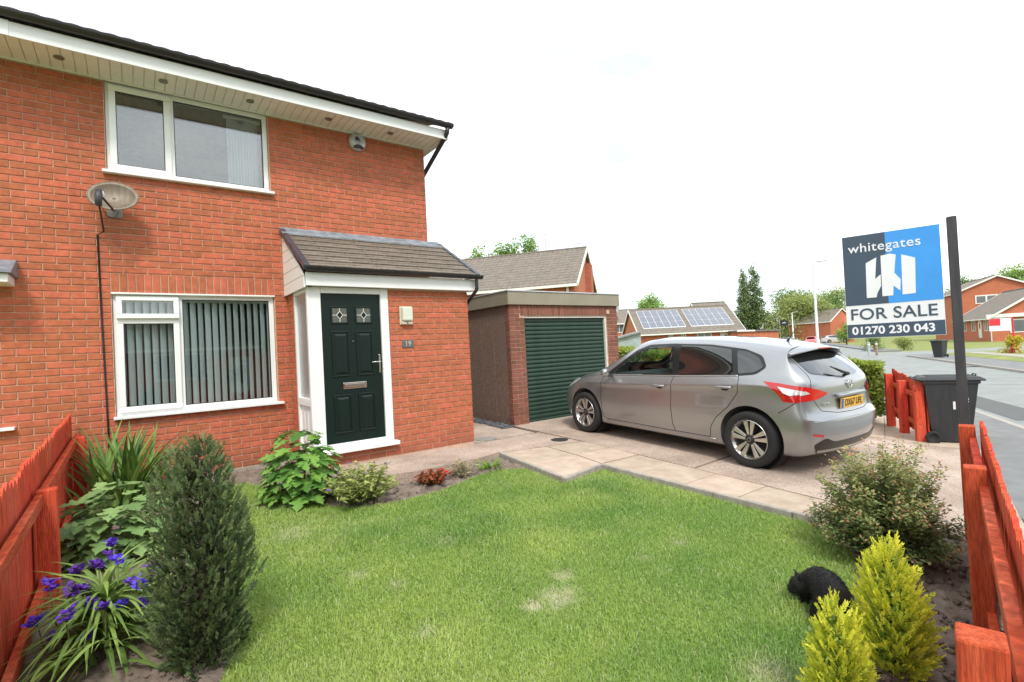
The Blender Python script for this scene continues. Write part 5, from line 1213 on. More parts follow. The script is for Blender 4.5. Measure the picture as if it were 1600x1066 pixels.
# ================================================================== FOR SALE BOARD
SP = Vector((5.205, 1.075)); bl = Vector((4.985, 1.77)); bdir = (Vector((5.165, 1.13))-bl).normalized(); bnor = Vector((bdir.y, -bdir.x))
if bnor.dot(-bl) < 0: bnor = -bnor
sg_ = thing('for_sale_board', 'blue and white for sale board on a dark post at the fence end', 'sign', (SP.x, SP.y, 0))
MB().box(-.031, .031, -.031, .031, -.05, 2.47, mat=Matrix.Translation((SP.x, SP.y, 0)) @ Matrix.Rotation(math.atan2(bdir.y, bdir.x), 4, 'Z')).build('post', M('dark_post', (.045, .042, .045), .6, .35, 5, .2, 30, stretch=(4, 4, .6)), sg_, bevel=.006)
BW, BH, BZ0 = .655, .885, 1.54
def bpt(u, v, d=0.): q = bl+bdir*(u*BW)+bnor*d; return (q.x, q.y, BZ0+v*BH)
def bquad(nm, u0, u1, v0, v1, d0, d1, mat, parent=sg_):
    return MB().prism([(u0, v0), (u1, v0), (u1, v1), (u0, v1)], lambda u, v, d: bpt(u, v, d), d0, d1).build(nm, mat, parent)
navy = M('sign_navy', (.045, .075, .115), .45, .06, 5); sblue = M('sign_blue', (.045, .31, .78), .45, .06, 5); swhite = M('sign_white', (.78, .80, .82), .45, .03, 5)
board = bquad('board', 0, 1, 0, 1, -.005, .0, swhite)
bquad('navy_field', .004, .46, .32, .996, .0, .0015, navy, board); bquad('blue_field', .46, .996, .32, .996, .0, .0015, sblue, board); bquad('phone_band', .004, .996, .004, .135, .0, .0015, navy, board)
bu = (bdir.x, bdir.y, 0)
lettering('brand_lettering', 'whitegates', .108, swhite, board, bpt(.44, .87, .003), bu, (0, 0, 1), .0008, .0006, 1.06)
lettering('sale_lettering', 'FOR SALE', .135, navy, board, bpt(.49, .226, .002), bu, (0, 0, 1), .0008, .0012, 1.02)
lettering('phone_lettering', '01270 230 043', .092, swhite, board, bpt(.48, .069, .003), bu, (0, 0, 1), .0008, .0025, 1.0)
def lp(pts, nm):
    # pixel-like outline of the emblem in board fractions
    MB().prism(pts, lambda u, v, d: bpt(u, v, d), .0015, .003).build(nm, swhite, board)
lp([(.245, .72), (.36, .765), (.335, .56), (.395, .60), (.392, .49), (.345, .415), (.34, .385), (.235, .385)], 'emblem_left')
lp([(.405, .775), (.50, .785), (.56, .77+.0), (.535, .60), (.595, .535), (.585, .43), (.52, .48), (.51, .39), (.40, .39)], 'emblem_middle')
lp([(.615, .765), (.75, .72), (.735, .395), (.605, .39)], 'emblem_right')

# ================================================================== WHEELIE BINS
def make_bin(name, label, loc, rz, group, marks=True):
    t = thing(name, label, 'wheelie bin', loc, rz, group)
    bp_ = M('bin_plastic', (.028, .030, .032), .55, .2, 6, .15, 40, stretch=(3, 3, .5))
    def ring(x0, x1, y, z): return [(x0, -y, z), (x1, -y, z), (x1, y, z), (x0, y, z)]
    L = [ring(-.25, .20, .21, .03), ring(-.29, .23, .24, .35), ring(-.335, .30, .285, .93), ring(-.36, .325, .30, .935), ring(-.36, .325, .30, .975)]
    vs = [p for r in L for p in r]; fs = [(3, 2, 1, 0)]+[(4*i+j, 4*i+(j+1) % 4, 4*i+4+(j+1) % 4, 4*i+4+j) for i in range(4) for j in range(4)]+[(16, 17, 18, 19)]
    MB().add(vs, fs).build('body', bp_, t, world=False, bevel=.03, seg=3)
    lid = MB().add(ring(-.40, .385, .315, .975)+ring(-.40, .385, .315, 1.0)+ring(-.36, .33, .27, 1.035), [(0, 1, 2, 3)[::-1]]+[(4*i+j, 4*i+(j+1) % 4, 4*i+4+(j+1) % 4, 4*i+4+j) for i in range(2) for j in range(4)]+[(8, 9, 10, 11)]).build('lid', bp_, t, world=False, bevel=.015)
    for y in (-.13, .13): MB().box(-.30, .28, y-.012, y+.012, 1.03, 1.045).build('lid_rib', bp_, lid, world=False, bevel=.006)
    MB().tube([(.30, -.1, 1.03), (.31, -.1, 1.06), (.31, .1, 1.06), (.30, .1, 1.03)], .009, 8).build('lid_handle', bp_, lid, world=False)
    MB().tube([(-.38, -.25, .98), (-.45, -.25, 1.0), (-.45, .25, 1.0), (-.38, .25, .98)], .016, 8).build('handle', bp_, t, world=False)
    MB().tube([(-.24, -.27, .1), (-.24, .27, .1)], .012, 8).build('axle', bp_, t, world=False)
    for s_ in (-1, 1):
        wh = MB().lathe([(.05, .255*s_), (.085, .255*s_), (.10, .265*s_), (.10, .295*s_), (.085, .305*s_), (.06, .298*s_), (.05, .285*s_), (.0, .285*s_)], 24, 'Y', (-.26, 0, .10), close=True).build('wheel', rubber, t, world=False, smooth=True)
    if marks:
        for s_ in (-1, 1):
            me = text_mesh('37 PARKER', .075, .0006, .0015); me.transform(Matrix.Translation((-.02, s_*.2665, .66)) @ Matrix(((s_*-1, 0, 0, 0), (0, 0, s_*1, 0), (0, 1, 0, 0), (0, 0, 0, 1))) @ Matrix.Rotation(radians(80), 4, 'Z')) if False else None
    return t
bin1 = make_bin('wheelie_bin', 'black wheelie bin standing beside the far fence panel', (10.22, 2.27, -.2), math.atan2(-.97, .23)+radians(8), 'wheelie bins')
# white painted marks on its near side, partly worn away
pm_ = M('white_mark', (.75, .76, .74), .6, .15, 60)
for (x, z, w_, h_) in ((-.005, .60, .03, .12), (.13, .70, .05, .03), (.135, .66, .045, .022), (.13, .62, .045, .03), (.128, .575, .04, .026), (.125, .535, .04, .022), (.12, .50, .03, .015)):
    yb = -.2435-(z-.35)/.58*.045-.003
    MB().add([(x, yb, z-h_/2), (x+w_, yb+.0, z-h_/2), (x+w_, yb-h_*.0776, z+h_/2), (x, yb-h_*.0776, z+h_/2)], [(0, 1, 2, 3)]).build('painted_mark', pm_, bin1, world=False)
bin2 = make_bin('wheelie_bin', 'dark wheelie bin on the pavement across the road', (38.6, 8.9, -.2), math.atan2(.2, -.97), 'wheelie bins')
MB().box(-.02, .16, -.300, -.297, .66, .86).build('painted_mark', pm_, bin2, world=False)

# ================================================================== CAT
def skin_body(name, pts, edges, mat, parent, sub=2, world=True):
    """pts: (x,y,z,rx,ry) — a continuous skin over a joint graph"""
    me = bpy.data.meshes.new(name); me.from_pydata([p[:3] for p in pts], edges, []); o = bpy.data.objects.new(name, me); C.objects.link(o)
    md = o.modifiers.new('skin', 'SKIN'); md.use_smooth_shade = True
    for i, p in enumerate(pts):
        v = me.skin_vertices[0].data[i]; v.radius = (p[3], p[4] if len(p) > 4 else p[3]); v.use_root = (i == 0)
    md = o.modifiers.new('sub', 'SUBSURF'); md.levels = sub; md.render_levels = sub
    dg = bpy.context.evaluated_depsgraph_get(); dg.update(); m2 = bpy.data.meshes.new_from_object(o.evaluated_get(dg)); bpy.data.objects.remove(o)
    return link(name, m2, mat, parent, True, world=world)
fur = M('black_fur', (.010, .009, .009), .7, .3, 30, .5, 120, spec=.35)
cat = thing('cat', 'black cat crouching on the lawn with its head down behind a golden conifer', 'cat', (3.09, 1.285, lawn_z(1.285)), math.atan2(.80, .62))
def blob_mesh(name, els, mat, parent, res=.011):
    """one continuous organic surface grown from ellipsoid blobs (x, y, z, rx, ry, rz)"""
    mbd = bpy.data.metaballs.new(name); mbd.resolution = res; mbd.render_resolution = res; mbd.threshold = .5
    for x, y, z, rx, ry, rz in els:
        e = mbd.elements.new(type='ELLIPSOID'); e.co = (x, y, z); m_ = max(rx, ry, rz); e.radius = m_*1.42; e.size_x, e.size_y, e.size_z = rx/m_, ry/m_, rz/m_; e.stiffness = 2
    ob = bpy.data.objects.new(name, mbd); C.objects.link(ob); dg = bpy.context.evaluated_depsgraph_get(); dg.update()
    me = bpy.data.meshes.new_from_object(ob.evaluated_get(dg)); bpy.data.objects.remove(ob); bpy.data.metaballs.remove(mbd)
    return link(name, me, mat, parent, True, world=False)
CB = [(-.05, 0, .125, .095, .088, .10), (.01, 0, .15, .085, .08, .085), (.065, .005, .14, .07, .068, .08), (-.085, 0, .09, .075, .085, .08),          # rump, arched back, shoulders
      (.085, .035, .125, .055, .052, .055), (.105, .072, .11, .056, .054, .05), (.115, .105, .085, .030, .030, .026),                                    # neck, head, muzzle
      (.085, .05, .09, .034, .03, .06), (.10, .058, .045, .024, .022, .045), (.115, .06, .014, .03, .022, .016),                                     # front legs and paws
      (.085, -.05, .09, .034, .03, .06), (.11, -.055, .045, .024, .022, .045), (.13, -.055, .014, .03, .022, .016),
      (-.07, .065, .065, .06, .036, .06), (-.04, .082, .035, .034, .024, .032), (-.02, .085, .014, .036, .022, .016),                                     # haunches and hind paws
      (-.07, -.065, .065, .06, .036, .06), (-.04, -.082, .035, .034, .024, .032), (-.02, -.085, .014, .036, .022, .016)]
CB += [(-.15-.03*sin(t*2.4), -.02-.16*t*t, .05*(1-t)**2+.016, .024, .024, .018) for t in np.linspace(0, 1, 9)]                                   # tail curled round on the grass
CS = 1.12
cbo = blob_mesh('body', [tuple(c*CS for c in p) for p in CB], fur, cat)
_pn = np.array([(*f.center, *f.normal) for f in cbo.data.polygons]); _ix = rng.integers(0, len(_pn), 9000); _q = _pn[_ix]
HAIR = (_q[:, :3]+rng.normal(size=(9000, 3))*.003, _q[:, 3:]*.55+np.array([-.7, 0, -.35])+rng.normal(size=(9000, 3))*.25, _q[:, 3:]+rng.normal(size=(9000, 3))*.5)
for s_ in (-1, 1):
    hm = Matrix.Translation(Vector((.105, .072, .116))*CS) @ Matrix.Rotation(radians(78), 4, 'Z') @ Matrix.Rotation(radians(18), 4, 'Y')
    b0 = [Vector((.014, s_*.012, .026)), Vector((.004, s_*.050, .012)), Vector((-.026, s_*.030, .020))]; tp = Vector((-.008, s_*.046, .072))
    MB().add([hm @ q for q in b0+[tp]], [(0, 1, 3), (1, 2, 3), (2, 0, 3), (0, 2, 1)]).build('ear', fur, cat, world=False, bevel=.003)
    MB().lathe([(0, -.006), (.005, -.004), (.006, 0), (.005, .004), (0, .006)], 10, 'Z', tuple(hm @ Vector((.042, s_*.020, .0))), close=True).build('eye', M('cat_eye', (.25, .22, .03), .1, .1, 9), cat, world=False, smooth=True)

# ================================================================== PLANTS
def leaves(name, P, D, N, L, Wd, mat, parent, tone=None, fold=.18, world=True):
    """many small folded leaves as one mesh; P base points, D axis, N face normals"""
    P = np.asarray(P, float); D = np.asarray(D, float); N = np.asarray(N, float); m = len(P); L = np.broadcast_to(L, (m,)).astype(float)[:, None]; Wd = np.broadcast_to(Wd, (m,)).astype(float)[:, None]
    D /= np.linalg.norm(D, axis=1, keepdims=True)+1e-9; S = np.cross(D, N); S /= np.linalg.norm(S, axis=1, keepdims=True)+1e-9; N = np.cross(S, D)
    V = np.empty((m, 4, 3), np.float32); mid = P+D*L*.45
    V[:, 0] = P; V[:, 1] = mid+S*Wd/2+N*Wd*fold; V[:, 2] = P+D*L-N*L*.08; V[:, 3] = mid-S*Wd/2+N*Wd*fold
    idx = np.arange(m)[:, None]*4; loops = np.concatenate([idx+[0, 1, 2], idx+[0, 2, 3]], 1).ravel().astype(np.int32)
    me = bpy.data.meshes.new(name); me.vertices.add(m*4); me.vertices.foreach_set('co', V.ravel()); me.loops.add(len(loops)); me.loops.foreach_set('vertex_index', loops)
    me.polygons.add(2*m); me.polygons.foreach_set('loop_start', np.arange(2*m, dtype=np.int32)*3); me.update(calc_edges=True)
    t = rng.random(m) if tone is None else np.clip(tone, 0, 1)
    at = me.attributes.new('tone', 'FLOAT', 'FACE'); at.data.foreach_set('value', np.repeat(t, 2).astype(np.float32))
    return link(name, me, mat, parent, world=world)
def unit(n):
    v = rng.normal(size=(n, 3)); return v/np.linalg.norm(v, axis=1, keepdims=True)
leaves('coat', HAIR[0], HAIR[1], HAIR[2], .013, .0022, leafmat('coat_hair', (.012, .011, .011), .5, .6, .02, spec=.3, hue=0), cat, world=False)['kind'] = 'stuff'
bark = M('bark', (.10, .075, .055), .95, .3, 12, .7, 40)
def sprays(centres, dirs, L, n, leaf, wd, spread=.9, flat=True):
    """fern-like sprays: n leaflets along each axis, alternating sides; returns P, D, N"""
    P = []; D = []; NN = []
    for c, d, l_ in zip(centres, dirs, L):
        d = d/np.linalg.norm(d); s_ = np.cross(d, rng.normal(size=3)); s_ /= np.linalg.norm(s_)+1e-9; nrm = np.cross(s_, d)
        t = (np.arange(n)+rng.random(n)*.6)/n; sg = np.where(np.arange(n) % 2, 1, -1)[:, None]
        P.append(c+d*(t*l_)[:, None]); D.append(d*(.75+.5*t)[:, None]+s_*sg*(spread*(1-.55*t))[:, None]+rng.normal(size=(n, 3))*.12); NN.append(np.repeat(nrm[None], n, 0)+rng.normal(size=(n, 3))*.25)
    return np.concatenate(P), np.concatenate(D), np.concatenate(NN)
def conifer(name, label, base, h, prof, nspray, spray_len, n, leaf, wd, mat, group=None, leaders=((0, 0, 1.),), up=.9, jit=.12, inner=None):
    """upright conifer: sprays set over a lumpy profile, tips up and out. prof: list of (height fraction, radius)"""
    t = thing(name, label, 'conifer', base, group=group)
    base = np.array(base); cs = []; ds = []; ls = []; tn = []
    hs = rng.random(nspray*3); rad = np.array([lerp_tab(prof, q) for q in hs]); keep = rng.random(len(hs)) < (rad+.02)/max(rad+.02); hs = hs[keep][:nspray]; rad = rad[keep][:nspray]
    for q, r in zip(hs, rad):
        a = rng.uniform(0, 2*pi); lx, ly, lh = leaders[rng.integers(len(leaders))]; k_ = q*lh
        lump = 1+jit*mnoise.noise(Vector((cos(a)*2.2, sin(a)*2.2, q*6)))*2
        rr = r*lump*(1-.45*rng.random()**2.2); c = np.array([cos(a)*rr+lx*q, sin(a)*rr+ly*q, k_*h])
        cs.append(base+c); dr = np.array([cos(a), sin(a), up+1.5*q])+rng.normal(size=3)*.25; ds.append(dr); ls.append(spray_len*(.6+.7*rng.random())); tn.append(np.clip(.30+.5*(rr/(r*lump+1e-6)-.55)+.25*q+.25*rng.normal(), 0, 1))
    P, D, NN = sprays(np.array(cs), np.array(ds), ls, n, leaf, wd)
    m = len(P); leaves('foliage', P, D, NN, leaf*(.7+.6*rng.random(m)), wd, mat, t, np.repeat(tn, n)+rng.normal(size=m)*.10+np.tile(np.linspace(-.12, .2, n), len(cs)))['kind'] = 'stuff'
    tb = MB(); B = Vector(base)
    for lx, ly, lh in leaders: tb.tube([B-Vector((0, 0, .03)), B+Vector((lx*.3, ly*.3, h*.3)), B+Vector((lx, ly, h*lh*.93))], [.022, .016, .004], 7)
    tb.build('trunk', bark, t, smooth=True)
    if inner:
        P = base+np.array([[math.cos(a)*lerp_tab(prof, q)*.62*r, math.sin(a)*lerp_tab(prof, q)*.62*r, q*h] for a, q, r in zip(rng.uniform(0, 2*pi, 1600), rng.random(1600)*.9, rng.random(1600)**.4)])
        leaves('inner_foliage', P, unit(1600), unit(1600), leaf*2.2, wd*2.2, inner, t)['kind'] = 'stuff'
    return t
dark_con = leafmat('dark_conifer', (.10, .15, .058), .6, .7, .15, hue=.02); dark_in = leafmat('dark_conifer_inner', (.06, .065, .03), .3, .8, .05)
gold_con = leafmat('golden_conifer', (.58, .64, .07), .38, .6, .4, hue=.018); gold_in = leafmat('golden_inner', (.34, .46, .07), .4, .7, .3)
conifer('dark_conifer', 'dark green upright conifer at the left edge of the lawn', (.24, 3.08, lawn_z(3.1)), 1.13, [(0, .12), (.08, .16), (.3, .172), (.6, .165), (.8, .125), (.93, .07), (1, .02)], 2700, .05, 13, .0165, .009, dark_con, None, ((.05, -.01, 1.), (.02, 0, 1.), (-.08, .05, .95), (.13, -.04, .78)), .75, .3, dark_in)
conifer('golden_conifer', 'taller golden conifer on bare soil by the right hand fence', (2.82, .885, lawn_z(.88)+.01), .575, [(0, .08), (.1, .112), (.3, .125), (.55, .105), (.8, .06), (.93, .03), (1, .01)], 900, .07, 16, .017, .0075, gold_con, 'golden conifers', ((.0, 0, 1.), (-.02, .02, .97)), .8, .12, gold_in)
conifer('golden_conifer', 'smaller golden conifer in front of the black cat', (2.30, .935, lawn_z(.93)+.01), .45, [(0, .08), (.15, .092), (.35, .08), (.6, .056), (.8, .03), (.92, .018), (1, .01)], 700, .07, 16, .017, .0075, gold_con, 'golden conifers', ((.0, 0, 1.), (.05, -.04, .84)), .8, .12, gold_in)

# lobed leaf shrubs: each big leaf is a piece of its own
def lobed_leaf(mat):
    out = []; tips = [(-.02, 0)]; 
    half = [(.0, .0), (-.10, .12), (.02, .40), (.13, .33), (.16, .19), (.27, .34), (.30, .54), (.42, .48), (.45, .30), (.52, .19), (.62, .30), (.68, .24), (.76, .19), (.82, .10), (1.0, 0)]
    mid = [(.0, 0), (.2, 0), (.45, 0), (.7, 0), (1.0, 0)]
    vs = []; fs = []
    for s_ in (1, -1):
        o = len(vs); pts = half
        vs += [(x, s_*y, .10*abs(y)-.10*x*x) for x, y in pts]; c = len(vs); vs.append((.35, 0, -.012-.012)); n = len(pts)
        for i in range(n-1): fs.append((c, o+i, o+i+1) if s_ > 0 else (c, o+i+1, o+i))
    me = bpy.data.meshes.new('leaf'); me.from_pydata(vs, [], fs); me.materials.append(mat); return me
def lobed_shrub(name, label, base, R, h, count, size, mat, stems=7, droop=.55, dome=1.0, n_small=0):
    t = thing(name, label, 'shrub', base); B = Vector(base); me = lobed_leaf(mat); sb_ = MB()
    for k_ in range(stems):
        a = 2*pi*k_/stems+random.random(); e = B+Vector((cos(a)*R*.6, sin(a)*R*.6, h*random.uniform(.6, .9)))
        sb_.tube([B+Vector((cos(a)*.03, sin(a)*.03, -.02)), B.lerp(e, .5)+Vector((0, 0, h*.12)), e], [.008, .006, .003], 6)
    sb_.build('stems', M('green_stem', (.12, .14, .05), .7, .2, 12), t, smooth=True)
    for k_ in range(count):
        a = random.uniform(0, 2*pi); ph = math.acos(1-random.random()**.8*1.05); rr = (1-.5*random.random()**2)
        p = B+Vector((cos(a)*sin(ph)*R*rr, sin(a)*sin(ph)*R*rr, h*(.18+.82*max(0, cos(ph))*rr*dome)))
        out = Vector((cos(a), sin(a), 0)); ax = (out*(.9+.3*random.random())+Vector((0, 0, -droop*random.uniform(.4, 1.5)+.35*cos(ph)))+Vector((random.uniform(-.5, .5), random.uniform(-.5, .5), 0))).normalized()
        up = (Vector((0, 0, 1))+out*.45+Vector((random.uniform(-.3, .3), random.uniform(-.3, .3), 0))); sdv = up.cross(ax).normalized(); nn = ax.cross(sdv); s_ = size*random.uniform(.6, 1.25)
        put('leaf', me, t, Matrix(((ax.x*s_, sdv.x*s_, nn.x*s_, p.x), (ax.y*s_, sdv.y*s_, nn.y*s_, p.y), (ax.z*s_, sdv.z*s_, nn.z*s_, p.z), (0, 0, 0, 1))))
    return t
leaf_bright = leafmat('lobed_leaf_bright', (.15, .31, .062), .42, .45, .3, attr='object', hue=.015); leaf_dull = leafmat('lobed_leaf_dull', (.21, .34, .12), .35, .45, .25, attr='object', hue=.012)
lobed_shrub('lobed_leaf_shrub', 'bright green lobed leaf shrub growing beside the porch', (1.37, 5.56, .12), .36, .76, 290, .14, leaf_bright, dome=1.02)
lobed_shrub('lobed_leaf_shrub', 'grey green lobed leaf shrub against the left hand fence', (-.14, 5.1, .1), .36, .60, 290, .145, leaf_dull, droop=.4)

# sword leaves
def blade_mesh(mat, n=7, w_=.02, curve=.25, name='leaf', vee=.25):
    vs = []; fs = []
    for i in range(n):
        t = i/(n-1); w2 = w_*(1-t**2.2)*.5+.0004; x = curve*t*t; z = t*(1-.25*curve*t)
        vs += [(x, -w2, z), (x-w2*vee, 0, z), (x, w2, z)]
    for i in range(n-1): fs += [(3*i, 3*i+1, 3*i+4, 3*i+3), (3*i+1, 3*i+2, 3*i+5, 3*i+4)]
    me = bpy.data.meshes.new(name); me.from_pydata(vs, [], fs); me.materials.append(mat); return me
def put_blade(me, t, p, az, lean, L, name='leaf', wscale=1.):
    m4 = Matrix.Translation(p) @ Matrix.Rotation(az, 4, 'Z') @ Matrix.Rotation(lean, 4, 'Y') @ Matrix.Diagonal((L, L*wscale, L, 1)); return put(name, me, t, m4)
irm = leafmat('sword_leaf', (.13, .24, .045), .45, .42, .25, attr='object', hue=.012)
ir = thing('sword_leaf_clump', 'tall clump of sword shaped green leaves below the ground floor window', 'plant', (-.10, 6.45, .16))
bm1 = blade_mesh(irm, 7, .06, .22); bm2 = blade_mesh(irm, 7, .055, .45)
for i in range(120):
    a = random.gauss(.35, 1.0) if random.random() < .7 else random.uniform(0, 2*pi); p = Vector((-.12+random.gauss(0, .11), 6.45+random.gauss(0, .1), .13))
    put_blade(random.choice((bm1, bm1, bm2)), ir, p, a if p.x > -.12 else a+pi*random.random(), random.uniform(.02, .42), random.uniform(.62, 1.08))
# spiderwort
trm = leafmat('strap_leaf', (.25, .385, .095), .45, .5, .35, attr='object', hue=.012); tr1 = blade_mesh(trm, 8, .085, .75, vee=.35); tr2 = blade_mesh(trm, 8, .09, 1.1, vee=.3)
tr = thing('spiderwort', 'arching strap leaved plant with purple flowers at the foot of the fence', 'plant', (-.18, 3.62, .07))
TB = Vector((-.17, 3.6, .05))
for i in range(300):
    a = random.uniform(0, 2*pi); r = abs(random.gauss(0, .13)); hh = random.uniform(.02, .36)*(1-r*1.2); p = TB+Vector((cos(a)*r*.75, sin(a)*r, hh))
    if p.x < -.40: p.x = -.40
    b_ = a+random.uniform(-.6, .6); L_ = random.uniform(.22, .38); L_ *= .55 if p.x+cos(b_)*L_*.8 < -.44 else 1
    put_blade(random.choice((tr1, tr2, tr2)), tr, p, b_, random.uniform(.15, .95), L_)
stm = MB(); purple = leafmat('purple_petal', (.14, .05, .52), .4, .5, .25, attr='object', hue=.02)
fm = MB()
for k_ in range(11):
    a = random.uniform(0, 2*pi); c = Vector((random.gauss(0, .35), random.gauss(0, .35), random.uniform(-.45, .5)))
    for j in range(3):
        b = a+j*2.1; u = Vector((cos(b), sin(b), random.uniform(-.4, 1.1))); v = Vector((-sin(b), cos(b), random.uniform(-.6, .6))); fm.add([c, c+u*.35+v*.28, c+u*.62, c+u*.35-v*.28], [(0, 1, 2, 3)])
fme = None
for k_, (fx, fy_, fz) in enumerate([(-.42, 3.45, .38), (-.30, 3.5, .46), (-.20, 3.42, .40), (-.10, 3.62, .53), (-.12, 3.75, .60), (-.04, 3.5, .43), (.03, 3.55, .40), (-.14, 3.85, .50), (-.27, 3.72, .50), (-.22, 3.35, .28), (.0, 3.4, .34), (-.34, 3.4, .30), (-.08, 3.42, .36), (.06, 3.7, .42), (-.24, 3.6, .42), (-.15, 3.3, .42), (-.02, 3.35, .46), (-.30, 3.3, .42), (.08, 3.45, .5), (-.18, 3.55, .55), (-.38, 3.55, .5)]):
    m4 = Matrix.Translation((fx, fy_, fz)) @ Matrix.Rotation(random.uniform(0, 6), 4, 'Z') @ Matrix.Scale(random.uniform(.034, .05), 4)
    if fme is None: o = fm.build('flower', purple, tr); o.matrix_basis = m4; fme = o.data
    else: put('flower', fme, tr, m4)
    stm.tube([(TB.x+(fx-TB.x)*.3, TB.y+(fy_-TB.y)*.3, .06), (fx*.9+TB.x*.1, fy_*.9+TB.y*.1, fz*.6), (fx, fy_, fz)], [.004, .004, .003], 5)
stm.build('stems', M('green_stem'), tr, smooth=True)

def small_plant(name, label, base, R, h, nstem, nleaf, leaf, wd, mat, cat_='plant', stem_mat=None, flowers=None, up=.8, world=True):
    """many-stemmed plant with small leaves; flowers = (mat, n, size)"""
    t = thing(name, label, cat_, base); B = Vector(base); st_ = MB(); P = []; D = []; ends = []; T = []
    for k_ in range(nstem):
        a = random.uniform(0, 2*pi); r = R*math.sqrt(random.random()); e = B+Vector((cos(a)*r, sin(a)*r, h*random.uniform(.55, 1.0)*(1-.4*(r/R)**2))); m_ = B.lerp(e, .5)+Vector((0, 0, h*.1)); s0 = B+Vector((cos(a)*r*.35, sin(a)*r*.35, -.02))
        st_.tube([s0, m_, e], [.004, .003, .0015], 5); ends.append(e)
        for j in range(nleaf):
            tt = random.uniform(.2, 1)**.8; q = (s0*(1-tt)**2+m_*2*tt*(1-tt)+e*tt*tt); b = random.uniform(0, 2*pi)
            P.append(q); D.append((cos(b), sin(b), random.uniform(-.3, up))); T.append(.15+.6*tt*(q.z-B.z)/h+random.gauss(.1, .18))
    st_.build('stems', stem_mat or M('green_stem'), t, smooth=True)
    n = len(P); N_ = unit(n)*.6+np.array([0, 0, 1.]); leaves('foliage', np.array([p[:] for p in P]), np.array(D), N_, leaf*(.6+.8*rng.random(n)), wd*(.7+.6*rng.random(n)), mat, t, np.array(T))['kind'] = 'stuff'
    if flowers:
        fmat, nf, fs_ = flowers; fme_ = None
        for k_ in range(nf):
            e = random.choice(ends)+Vector((random.uniform(-.02, .02), random.uniform(-.02, .02), .015))
            m4 = Matrix.Translation(e) @ Matrix.Rotation(random.uniform(0, 6), 4, 'Z') @ Matrix.Rotation(random.uniform(-.6, .6), 4, 'X') @ Matrix.Scale(fs_*random.uniform(.7, 1.2), 4)
            if fme_ is None:
                f_ = MB()
                for ring, rr, zz in ((6, .5, .05), (5, .33, .22), (3, .16, .34)):
                    for j in range(ring):
                        b = 2*pi*j/ring+ring; u = Vector((cos(b), sin(b), 0)); v = Vector((-sin(b), cos(b), 0)); c = Vector((0, 0, zz*.4)); f_.add([c, c+u*rr+v*rr*.55+Vector((0, 0, zz)), c+u*rr*1.35+Vector((0, 0, zz*.8)), c+u*rr-v*rr*.55+Vector((0, 0, zz))], [(0, 1, 2, 3)])
                o = f_.build('flower', fmat, t); o.matrix_basis = m4; fme_ = o.data
            else: put('flower', fme_, t, m4)
    return t
small_plant('perennial', 'loose yellowish green perennial with a few mauve flowers on the path edge', (1.80, 5.02, .13), .42, .44, 95, 24, .055, .02, leafmat('perennial_leaf', (.33, .38, .11), .45, .55, .3, hue=.03), flowers=(leafmat('mauve_petal', (.26, .16, .42), .3, .6, .2, attr='object'), 12, .03))
small_plant('bedding_begonia', 'low bedding plant with rusty leaves and scarlet flowers', (2.62, 5.08, .13), .21, .20, 60, 15, .035, .025, leafmat('rusty_leaf', (.30, .085, .03), .5, .5, .25, hue=.03), flowers=(leafmat('scarlet_petal', (.75, .02, .025), .25, .5, .2, attr='object'), 5, .05))
small_plant('dried_plant', 'pale withered plant between the red flowers and the green tuft', (3.02, 5.12, .13), .17, .27, 40, 12, .06, .010, leafmat('dry_leaf', (.46, .40, .25), .35, .7, .25), up=.2, stem_mat=M('dry_stem', (.38, .34, .22), .8, .2, 9))
tf = thing('leafy_tuft', 'fresh green tuft of narrow leaves at the end of the path', 'plant', (3.45, 5.17, .11)); tfm = blade_mesh(leafmat('tuft_leaf', (.21, .38, .045), .3, .45, .35, attr='object', hue=.01), 6, .10, .55)
for i in range(80): a = random.uniform(0, 2*pi); put_blade(tfm, tf, Vector((3.45+random.gauss(0, .055), 5.17+random.gauss(0, .05), .10)), a, random.uniform(.05, .8), random.uniform(.13, .26))
# shrub by the drive with pinkish tips
shm = leafmat('shrub_leaf', (.24, .29, .10), .5, .5, .3, hue=.05); pink = leafmat('shrub_tip', (.55, .30, .17), .35, .5, .25, hue=.03)
shr = thing('garden_shrub', 'wide green shrub with pinkish shoot tips beside the drive entrance', 'shrub', (4.18, 1.32, 0)); SB = Vector((4.16, 1.32, -.02)); stm = MB(); P = []; D = []; T = []; P2 = []; D2 = []
for k_ in range(210):
    a = random.uniform(0, 2*pi); el = math.acos(random.uniform(.05, 1)); rr = .95+.12*mnoise.noise(Vector((cos(a)*2, sin(a)*2, el*2)))+random.uniform(-.28, .10); e = SB+Vector((cos(a)*sin(el)*.46*rr, sin(a)*sin(el)*.46*rr, (.10+.76*cos(el)**.8)*rr)); m_ = SB.lerp(e, .5)+Vector((0, 0, .08)); s0 = SB+Vector((cos(a)*.06, sin(a)*.06, 0))
    stm.tube([s0, m_, e], [.004, .0022, .0008], 5)
    for j in range(125):
        tt = random.uniform(.25, 1.0); q = s0*(1-tt)**2+m_*2*tt*(1-tt)+e*tt*tt+Vector((random.gauss(0, .022), random.gauss(0, .022), random.gauss(0, .02))); b = random.uniform(0, 2*pi)
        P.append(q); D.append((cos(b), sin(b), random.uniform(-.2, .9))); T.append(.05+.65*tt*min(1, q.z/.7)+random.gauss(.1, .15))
    for j in range(7):
        q = e+Vector((random.gauss(0, .018), random.gauss(0, .018), random.gauss(0, .02))); b = random.uniform(0, 2*pi); P2.append(q); D2.append((cos(b), sin(b), .6))
stm.build('stems', bark, shr, smooth=True); n = len(P)
leaves('foliage', np.array([p[:] for p in P]), np.array(D), unit(n)*.7+np.array([0, 0, 1.]), .030*(.6+.8*rng.random(n)), .016, shm, shr, np.array(T))['kind'] = 'stuff'; n = len(P2)
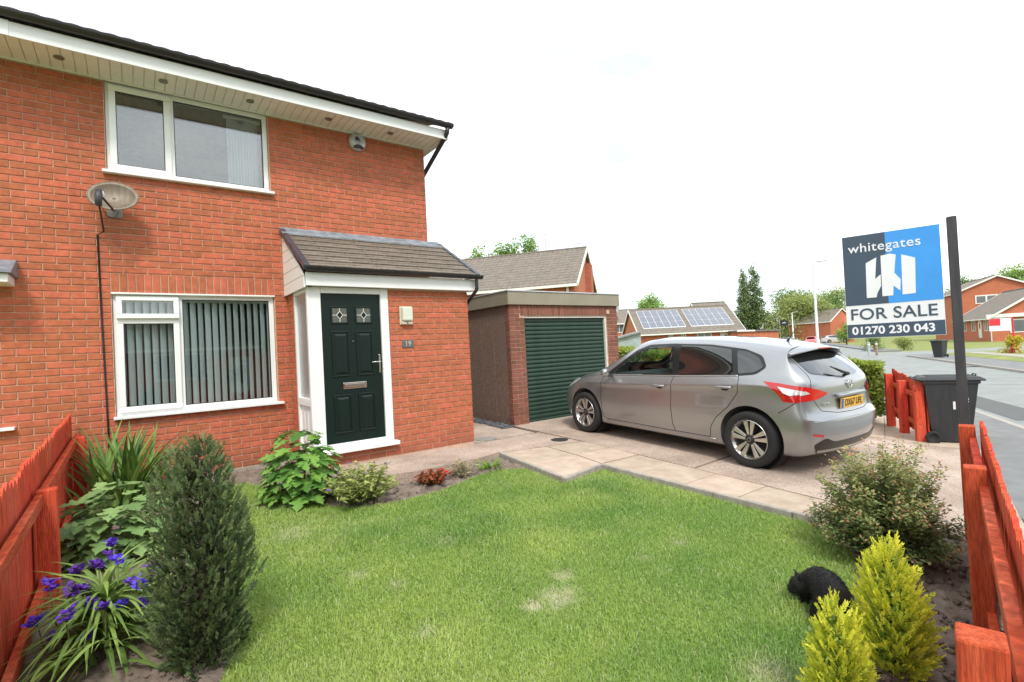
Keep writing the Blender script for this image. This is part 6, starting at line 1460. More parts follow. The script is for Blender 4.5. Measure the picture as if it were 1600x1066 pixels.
leaves('shoot_tips', np.array([p[:] for p in P2]), np.array(D2), unit(n), .018*(.6+.8*rng.random(n)), .012, pink, shr)['kind'] = 'stuff'

# hedge on the far side of the drive
hedm = leafmat('hedge_leaf', (.25, .33, .055), .5, .45, .3, hue=.02)
def hedge(name, label, path, width, h0, h1, n, leaf, mat, zb=0., bump=.10, cat_='hedge'):
    """clipped hedge along a path: leaves through a lumpy box, a dark twiggy core inside"""
    t = thing(name, label, cat_, (path[0][0], path[0][1], zb)); segs = list(zip(path, path[1:])); Ls = [math.dist(a, b) for a, b in segs]; tot = sum(Ls); P = []; D = []; NN = []; T = []
    def along(u):
        for (a, b), l_ in zip(segs, Ls):
            if u <= l_: break
            u -= l_
        d = (Vector(b)-Vector(a)).normalized(); return Vector(a)+d*u, d
    for k_ in range(n):
        u = random.uniform(0, tot); p, d = along(min(u, tot-1e-4)); nn = Vector((-d.y, d.x)); H = h0+(h1-h0)*u/tot; f = random.random()
        lum = bump*mnoise.noise(Vector((p.x*1.7, p.y*1.7, 0)))+bump*.7*mnoise.noise(Vector((p.x*4, p.y*4, 9)))
        if f < .42: off, z, o_ = random.uniform(-1, 1)*width/2, H+lum-abs(random.gauss(0, .05)), Vector((0, 0, 1))
        elif f < .5: off, z = random.uniform(-1, 1)*width/2, random.uniform(0, H); u = 0 if random.random() < .5 else tot; p, d = along(min(u, tot-1e-4)); z = z*((h1 if u else h0)/H); o_ = Vector((d.x, d.y, 0))*(1 if u else -1); p = p+d*(.1*random.random() if u else -.1*random.random())
        else:
            s_ = 1 if random.random() < .5 else -1; z = random.uniform(0, 1)**.8*H; off = s_*(width/2+bump*.8*mnoise.noise(Vector((p.x*3, p.y*3, z*3)))-abs(random.gauss(0, .05))); o_ = Vector((nn.x*s_, nn.y*s_, .3))
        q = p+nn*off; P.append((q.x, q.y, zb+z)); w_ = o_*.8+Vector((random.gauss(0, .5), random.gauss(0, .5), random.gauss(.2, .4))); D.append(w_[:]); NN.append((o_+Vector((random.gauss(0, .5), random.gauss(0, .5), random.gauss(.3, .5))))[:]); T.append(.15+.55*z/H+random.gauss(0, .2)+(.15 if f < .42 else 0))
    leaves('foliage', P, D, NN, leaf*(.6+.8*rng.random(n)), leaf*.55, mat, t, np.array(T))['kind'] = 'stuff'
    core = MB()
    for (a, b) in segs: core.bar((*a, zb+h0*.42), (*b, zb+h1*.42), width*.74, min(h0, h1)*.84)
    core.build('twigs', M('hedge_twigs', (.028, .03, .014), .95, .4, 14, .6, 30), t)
    return t
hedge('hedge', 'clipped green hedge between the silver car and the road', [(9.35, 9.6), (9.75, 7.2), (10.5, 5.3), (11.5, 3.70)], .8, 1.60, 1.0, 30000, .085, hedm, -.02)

# ================================================================== BACKGROUND HOUSES
def brickwall_mat(name, col, mort):
    m = M(name, col, .9, .12, .6)
    n = m.node_tree.nodes; l = m.node_tree.links; b = n['Principled BSDF']; src = b.inputs['Base Color'].links[0].from_socket
    t = [q for q in n if q.type == 'TEX_COORD'][0]
    sx = n.new('ShaderNodeSeparateXYZ'); l.new(t.outputs['Object'], sx.inputs[0]); ad = n.new('ShaderNodeMath'); ad.operation = 'ADD'; l.new(sx.outputs[0], ad.inputs[0]); l.new(sx.outputs[1], ad.inputs[1])
    cb = n.new('ShaderNodeCombineXYZ'); l.new(ad.outputs[0], cb.inputs[0]); l.new(sx.outputs[2], cb.inputs[1])
    bk = n.new('ShaderNodeTexBrick'); bk.inputs['Scale'].default_value = 1; bk.inputs['Brick Width'].default_value = .225; bk.inputs['Row Height'].default_value = .075; bk.inputs['Mortar Size'].default_value = .006
    bk.inputs['Mortar'].default_value = (*mort, 1); bk.inputs['Color2'].default_value = tuple(c*.8 for c in col)+(1,)
    l.new(cb.outputs[0], bk.inputs['Vector']); l.new(src, bk.inputs['Color1']); l.new(bk.outputs[0], b.inputs['Base Color']); return m
far_brick = brickwall_mat('far_brick', (.50, .125, .055), (.45, .27, .17)); far_brick2 = brickwall_mat('far_brick_dark', (.40, .10, .05), (.4, .25, .17))
far_tile = M('far_roof_tile', (.155, .13, .105), .9, .2, 2.5, .5, 20, col2=(.22, .19, .155))
far_glass = M('far_window_glass', (.10, .12, .13), .08, .2, .7, spec=.7)
cream_t = M('far_trim', (.72, .71, .66), .5, .05, 3)
def bg_house(name, label, C0, ang, ll, ww, eave, ridge, wins=(), base=-.4, wall=far_brick, over=.35, tiles=None, trimm=cream_t, gable_over=.2):
    """C0: nearest eaves corner; ang: direction of the ridge (from +X, ccw); the house lies to the left of that direction.
    wins: (face, u, z, w, h[, kind]) with face 'e' (eaves side at C0), 'g' (gable at C0)"""
    a = radians(ang); d = Vector((cos(a), sin(a), 0)); n = Vector((-sin(a), cos(a), 0)); o = Vector((C0[0], C0[1], 0))
    t = thing(name, label, 'house', (C0[0], C0[1], base)); Pt = lambda u, v, z: o+d*u+n*v+Vector((0, 0, z))
    wl_ = MB(); prof = [(0, base), (ww, base), (ww, eave), (ww/2, ridge-.1), (0, eave)]
    wl_.prism(prof, lambda v, z, u: Pt(u, v, z), 0, ll).build('wall', wall, t)
    sl_ = Vector((ww/2, ridge-eave)).length; k_ = (ridge-eave)/(ww/2)
    for s_ in (0, 1):
        rows = tiles or 0
        v0, v1 = (-over, ww/2) if s_ == 0 else (ww+over, ww/2); z0 = eave-over*k_
        r = MB().prism([(v0, z0), (v1, ridge), (v1, ridge+.10), (v0, z0+.10)], lambda v, z, u: Pt(u, v, z), -gable_over, ll+gable_over).build('roof', far_tile, t)
        if s_ == 0 and rows:
            # individual pantile rows with rolls
            nx = int((ll+2*gable_over)/.3); vs = []; fs = []
            for i in range(rows):
                for j in range(nx):
                    u0 = -gable_over+(ll+2*gable_over)*j/nx; u1 = -gable_over+(ll+2*gable_over)*(j+1)/nx
                    p0 = i/rows; p1 = (i+1)/rows; A_ = lambda u, p, h_: Pt(u, v0+(v1-v0)*p, z0+.10+(ridge-z0)*p+h_)
                    b = len(vs); um = (u0+u1)/2; vs += [A_(u0, p0, .03), A_(um, p0, .07), A_(u1, p0, .03), A_(u0, p1, .005), A_(um, p1, .04), A_(u1, p1, .005), A_(u0, p0, -.01), A_(um, p0, -.01), A_(u1, p0, -.01)]
                    fs += [(b, b+1, b+4, b+3), (b+1, b+2, b+5, b+4), (b+6, b+7, b+1, b), (b+7, b+8, b+2, b+1)]
            o_ = MB().add(vs, fs).build('tiles', far_tile, t); o_['kind'] = 'stuff'
        MB().bar(Pt(-gable_over, v0, z0+.02), Pt(ll+gable_over, v0, z0+.02), .09, .14).build('gutter', trimm, t)
        for u in (-gable_over-.02, ll+gable_over+.02): MB().bar(Pt(u, v0, z0+.02), Pt(u, v1, ridge+.02), .05, .2).build('verge', trimm, t)
    MB().bar(Pt(-gable_over, ww/2, ridge+.12), Pt(ll+gable_over, ww/2, ridge+.12), .22, .12).build('ridge_tile', far_tile, t, bevel=.04)
    for w_ in wins:
        f, u, z, ww_, hh = w_[:5]; kind = w_[5] if len(w_) > 5 else 'window'
        Q = (lambda x, y_, d_: Pt(u+x, -d_, z+y_)) if f == 'e' else (lambda x, y_, d_: Pt(-d_, u+x, z+y_))
        if kind == 'window':
            fr_ = MB(); 
            for (x0, x1, y0, y1) in ((0, ww_, 0, .08), (0, ww_, hh-.08, hh), (0, .08, .08, hh-.08), (ww_-.08, ww_, .08, hh-.08), (ww_*.48, ww_*.48+.06, .08, hh-.08)):
                fr_.prism([(x0, y0), (x1, y0), (x1, y1), (x0, y1)], lambda x, y_, d_: Q(x, y_, d_), -.02, .05)
            fo = fr_.build('window', cream_t, t)
            MB().prism([(.06, .06), (ww_-.06, .06), (ww_-.06, hh-.06), (.06, hh-.06)], lambda x, y_, d_: Q(x, y_, d_), -.01, .02).build('pane', far_glass, fo)
        elif kind == 'door':
            dd = MB().prism([(0, 0), (ww_, 0), (ww_, hh), (0, hh)], lambda x, y_, d_: Q(x, y_, d_), -.02, .05).build('door', cream_t, t)
            MB().prism([(ww_/2+ww_*.22*cos(b), hh*.66+hh*.17*sin(b)) for b in np.linspace(0, 2*pi, 16, False)], lambda x, y_, d_: Q(x, y_, d_), .03, .06).build('pane', far_glass, dd)
        elif kind == 'pipe': MB().prism([(0, 0), (ww_, 0), (ww_, hh), (0, hh)], lambda x, y_, d_: Q(x, y_, d_), .01, .1).build('downpipe', cream_t, t)
        elif kind == 'breast': MB().prism([(0, 0), (ww_, 0), (ww_, hh), (0, hh)], lambda x, y_, d_: Q(x, y_, d_), .01, .35).build('chimney_breast', far_brick2, t)
    return t, Pt
# the two storey house behind the garage
hb, Pb = bg_house('neighbour_house', 'red brick house with a large brown tiled roof behind the garage', (18.7, 19.2), 36.9+90, 15, 8.8, 4.95, 7.45, [('g', 6.6, 3.0, .9, 1.2), ('g', 4.9, 3.2, .5, .9), ('e', .35, -.4, .12, 5.2, 'pipe'), ('e', 4.2, 3.3, 1.8, 1.15), ('e', 9.5, 3.3, 1.8, 1.15)], tiles=14) if False else (None, None)
# ridge runs away to the left: mirror the frame so that the house lies to the right of it
def bg_house_r(name, label, C0, dirv, ll, ww, eave, ridge, wins=(), **kw):
    """same, but the house lies to the right of the ridge direction: start from the far end"""
    d = Vector(dirv).normalized(); e = Vector(C0)+d*ll
    w2 = []
    for w_ in wins:
        if w_[0] == 'e': w2.append(('e', ll-w_[1]-w_[3], *w_[2:]))
        else: w2.append(('h', *w_[1:]))
    return bg_house(name, label, (e.x, e.y), math.degrees(math.atan2(-d.y, -d.x)), ll, ww, eave, ridge, [q for q in w2 if q[0] == 'e'], **kw)
hb, Pb = bg_house_r('neighbour_house', 'red brick house with a large brown tiled roof behind the garage', (18.7, 19.2), (-.6, .8), 15, 8.8, 4.95, 7.45, [('e', .3, -.4, .12, 5.2, 'pipe'), ('e', 4.2, 3.3, 1.8, 1.15), ('e', 9.5, 3.3, 1.8, 1.15)], tiles=14)
# its near gable: windows and chimney breast
def gable_quad(nm, v0, v1, z0, z1, mat, d0=.01, d1=.06, parent=None):
    return MB().prism([(v0, z0), (v1, z0), (v1, z1), (v0, z1)], lambda v, z, d: Pb(15+d, v, z), d0, d1).build(nm, mat, parent or hb)
for v0, v1, z0, z1 in ((1.3, 2.1, 3.1, 4.5), (3.3, 3.8, 3.1, 4.2)):
    fo = gable_quad('window', v0, v1, z0, z1, cream_t); gable_quad('pane', v0+.1, v1-.1, z0+.1, z1-.1, far_glass, .03, .075, fo)
gable_quad('chimney_breast', 4.5, 5.5, -.4, 6.6, far_brick2, .0, .35)
q = Pb(10.2, -.0+1.4, 0); 
MB().tube([Pb(8.6, 1.5, 5.6), Pb(8.6, 1.5, 6.55)], .09, 10).build('vent_pipe', cream_t, hb)
MB().box(-.3, .3, -.25, .25, -.05, .05, mat=Matrix.Translation(Pb(8.6, 1.4, 5.92)) @ Matrix.Rotation(-.45, 4, 'X')).build('vent_flashing', cream_t, hb)
def aerial(label, p, h, spread=.9):
    t = thing('tv_aerial', label, 'aerial', p, group='television aerials'); B = Vector(p); am = M('aerial_metal', (.35, .36, .37), .5, .1, 5, metal=.6)
    MB().tube([B, B+Vector((0, 0, h))], .025, 6).build('mast', am, t); MB().tube([B+Vector((-.5*spread, .35*spread, h-.15)), B+Vector((.5*spread, -.35*spread, h-.05))], .015, 5).build('boom', am, t)
    for k_ in range(6):
        q = B+Vector((-.5+.2*k_, .35-.14*k_, 0))*spread+Vector((0, 0, h-.15+.02*k_)); MB().tube([q+Vector((-.1, -.14, 0)), q+Vector((.1, .14, 0))], .008, 4).build('element', am, t)
aerial('television aerial on the left end of the neighbouring roof', Pb(.6, 4.4, 7.4), 2.2); aerial('television aerial on the right end of the neighbouring roof', Pb(14.7, 4.6, 7.3), .7); aerial('television aerial standing behind the neighbouring roof', Pb(12.2, 6.5, 6.6), 2.6)

# bungalow with solar panels (front faces the camera's way)
RV = Vector((.8, -.6, 0)); FV = Vector((.6, .8, 0))
def cam_pt(depth, lat): return FV*depth+RV*lat
c = cam_pt(52.4, 13.25)
solar, Ps = bg_house('bungalow', 'brick bungalow with two rows of solar panels on its brown roof', (c.x, c.y), math.degrees(math.atan2(RV.y, RV.x)), 10.6, 7.2, 2.62, 5.15, [('e', 5.95, 1.0, 1.5, 1.35), ('e', 8.35, .0, 1.15, 2.35, 'door'), ('e', 3.0, 1.3, .5, 1.0), ('e', 4.3, 1.3, .5, 1.0), ('e', 9.95, -.3, .12, 2.8, 'pipe')], tiles=10, over=.45)
pv = M('solar_cell', (.17, .18, .21), .12, .12, 4, coat=.6); pvf = M('solar_frame', (.7, .71, .72), .35, .05, 4, metal=.3)
k_ = (5.15-2.62)/3.6
for a0 in (.55, 5.55):
    arr = None
    for i in range(6):
        for j in range(3):
            u0 = a0+i*.735; v0 = .30+j*.92
            Q = lambda u, v, h_: Ps(u, v, 2.62+k_*v+.18+h_)
            m_ = MB().add([Q(u0+.015, v0+.015, .06), Q(u0+.72, v0+.015, .06), Q(u0+.72, v0+.90, .06), Q(u0+.015, v0+.90, .06), Q(u0+.015, v0+.015, 0), Q(u0+.72, v0+.015, 0), Q(u0+.72, v0+.90, 0), Q(u0+.015, v0+.90, 0)], [(0, 1, 2, 3), (0, 4, 5, 1), (1, 5, 6, 2), (2, 6, 7, 3), (3, 7, 4, 0)])
            if arr is None: arr = MB().add([Q(a0-.03, .27, .035), Q(a0+4.44, .27, .035), Q(a0+4.44, 3.09, .035), Q(a0-.03, 3.09, .035), Q(a0-.03, .27, -.02), Q(a0+4.44, .27, -.02), Q(a0+4.44, 3.09, -.02), Q(a0-.03, 3.09, -.02)], [(0, 1, 2, 3), (0, 4, 5, 1), (1, 5, 6, 2), (2, 6, 7, 3), (3, 7, 4, 0)]).build('solar_array', pvf, solar)
            m_ = MB().add([Q(u0+.03, v0+.03, .06), Q(u0+.705, v0+.03, .06), Q(u0+.705, v0+.89, .06), Q(u0+.03, v0+.89, .06)], [(0, 1, 2, 3)]); m_.build('solar_panel', pv, arr)
aerial('television aerial above the solar panel roof', cam_pt(56, 23.3)+Vector((0, 0, 5.0)), 2.0)
c = cam_pt(66, 10.4)
bg_house('terraced_house', 'red brick house with a grey brown roof left of the solar bungalow', (c.x, c.y), math.degrees(math.atan2(RV.y, RV.x)), 6.0, 7, 4.3, 6.1, [('e', 3.05, 3.0, 1.3, 1.1), ('e', 3.05, .6, 1.3, 1.1), ('e', .6, 3.0, .9, 1.1)])
c = cam_pt(71, 17)
bg_house('terraced_house', 'long brown roofed house rising just behind the solar panels', (c.x, c.y), math.degrees(math.atan2(RV.y, RV.x)), 11, 7, 4.1, 5.75, [('e', 3, 2.6, 1.4, 1)])
c = cam_pt(66, 25.0)
bg_house('terraced_house', 'brick house with a steep roof end right of the solar bungalow', (c.x, c.y), math.degrees(math.atan2(RV.y, RV.x)), 4.2, 6.6, 4.3, 6.5, [('e', 3.2, 2.4, .8, 1)])
# flat roofed brick garage block
c = cam_pt(50, 22.4); gb = thing('garage_block', 'low flat roofed brick garage block right of the bungalow', 'building', (c.x, c.y, -.4))
def gb_pt(u, v, z): return cam_pt(50+v, 22.4+u)+Vector((0, 0, z))
MB().prism([(0, -.4), (4.0, -.4), (4.0, 2.05), (0, 2.15)], lambda u, z, v: gb_pt(u, v, z), 0, 6).build('wall', far_brick, gb)
MB().prism([(-.15, 2.15), (4.1, 2.06), (4.1, 2.22), (-.15, 2.32)], lambda u, z, v: gb_pt(u, v, z), -.15, 6.1).build('roof', M('felt_roof', (.16, .15, .15), .9, .2, 2), gb)
MB().prism([(-.16, 2.17), (1.6, 2.13), (1.6, 2.28), (-.16, 2.32)], lambda u, z, v: gb_pt(u, v, z), -.2, -.15).build('fascia', cream_t, gb)
# lean-to by the left house
c = cam_pt(47, 9.4); lt_ = thing('garden_shed', 'grey roofed lean-to shed behind the hedge beside the garage', 'shed', (c.x, c.y, -.4))
MB().prism([(0, -.4), (2.6, -.4), (2.6, 2.5), (0, 1.9)], lambda u, z, v: cam_pt(47+v, 9.4+u)+Vector((0, 0, z)), 0, 3).build('wall', M('shed_grey', (.3, .36, .36), .7, .15, 3), lt_)
MB().prism([(-.2, 1.9), (2.8, 2.55), (2.8, 2.68), (-.2, 2.03)], lambda u, z, v: cam_pt(47+v, 9.4+u)+Vector((0, 0, z)), -.3, 3.2).build('roof', M('shed_roof', (.2, .21, .22), .7, .2, 3), lt_)
# house beyond the big lamp post
c = cam_pt(95, 60.0)
bg_house_r('terraced_house', 'brick house end with a small white window beyond the tall lamp post', (c.x, c.y), (.6*.9-.8*.35, .8*.9+.6*.35), 9, 6.2, 3.9, 6.1)
wf_ = MB().prism([(0, 0), (1.7, 0), (1.7, 1.0), (0, 1.0)], lambda u, z, v: cam_pt(94.6+v, 63.4+u)+Vector((0, 0, 2.6+z)), -.4, 3).build('window', cream_t, [o for o in C.objects if o.get('label', '').startswith('brick house end with')][0])
MB().prism([(.12, .12), (1.58, .12), (1.58, .88), (.12, .88)], lambda u, z, v: cam_pt(94.5+v, 63.4+u)+Vector((0, 0, 2.6+z)), -.4, .2).build('pane', far_glass, wf_)
# bungalow across the road and the house behind it
A0 = Vector((77.6, 13.1)); 
bung, Pq = bg_house_r('bungalow', 'brick bungalow with a wide white bargeboard across the road', (A0.x, A0.y), (TD.x, TD.y), 11, 9.5, 2.55, 5.6, [('e', 1.2, .9, 1.0, 1.25), ('e', 3.0, .1, .95, 2.1, 'door'), ('e', 5.0, .9, 1.2, 1.25), ('e', 8.0, .9, 1.2, 1.25), ('e', .05, -.3, .12, 2.8, 'pipe')], over=.5, gable_over=.35)
MB().prism([(-.5, 2.35), (10, 2.35), (10, 2.75), (-.5, 2.75)], lambda v, z, d: Pq(11+d, v, z), .02, .3).build('gable_fascia', cream_t, bung)
fo = MB().prism([(1.5, .6), (4.4, .6), (4.4, 2.1), (1.5, 2.1)], lambda v, z, d: Pq(11+d, v, z), .0, .05).build('window', cream_t, bung); MB().prism([(1.62, .72), (4.28, .72), (4.28, 1.98), (1.62, 1.98)], lambda v, z, d: Pq(11+d, v, z), .02, .065).build('pane', far_glass, fo)
cc = cam_pt(72, 63.4)
bt, Pt_ = bg_house_r('terraced_house', 'tall red brick gable with one white window behind the bungalow', (cc.x, cc.y), (TD.x, TD.y), 10, 9.2, 6.3, 8.35, over=.35, gable_over=.3)
fo = MB().prism([(2.2, 4.6), (4.6, 4.6), (4.6, 5.8), (2.2, 5.8)], lambda v, z, d: Pt_(10+d, v, z), .0, .06).build('window', cream_t, bt)
for a, b in ((2.35, 3.3), (3.5, 4.45)): MB().prism([(a, 4.75), (b, 4.75), (b, 5.65), (a, 5.65)], lambda v, z, d: Pt_(10+d, v, z), .02, .08).build('pane', far_glass, fo)
# house opposite, behind the camera: the windows mirror it
bo, Po = bg_house('opposite_house', 'brick house across the road reflected in the windows', (-9, -17), 180, 11, 8, 4.9, 7.4, [('e', 1.5, 3.3, 1.8, 1.2), ('e', 6.5, 3.3, 1.8, 1.2), ('e', 1.5, .9, 2.2, 1.4)])
bg_house('opposite_house', 'brick bungalow opposite reflected in the ground floor window', (11, -15), 180, 12, 7, 2.6, 5.2, [('e', 2.5, .9, 2.2, 1.3), ('e', 8, .9, 2.2, 1.3), ('e', 6, -.2, 1, 2.1, 'door')])

# ================================================================== STREET FURNITURE, FAR VEHICLES
def lamp_post(label, p, h, arm, r0=.075):
    t = thing('street_lamp', label, 'street lamp', p, group='street lamps'); B = Vector(p); gm = M('galvanised_column', (.52, .55, .56), .45, .1, 2, metal=.5)
    MB().tube([B, B+Vector((0, 0, 1.4)), B+Vector((0, 0, 1.45)), B+Vector((0, 0, h))], [r0*1.25, r0*1.25, r0*.85, r0*.65], 12).build('column', gm, t, smooth=True)
    e = B+Vector((0, 0, h))+RV*arm+Vector((0, 0, .14)); MB().tube([B+Vector((0, 0, h-.02)), B+Vector((0, 0, h))+RV*.12+Vector((0, 0, .04)), e], [.035, .035, .03], 8).build('arm', gm, t)
    MB().bar(e-RV*.1, e+RV*.52+Vector((0, 0, .05)), .22, .07).build('lantern', M('lantern_grey', (.4, .42, .43), .5, .1, 3), t, bevel=.02)
lamp_post('tall grey street lamp nearest the for sale board', cam_pt(33, 19.95)+Vector((0, 0, -.2)), 6.35, .35, .10)
lamp_post('middle distance street lamp left of the red car', cam_pt(88, 49.0)+Vector((0, 0, -.2)), 5.6, .5, .13)
lamp_post('farthest street lamp in front of the poplar', cam_pt(112, 54.8)+Vector((0, 0, -.2)), 5.6, .6, .14)
fp = thing('flag', 'small black flag with a pale emblem on a thin pole', 'flag', cam_pt(70, 37.2)+Vector((0, 0, -.3))); B = fp.location.copy()
MB().tube([B, B+Vector((0, 0, 4.1))], .03, 6).build('pole', M('flag_pole', (.4, .4, .4), .5, .1, 3), fp)
fv = []; ff = []
for i in range(9):
    for j in range(5): fv.append(B+RV*(.03+1.15*i/8)+Vector((0, 0, 4.0-.75*j/4-.05*i/8+.04*sin(i*.9)))+FV*(.08*sin(i*1.1)))
ff = [(i*5+j, i*5+j+1, (i+1)*5+j+1, (i+1)*5+j) for i in range(8) for j in range(4)]
fo = MB().add(fv, ff).build('cloth', M('black_cloth', (.02, .02, .022), .9, .2, 3), fp, smooth=True)
for dx in (.42, .5, .58): MB().bar(B+RV*(dx-.18)+FV*-.12+Vector((0, 0, 3.55)), B+RV*(dx+.22)+FV*-.12+Vector((0, 0, 3.72-.1*(dx-.42)*8)), .02, .07).build('emblem', M('flag_emblem', (.45, .45, .45), .9, .1, 3), fo)
def far_car(label, depth, lat, ang, col, nm):
    t = thing('parked_car', label, 'car', group='cars far down the road'); make_car(t, paint(nm, col, .2), False); q = cam_pt(depth, lat); car_matrix(t, (q.x, q.y, -.28), ang); return t
far_car('small red car facing this way far along the road', 80, 47.6, radians(255), (.62, .03, .03), 'red_paint')
far_car('white car parked under the willow tree', 100, 54.4, radians(215), (.7, .7, .7), 'white_paint')
far_car('pale silver car parked sideways beyond the lamp post', 92, 57.2, math.atan2(RV.x, RV.y), (.55, .56, .57), 'pale_paint')
# second sale board across the road
s2 = thing('sale_board', 'red and white board on a red post across the road', 'sign', (42.8, 6.3, -.2)); B = Vector((42.8, 6.3, -.2)); rp_ = M('red_post_paint', (.65, .04, .05), .5, .1, 3)
MB().bar(B, B+Vector((0, 0, 2.2)), .08, .08, (1, 0, 0)).build('post', rp_, s2)
LS = Vector((.25, -.97, 0)).normalized()   # to the right across the line of sight
MB().bar(B-LS*.04+Vector((0, 0, 1.78)), B-LS*1.05+Vector((0, 0, 1.78)), .02, .78).build('board', swhite, s2); MB().prism([(0, 1.72), (.5, 1.72), (.5, 2.15), (0, 2.15)], lambda u, z, d: B-LS*(1.04-u)+Vector((-.97, -.25, 0))*d+Vector((0, 0, z)), .012, .016).build('red_panel', rp_, s2)
for s_ in (-1, 1): MB().bar(B+Vector((0, 0, .55)), B+LS*(.28*s_)+Vector((0, 0, 0)), .06, .05, (1, 0, 0)).build('brace', rp_, s2)
# low rail and posts on the verge
for k_, (lat, dep) in enumerate(((27.2, 37.8), (26.2, 37.2))):
    q = cam_pt(dep, lat+.0); b_ = thing('bollard', ('grey' if k_ else 'rusty')+' post standing on the grass verge behind the for sale board', 'bollard', (q.x, q.y, -.2)); MB().tube([q+Vector((0, 0, -.25)), q+Vector((0, 0, .78)), q+Vector((0, 0, .8))], [.09, .09, .06], 10).build('shaft', M('bollard_grey', (.4, .42, .42), .6, .15, 4) if k_ else M('bollard_rust', (.3, .2, .15), .8, .3, 6), b_); MB().tube([q+Vector((0, 0, .55)), q+Vector((0, 0, .65))], .093, 10).build('band', cream_t, b_)

# ================================================================== TREES
def tree(name, label, base, h, blobs, n, leaf, mat, trunk_h, trunk_r=.2, cat_='tree', group=None, inner=True):
    """blobs: (dx, dy, z, rx, rz) clumps of the crown; leaves are set through each clump's shell"""
    t = thing(name, label, cat_, base, group=group); B = np.array(base[:]); P = []; D = []; N_ = []; T = []
    vol = np.array([b[3]**2*b[4] for b in blobs])**.7; vol /= vol.sum()
    for (dx, dy, z, rx, rz), f in zip(blobs, vol):
        m = int(n*f)+8; u = unit(m); sub = unit(9)*.62
        # cluster the leaves round sub-clumps for light and dark masses
        kx = rng.integers(0, 9, m); r = rng.random(m)**.4*.55; q = sub[kx]+u*r[:, None]
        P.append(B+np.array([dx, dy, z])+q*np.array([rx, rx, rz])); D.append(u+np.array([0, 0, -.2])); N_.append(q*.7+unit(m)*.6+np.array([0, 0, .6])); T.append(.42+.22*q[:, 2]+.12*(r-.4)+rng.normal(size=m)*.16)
    P = np.concatenate(P); m = len(P)
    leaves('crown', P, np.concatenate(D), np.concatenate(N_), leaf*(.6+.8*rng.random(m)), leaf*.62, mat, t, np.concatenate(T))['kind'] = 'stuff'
    tk = MB(); Bv = Vector(base); tk.tube([Bv+Vector((0, 0, -.3)), Bv+Vector((.05, 0, trunk_h*.5)), Bv+Vector((0, .05, trunk_h))], [trunk_r*1.25, trunk_r, trunk_r*.8], 9)
    for (dx, dy, z, rx, rz) in blobs[:14]: tk.tube([Bv+Vector((0, 0, trunk_h*.85)), Bv+Vector((dx*.5, dy*.5, (trunk_h+z)*.5)), Bv+Vector((dx, dy, z))], [trunk_r*.55, trunk_r*.3, trunk_r*.1], 6)
    tk.build('trunk', bark, t, smooth=True)
    return t
def blob_crown(w_, z0, z1, k_, seed, squash=.8):
    r = random.Random(seed); out = []
    for i in range(k_):
        f = r.random(); a = r.uniform(0, 2*pi); zz = z0+(z1-z0)*f; prof = math.sin(pi*min(1, .18+.82*f))**.6; rr = w_/2*prof*math.sqrt(r.random())*.8; s_ = w_*r.uniform(.16, .26)
        out.append((cos(a)*rr, sin(a)*rr, min(zz, z1-s_*.6), s_, s_*squash))
    return out
g_pop = leafmat('poplar_leaf', (.17, .24, .085), .5, .6, .25, hue=.03); g_wil = leafmat('willow_leaf', (.33, .38, .12), .4, .6, .3, hue=.02); g_mid = leafmat('tree_leaf', (.19, .30, .085), .45, .6, .25, hue=.025); g_fresh = leafmat('fresh_leaf', (.28, .42, .10), .4, .6, .3, hue=.02); g_dk = leafmat('dark_leaf', (.06, .10, .035), .45, .6, .2)
q = cam_pt(112, 53.5); bl_ = []
for i in range(26):
    f = i/25; z = 4.5+12.6*f; bl_ += [(RV.x*(1.0+.5*sin(i))-.2, RV.y*(1.0+.5*sin(i)), z, 1.7*(1-f)**.75+.42, 1.0)]
    z2 = 4.5+11.9*f; bl_ += [(RV.x*(-1.6+.4*cos(i*2)), RV.y*(-1.6), z2, 1.5*(1-f)**.75+.38, 1.0)]
bl_ += [(RV.x*x, RV.y*x, z, r, r*.8) for x, z, r in ((-3, 3, 1.9), (-1, 2.6, 2.2), (1.5, 3, 2.3), (3.6, 2.6, 2.1), (5.4, 2.2, 1.9), (-3.4, 5, 1.6), (3.4, 5.2, 2.0), (0, 6, 2.3), (2.2, 7, 1.9), (-2.4, 7, 1.6))]
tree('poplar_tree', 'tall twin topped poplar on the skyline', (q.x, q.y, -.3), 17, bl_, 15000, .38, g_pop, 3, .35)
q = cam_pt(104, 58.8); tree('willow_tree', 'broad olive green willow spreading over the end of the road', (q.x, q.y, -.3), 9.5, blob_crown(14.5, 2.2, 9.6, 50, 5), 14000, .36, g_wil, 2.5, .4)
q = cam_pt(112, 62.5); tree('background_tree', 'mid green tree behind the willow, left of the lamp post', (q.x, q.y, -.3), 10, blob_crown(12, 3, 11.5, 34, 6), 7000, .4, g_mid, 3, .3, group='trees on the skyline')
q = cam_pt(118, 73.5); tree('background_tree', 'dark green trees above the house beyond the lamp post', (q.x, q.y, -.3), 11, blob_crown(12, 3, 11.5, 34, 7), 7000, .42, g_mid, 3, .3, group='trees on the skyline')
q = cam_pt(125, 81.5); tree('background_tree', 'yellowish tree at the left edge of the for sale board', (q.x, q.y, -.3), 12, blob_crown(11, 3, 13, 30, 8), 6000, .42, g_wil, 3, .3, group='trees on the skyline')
q = cam_pt(84, 23.2); tree('background_tree', 'round green tree standing behind the solar bungalow', (q.x, q.y, -.3), 10, blob_crown(5.6, 4, 9.9, 26, 9), 5000, .36, g_fresh, 4.5, .25, group='trees on the skyline')
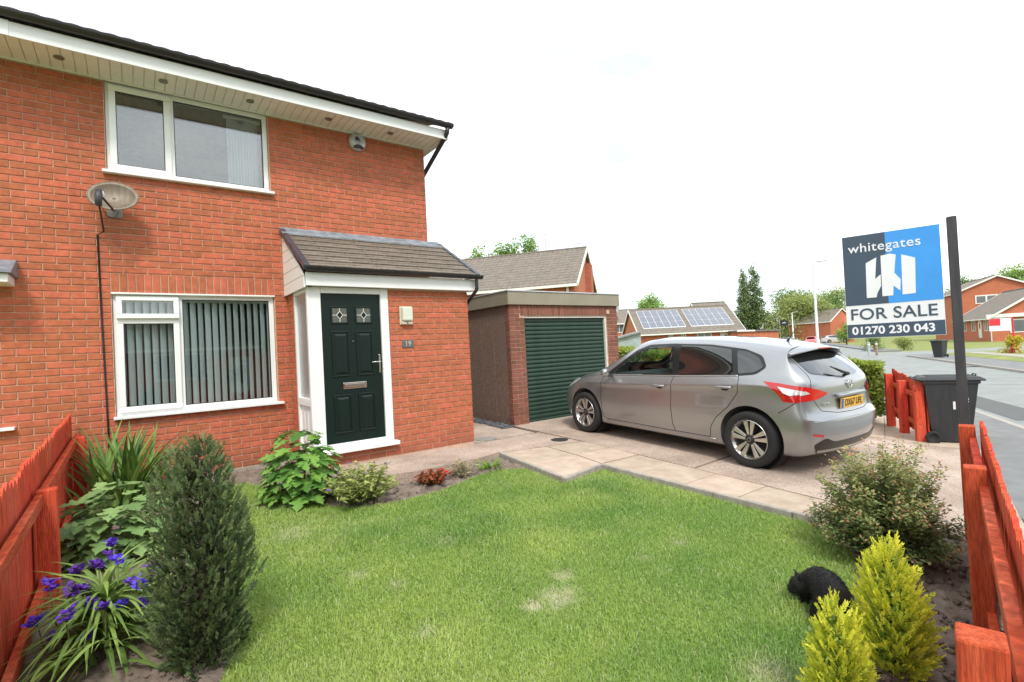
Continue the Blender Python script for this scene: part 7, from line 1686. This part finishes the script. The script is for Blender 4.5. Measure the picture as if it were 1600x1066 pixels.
q = cam_pt(46, -.9); tree('background_tree', 'leafy treetop showing over the neighbouring roof', (q.x, q.y, -.3), 10, [(RV.x*x, RV.y*x, z, .75, 1.0) for x, z in ((-2.1, 9.5), (-1.6, 10.4), (-.1, 9.7), (.2, 10.7), (1.3, 9.9), (1.5, 10.9), (2.4, 10.3), (2.8, 11.3), (3.2, 10.5), (-3.2, 9.1), (0, 8), (2, 8.5))], 3600, .26, g_fresh, 6, .25, group='trees on the skyline')
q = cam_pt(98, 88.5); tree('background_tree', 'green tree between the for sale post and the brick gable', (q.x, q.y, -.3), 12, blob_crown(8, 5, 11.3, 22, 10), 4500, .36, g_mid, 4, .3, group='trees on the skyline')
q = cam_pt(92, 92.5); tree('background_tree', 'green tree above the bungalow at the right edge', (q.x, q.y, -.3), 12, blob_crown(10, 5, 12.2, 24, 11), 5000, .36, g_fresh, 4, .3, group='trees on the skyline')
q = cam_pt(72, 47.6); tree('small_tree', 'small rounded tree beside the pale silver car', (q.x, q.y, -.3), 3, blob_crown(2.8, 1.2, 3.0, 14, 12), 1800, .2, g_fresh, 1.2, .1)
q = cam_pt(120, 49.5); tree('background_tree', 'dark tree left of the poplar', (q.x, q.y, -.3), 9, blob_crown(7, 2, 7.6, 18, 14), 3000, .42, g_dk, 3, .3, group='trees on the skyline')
# low bushes in the gardens across the road
for i, (dep, lat, w_, h_, mt, lb) in enumerate(((47, 33.6, 2.2, 1.3, g_mid, 'dark green bush behind the far bin'), (46, 35.6, 2.0, 1.1, g_wil, 'olive bush right of the dark bush'), (31, 30.6, 1.3, 1.05, None, 'golden bush at the foot of the red and white board'), (58, 32.0, 3.0, 1.3, g_fresh, 'pale green bush at the corner of the side road'), (60, 24.4, 3.2, 1.1, g_fresh, 'low hedge in front of the garage block'))):
    q = cam_pt(dep, lat); tree('bush', lb, (q.x, q.y, -.25), h_, blob_crown(w_, .15, h_, 10, 40+i, .8), 1500, .11, mt or leafmat('golden_bush', (.62, .52, .06), .3, .6, .3, hue=.01), .3, .04, 'bush')
# trees behind the camera, seen only as dark shapes in the panes
for i, (x, y, w_, h_) in enumerate(((-3.5, -13, 7, 9), (3.8, -17, 8, 10.5), (13, -24, 9, 11), (-15, -12, 8, 10))):
    tree('street_tree', ('leafy tree reflected in the windows, ' + ('nearest the house', 'in the middle', 'on the right', 'on the left')[i]), (x, y, -.3), h_, blob_crown(w_, 1.2, h_, 34, 60+i), 4200, .42, g_dk, 2.5, .3)
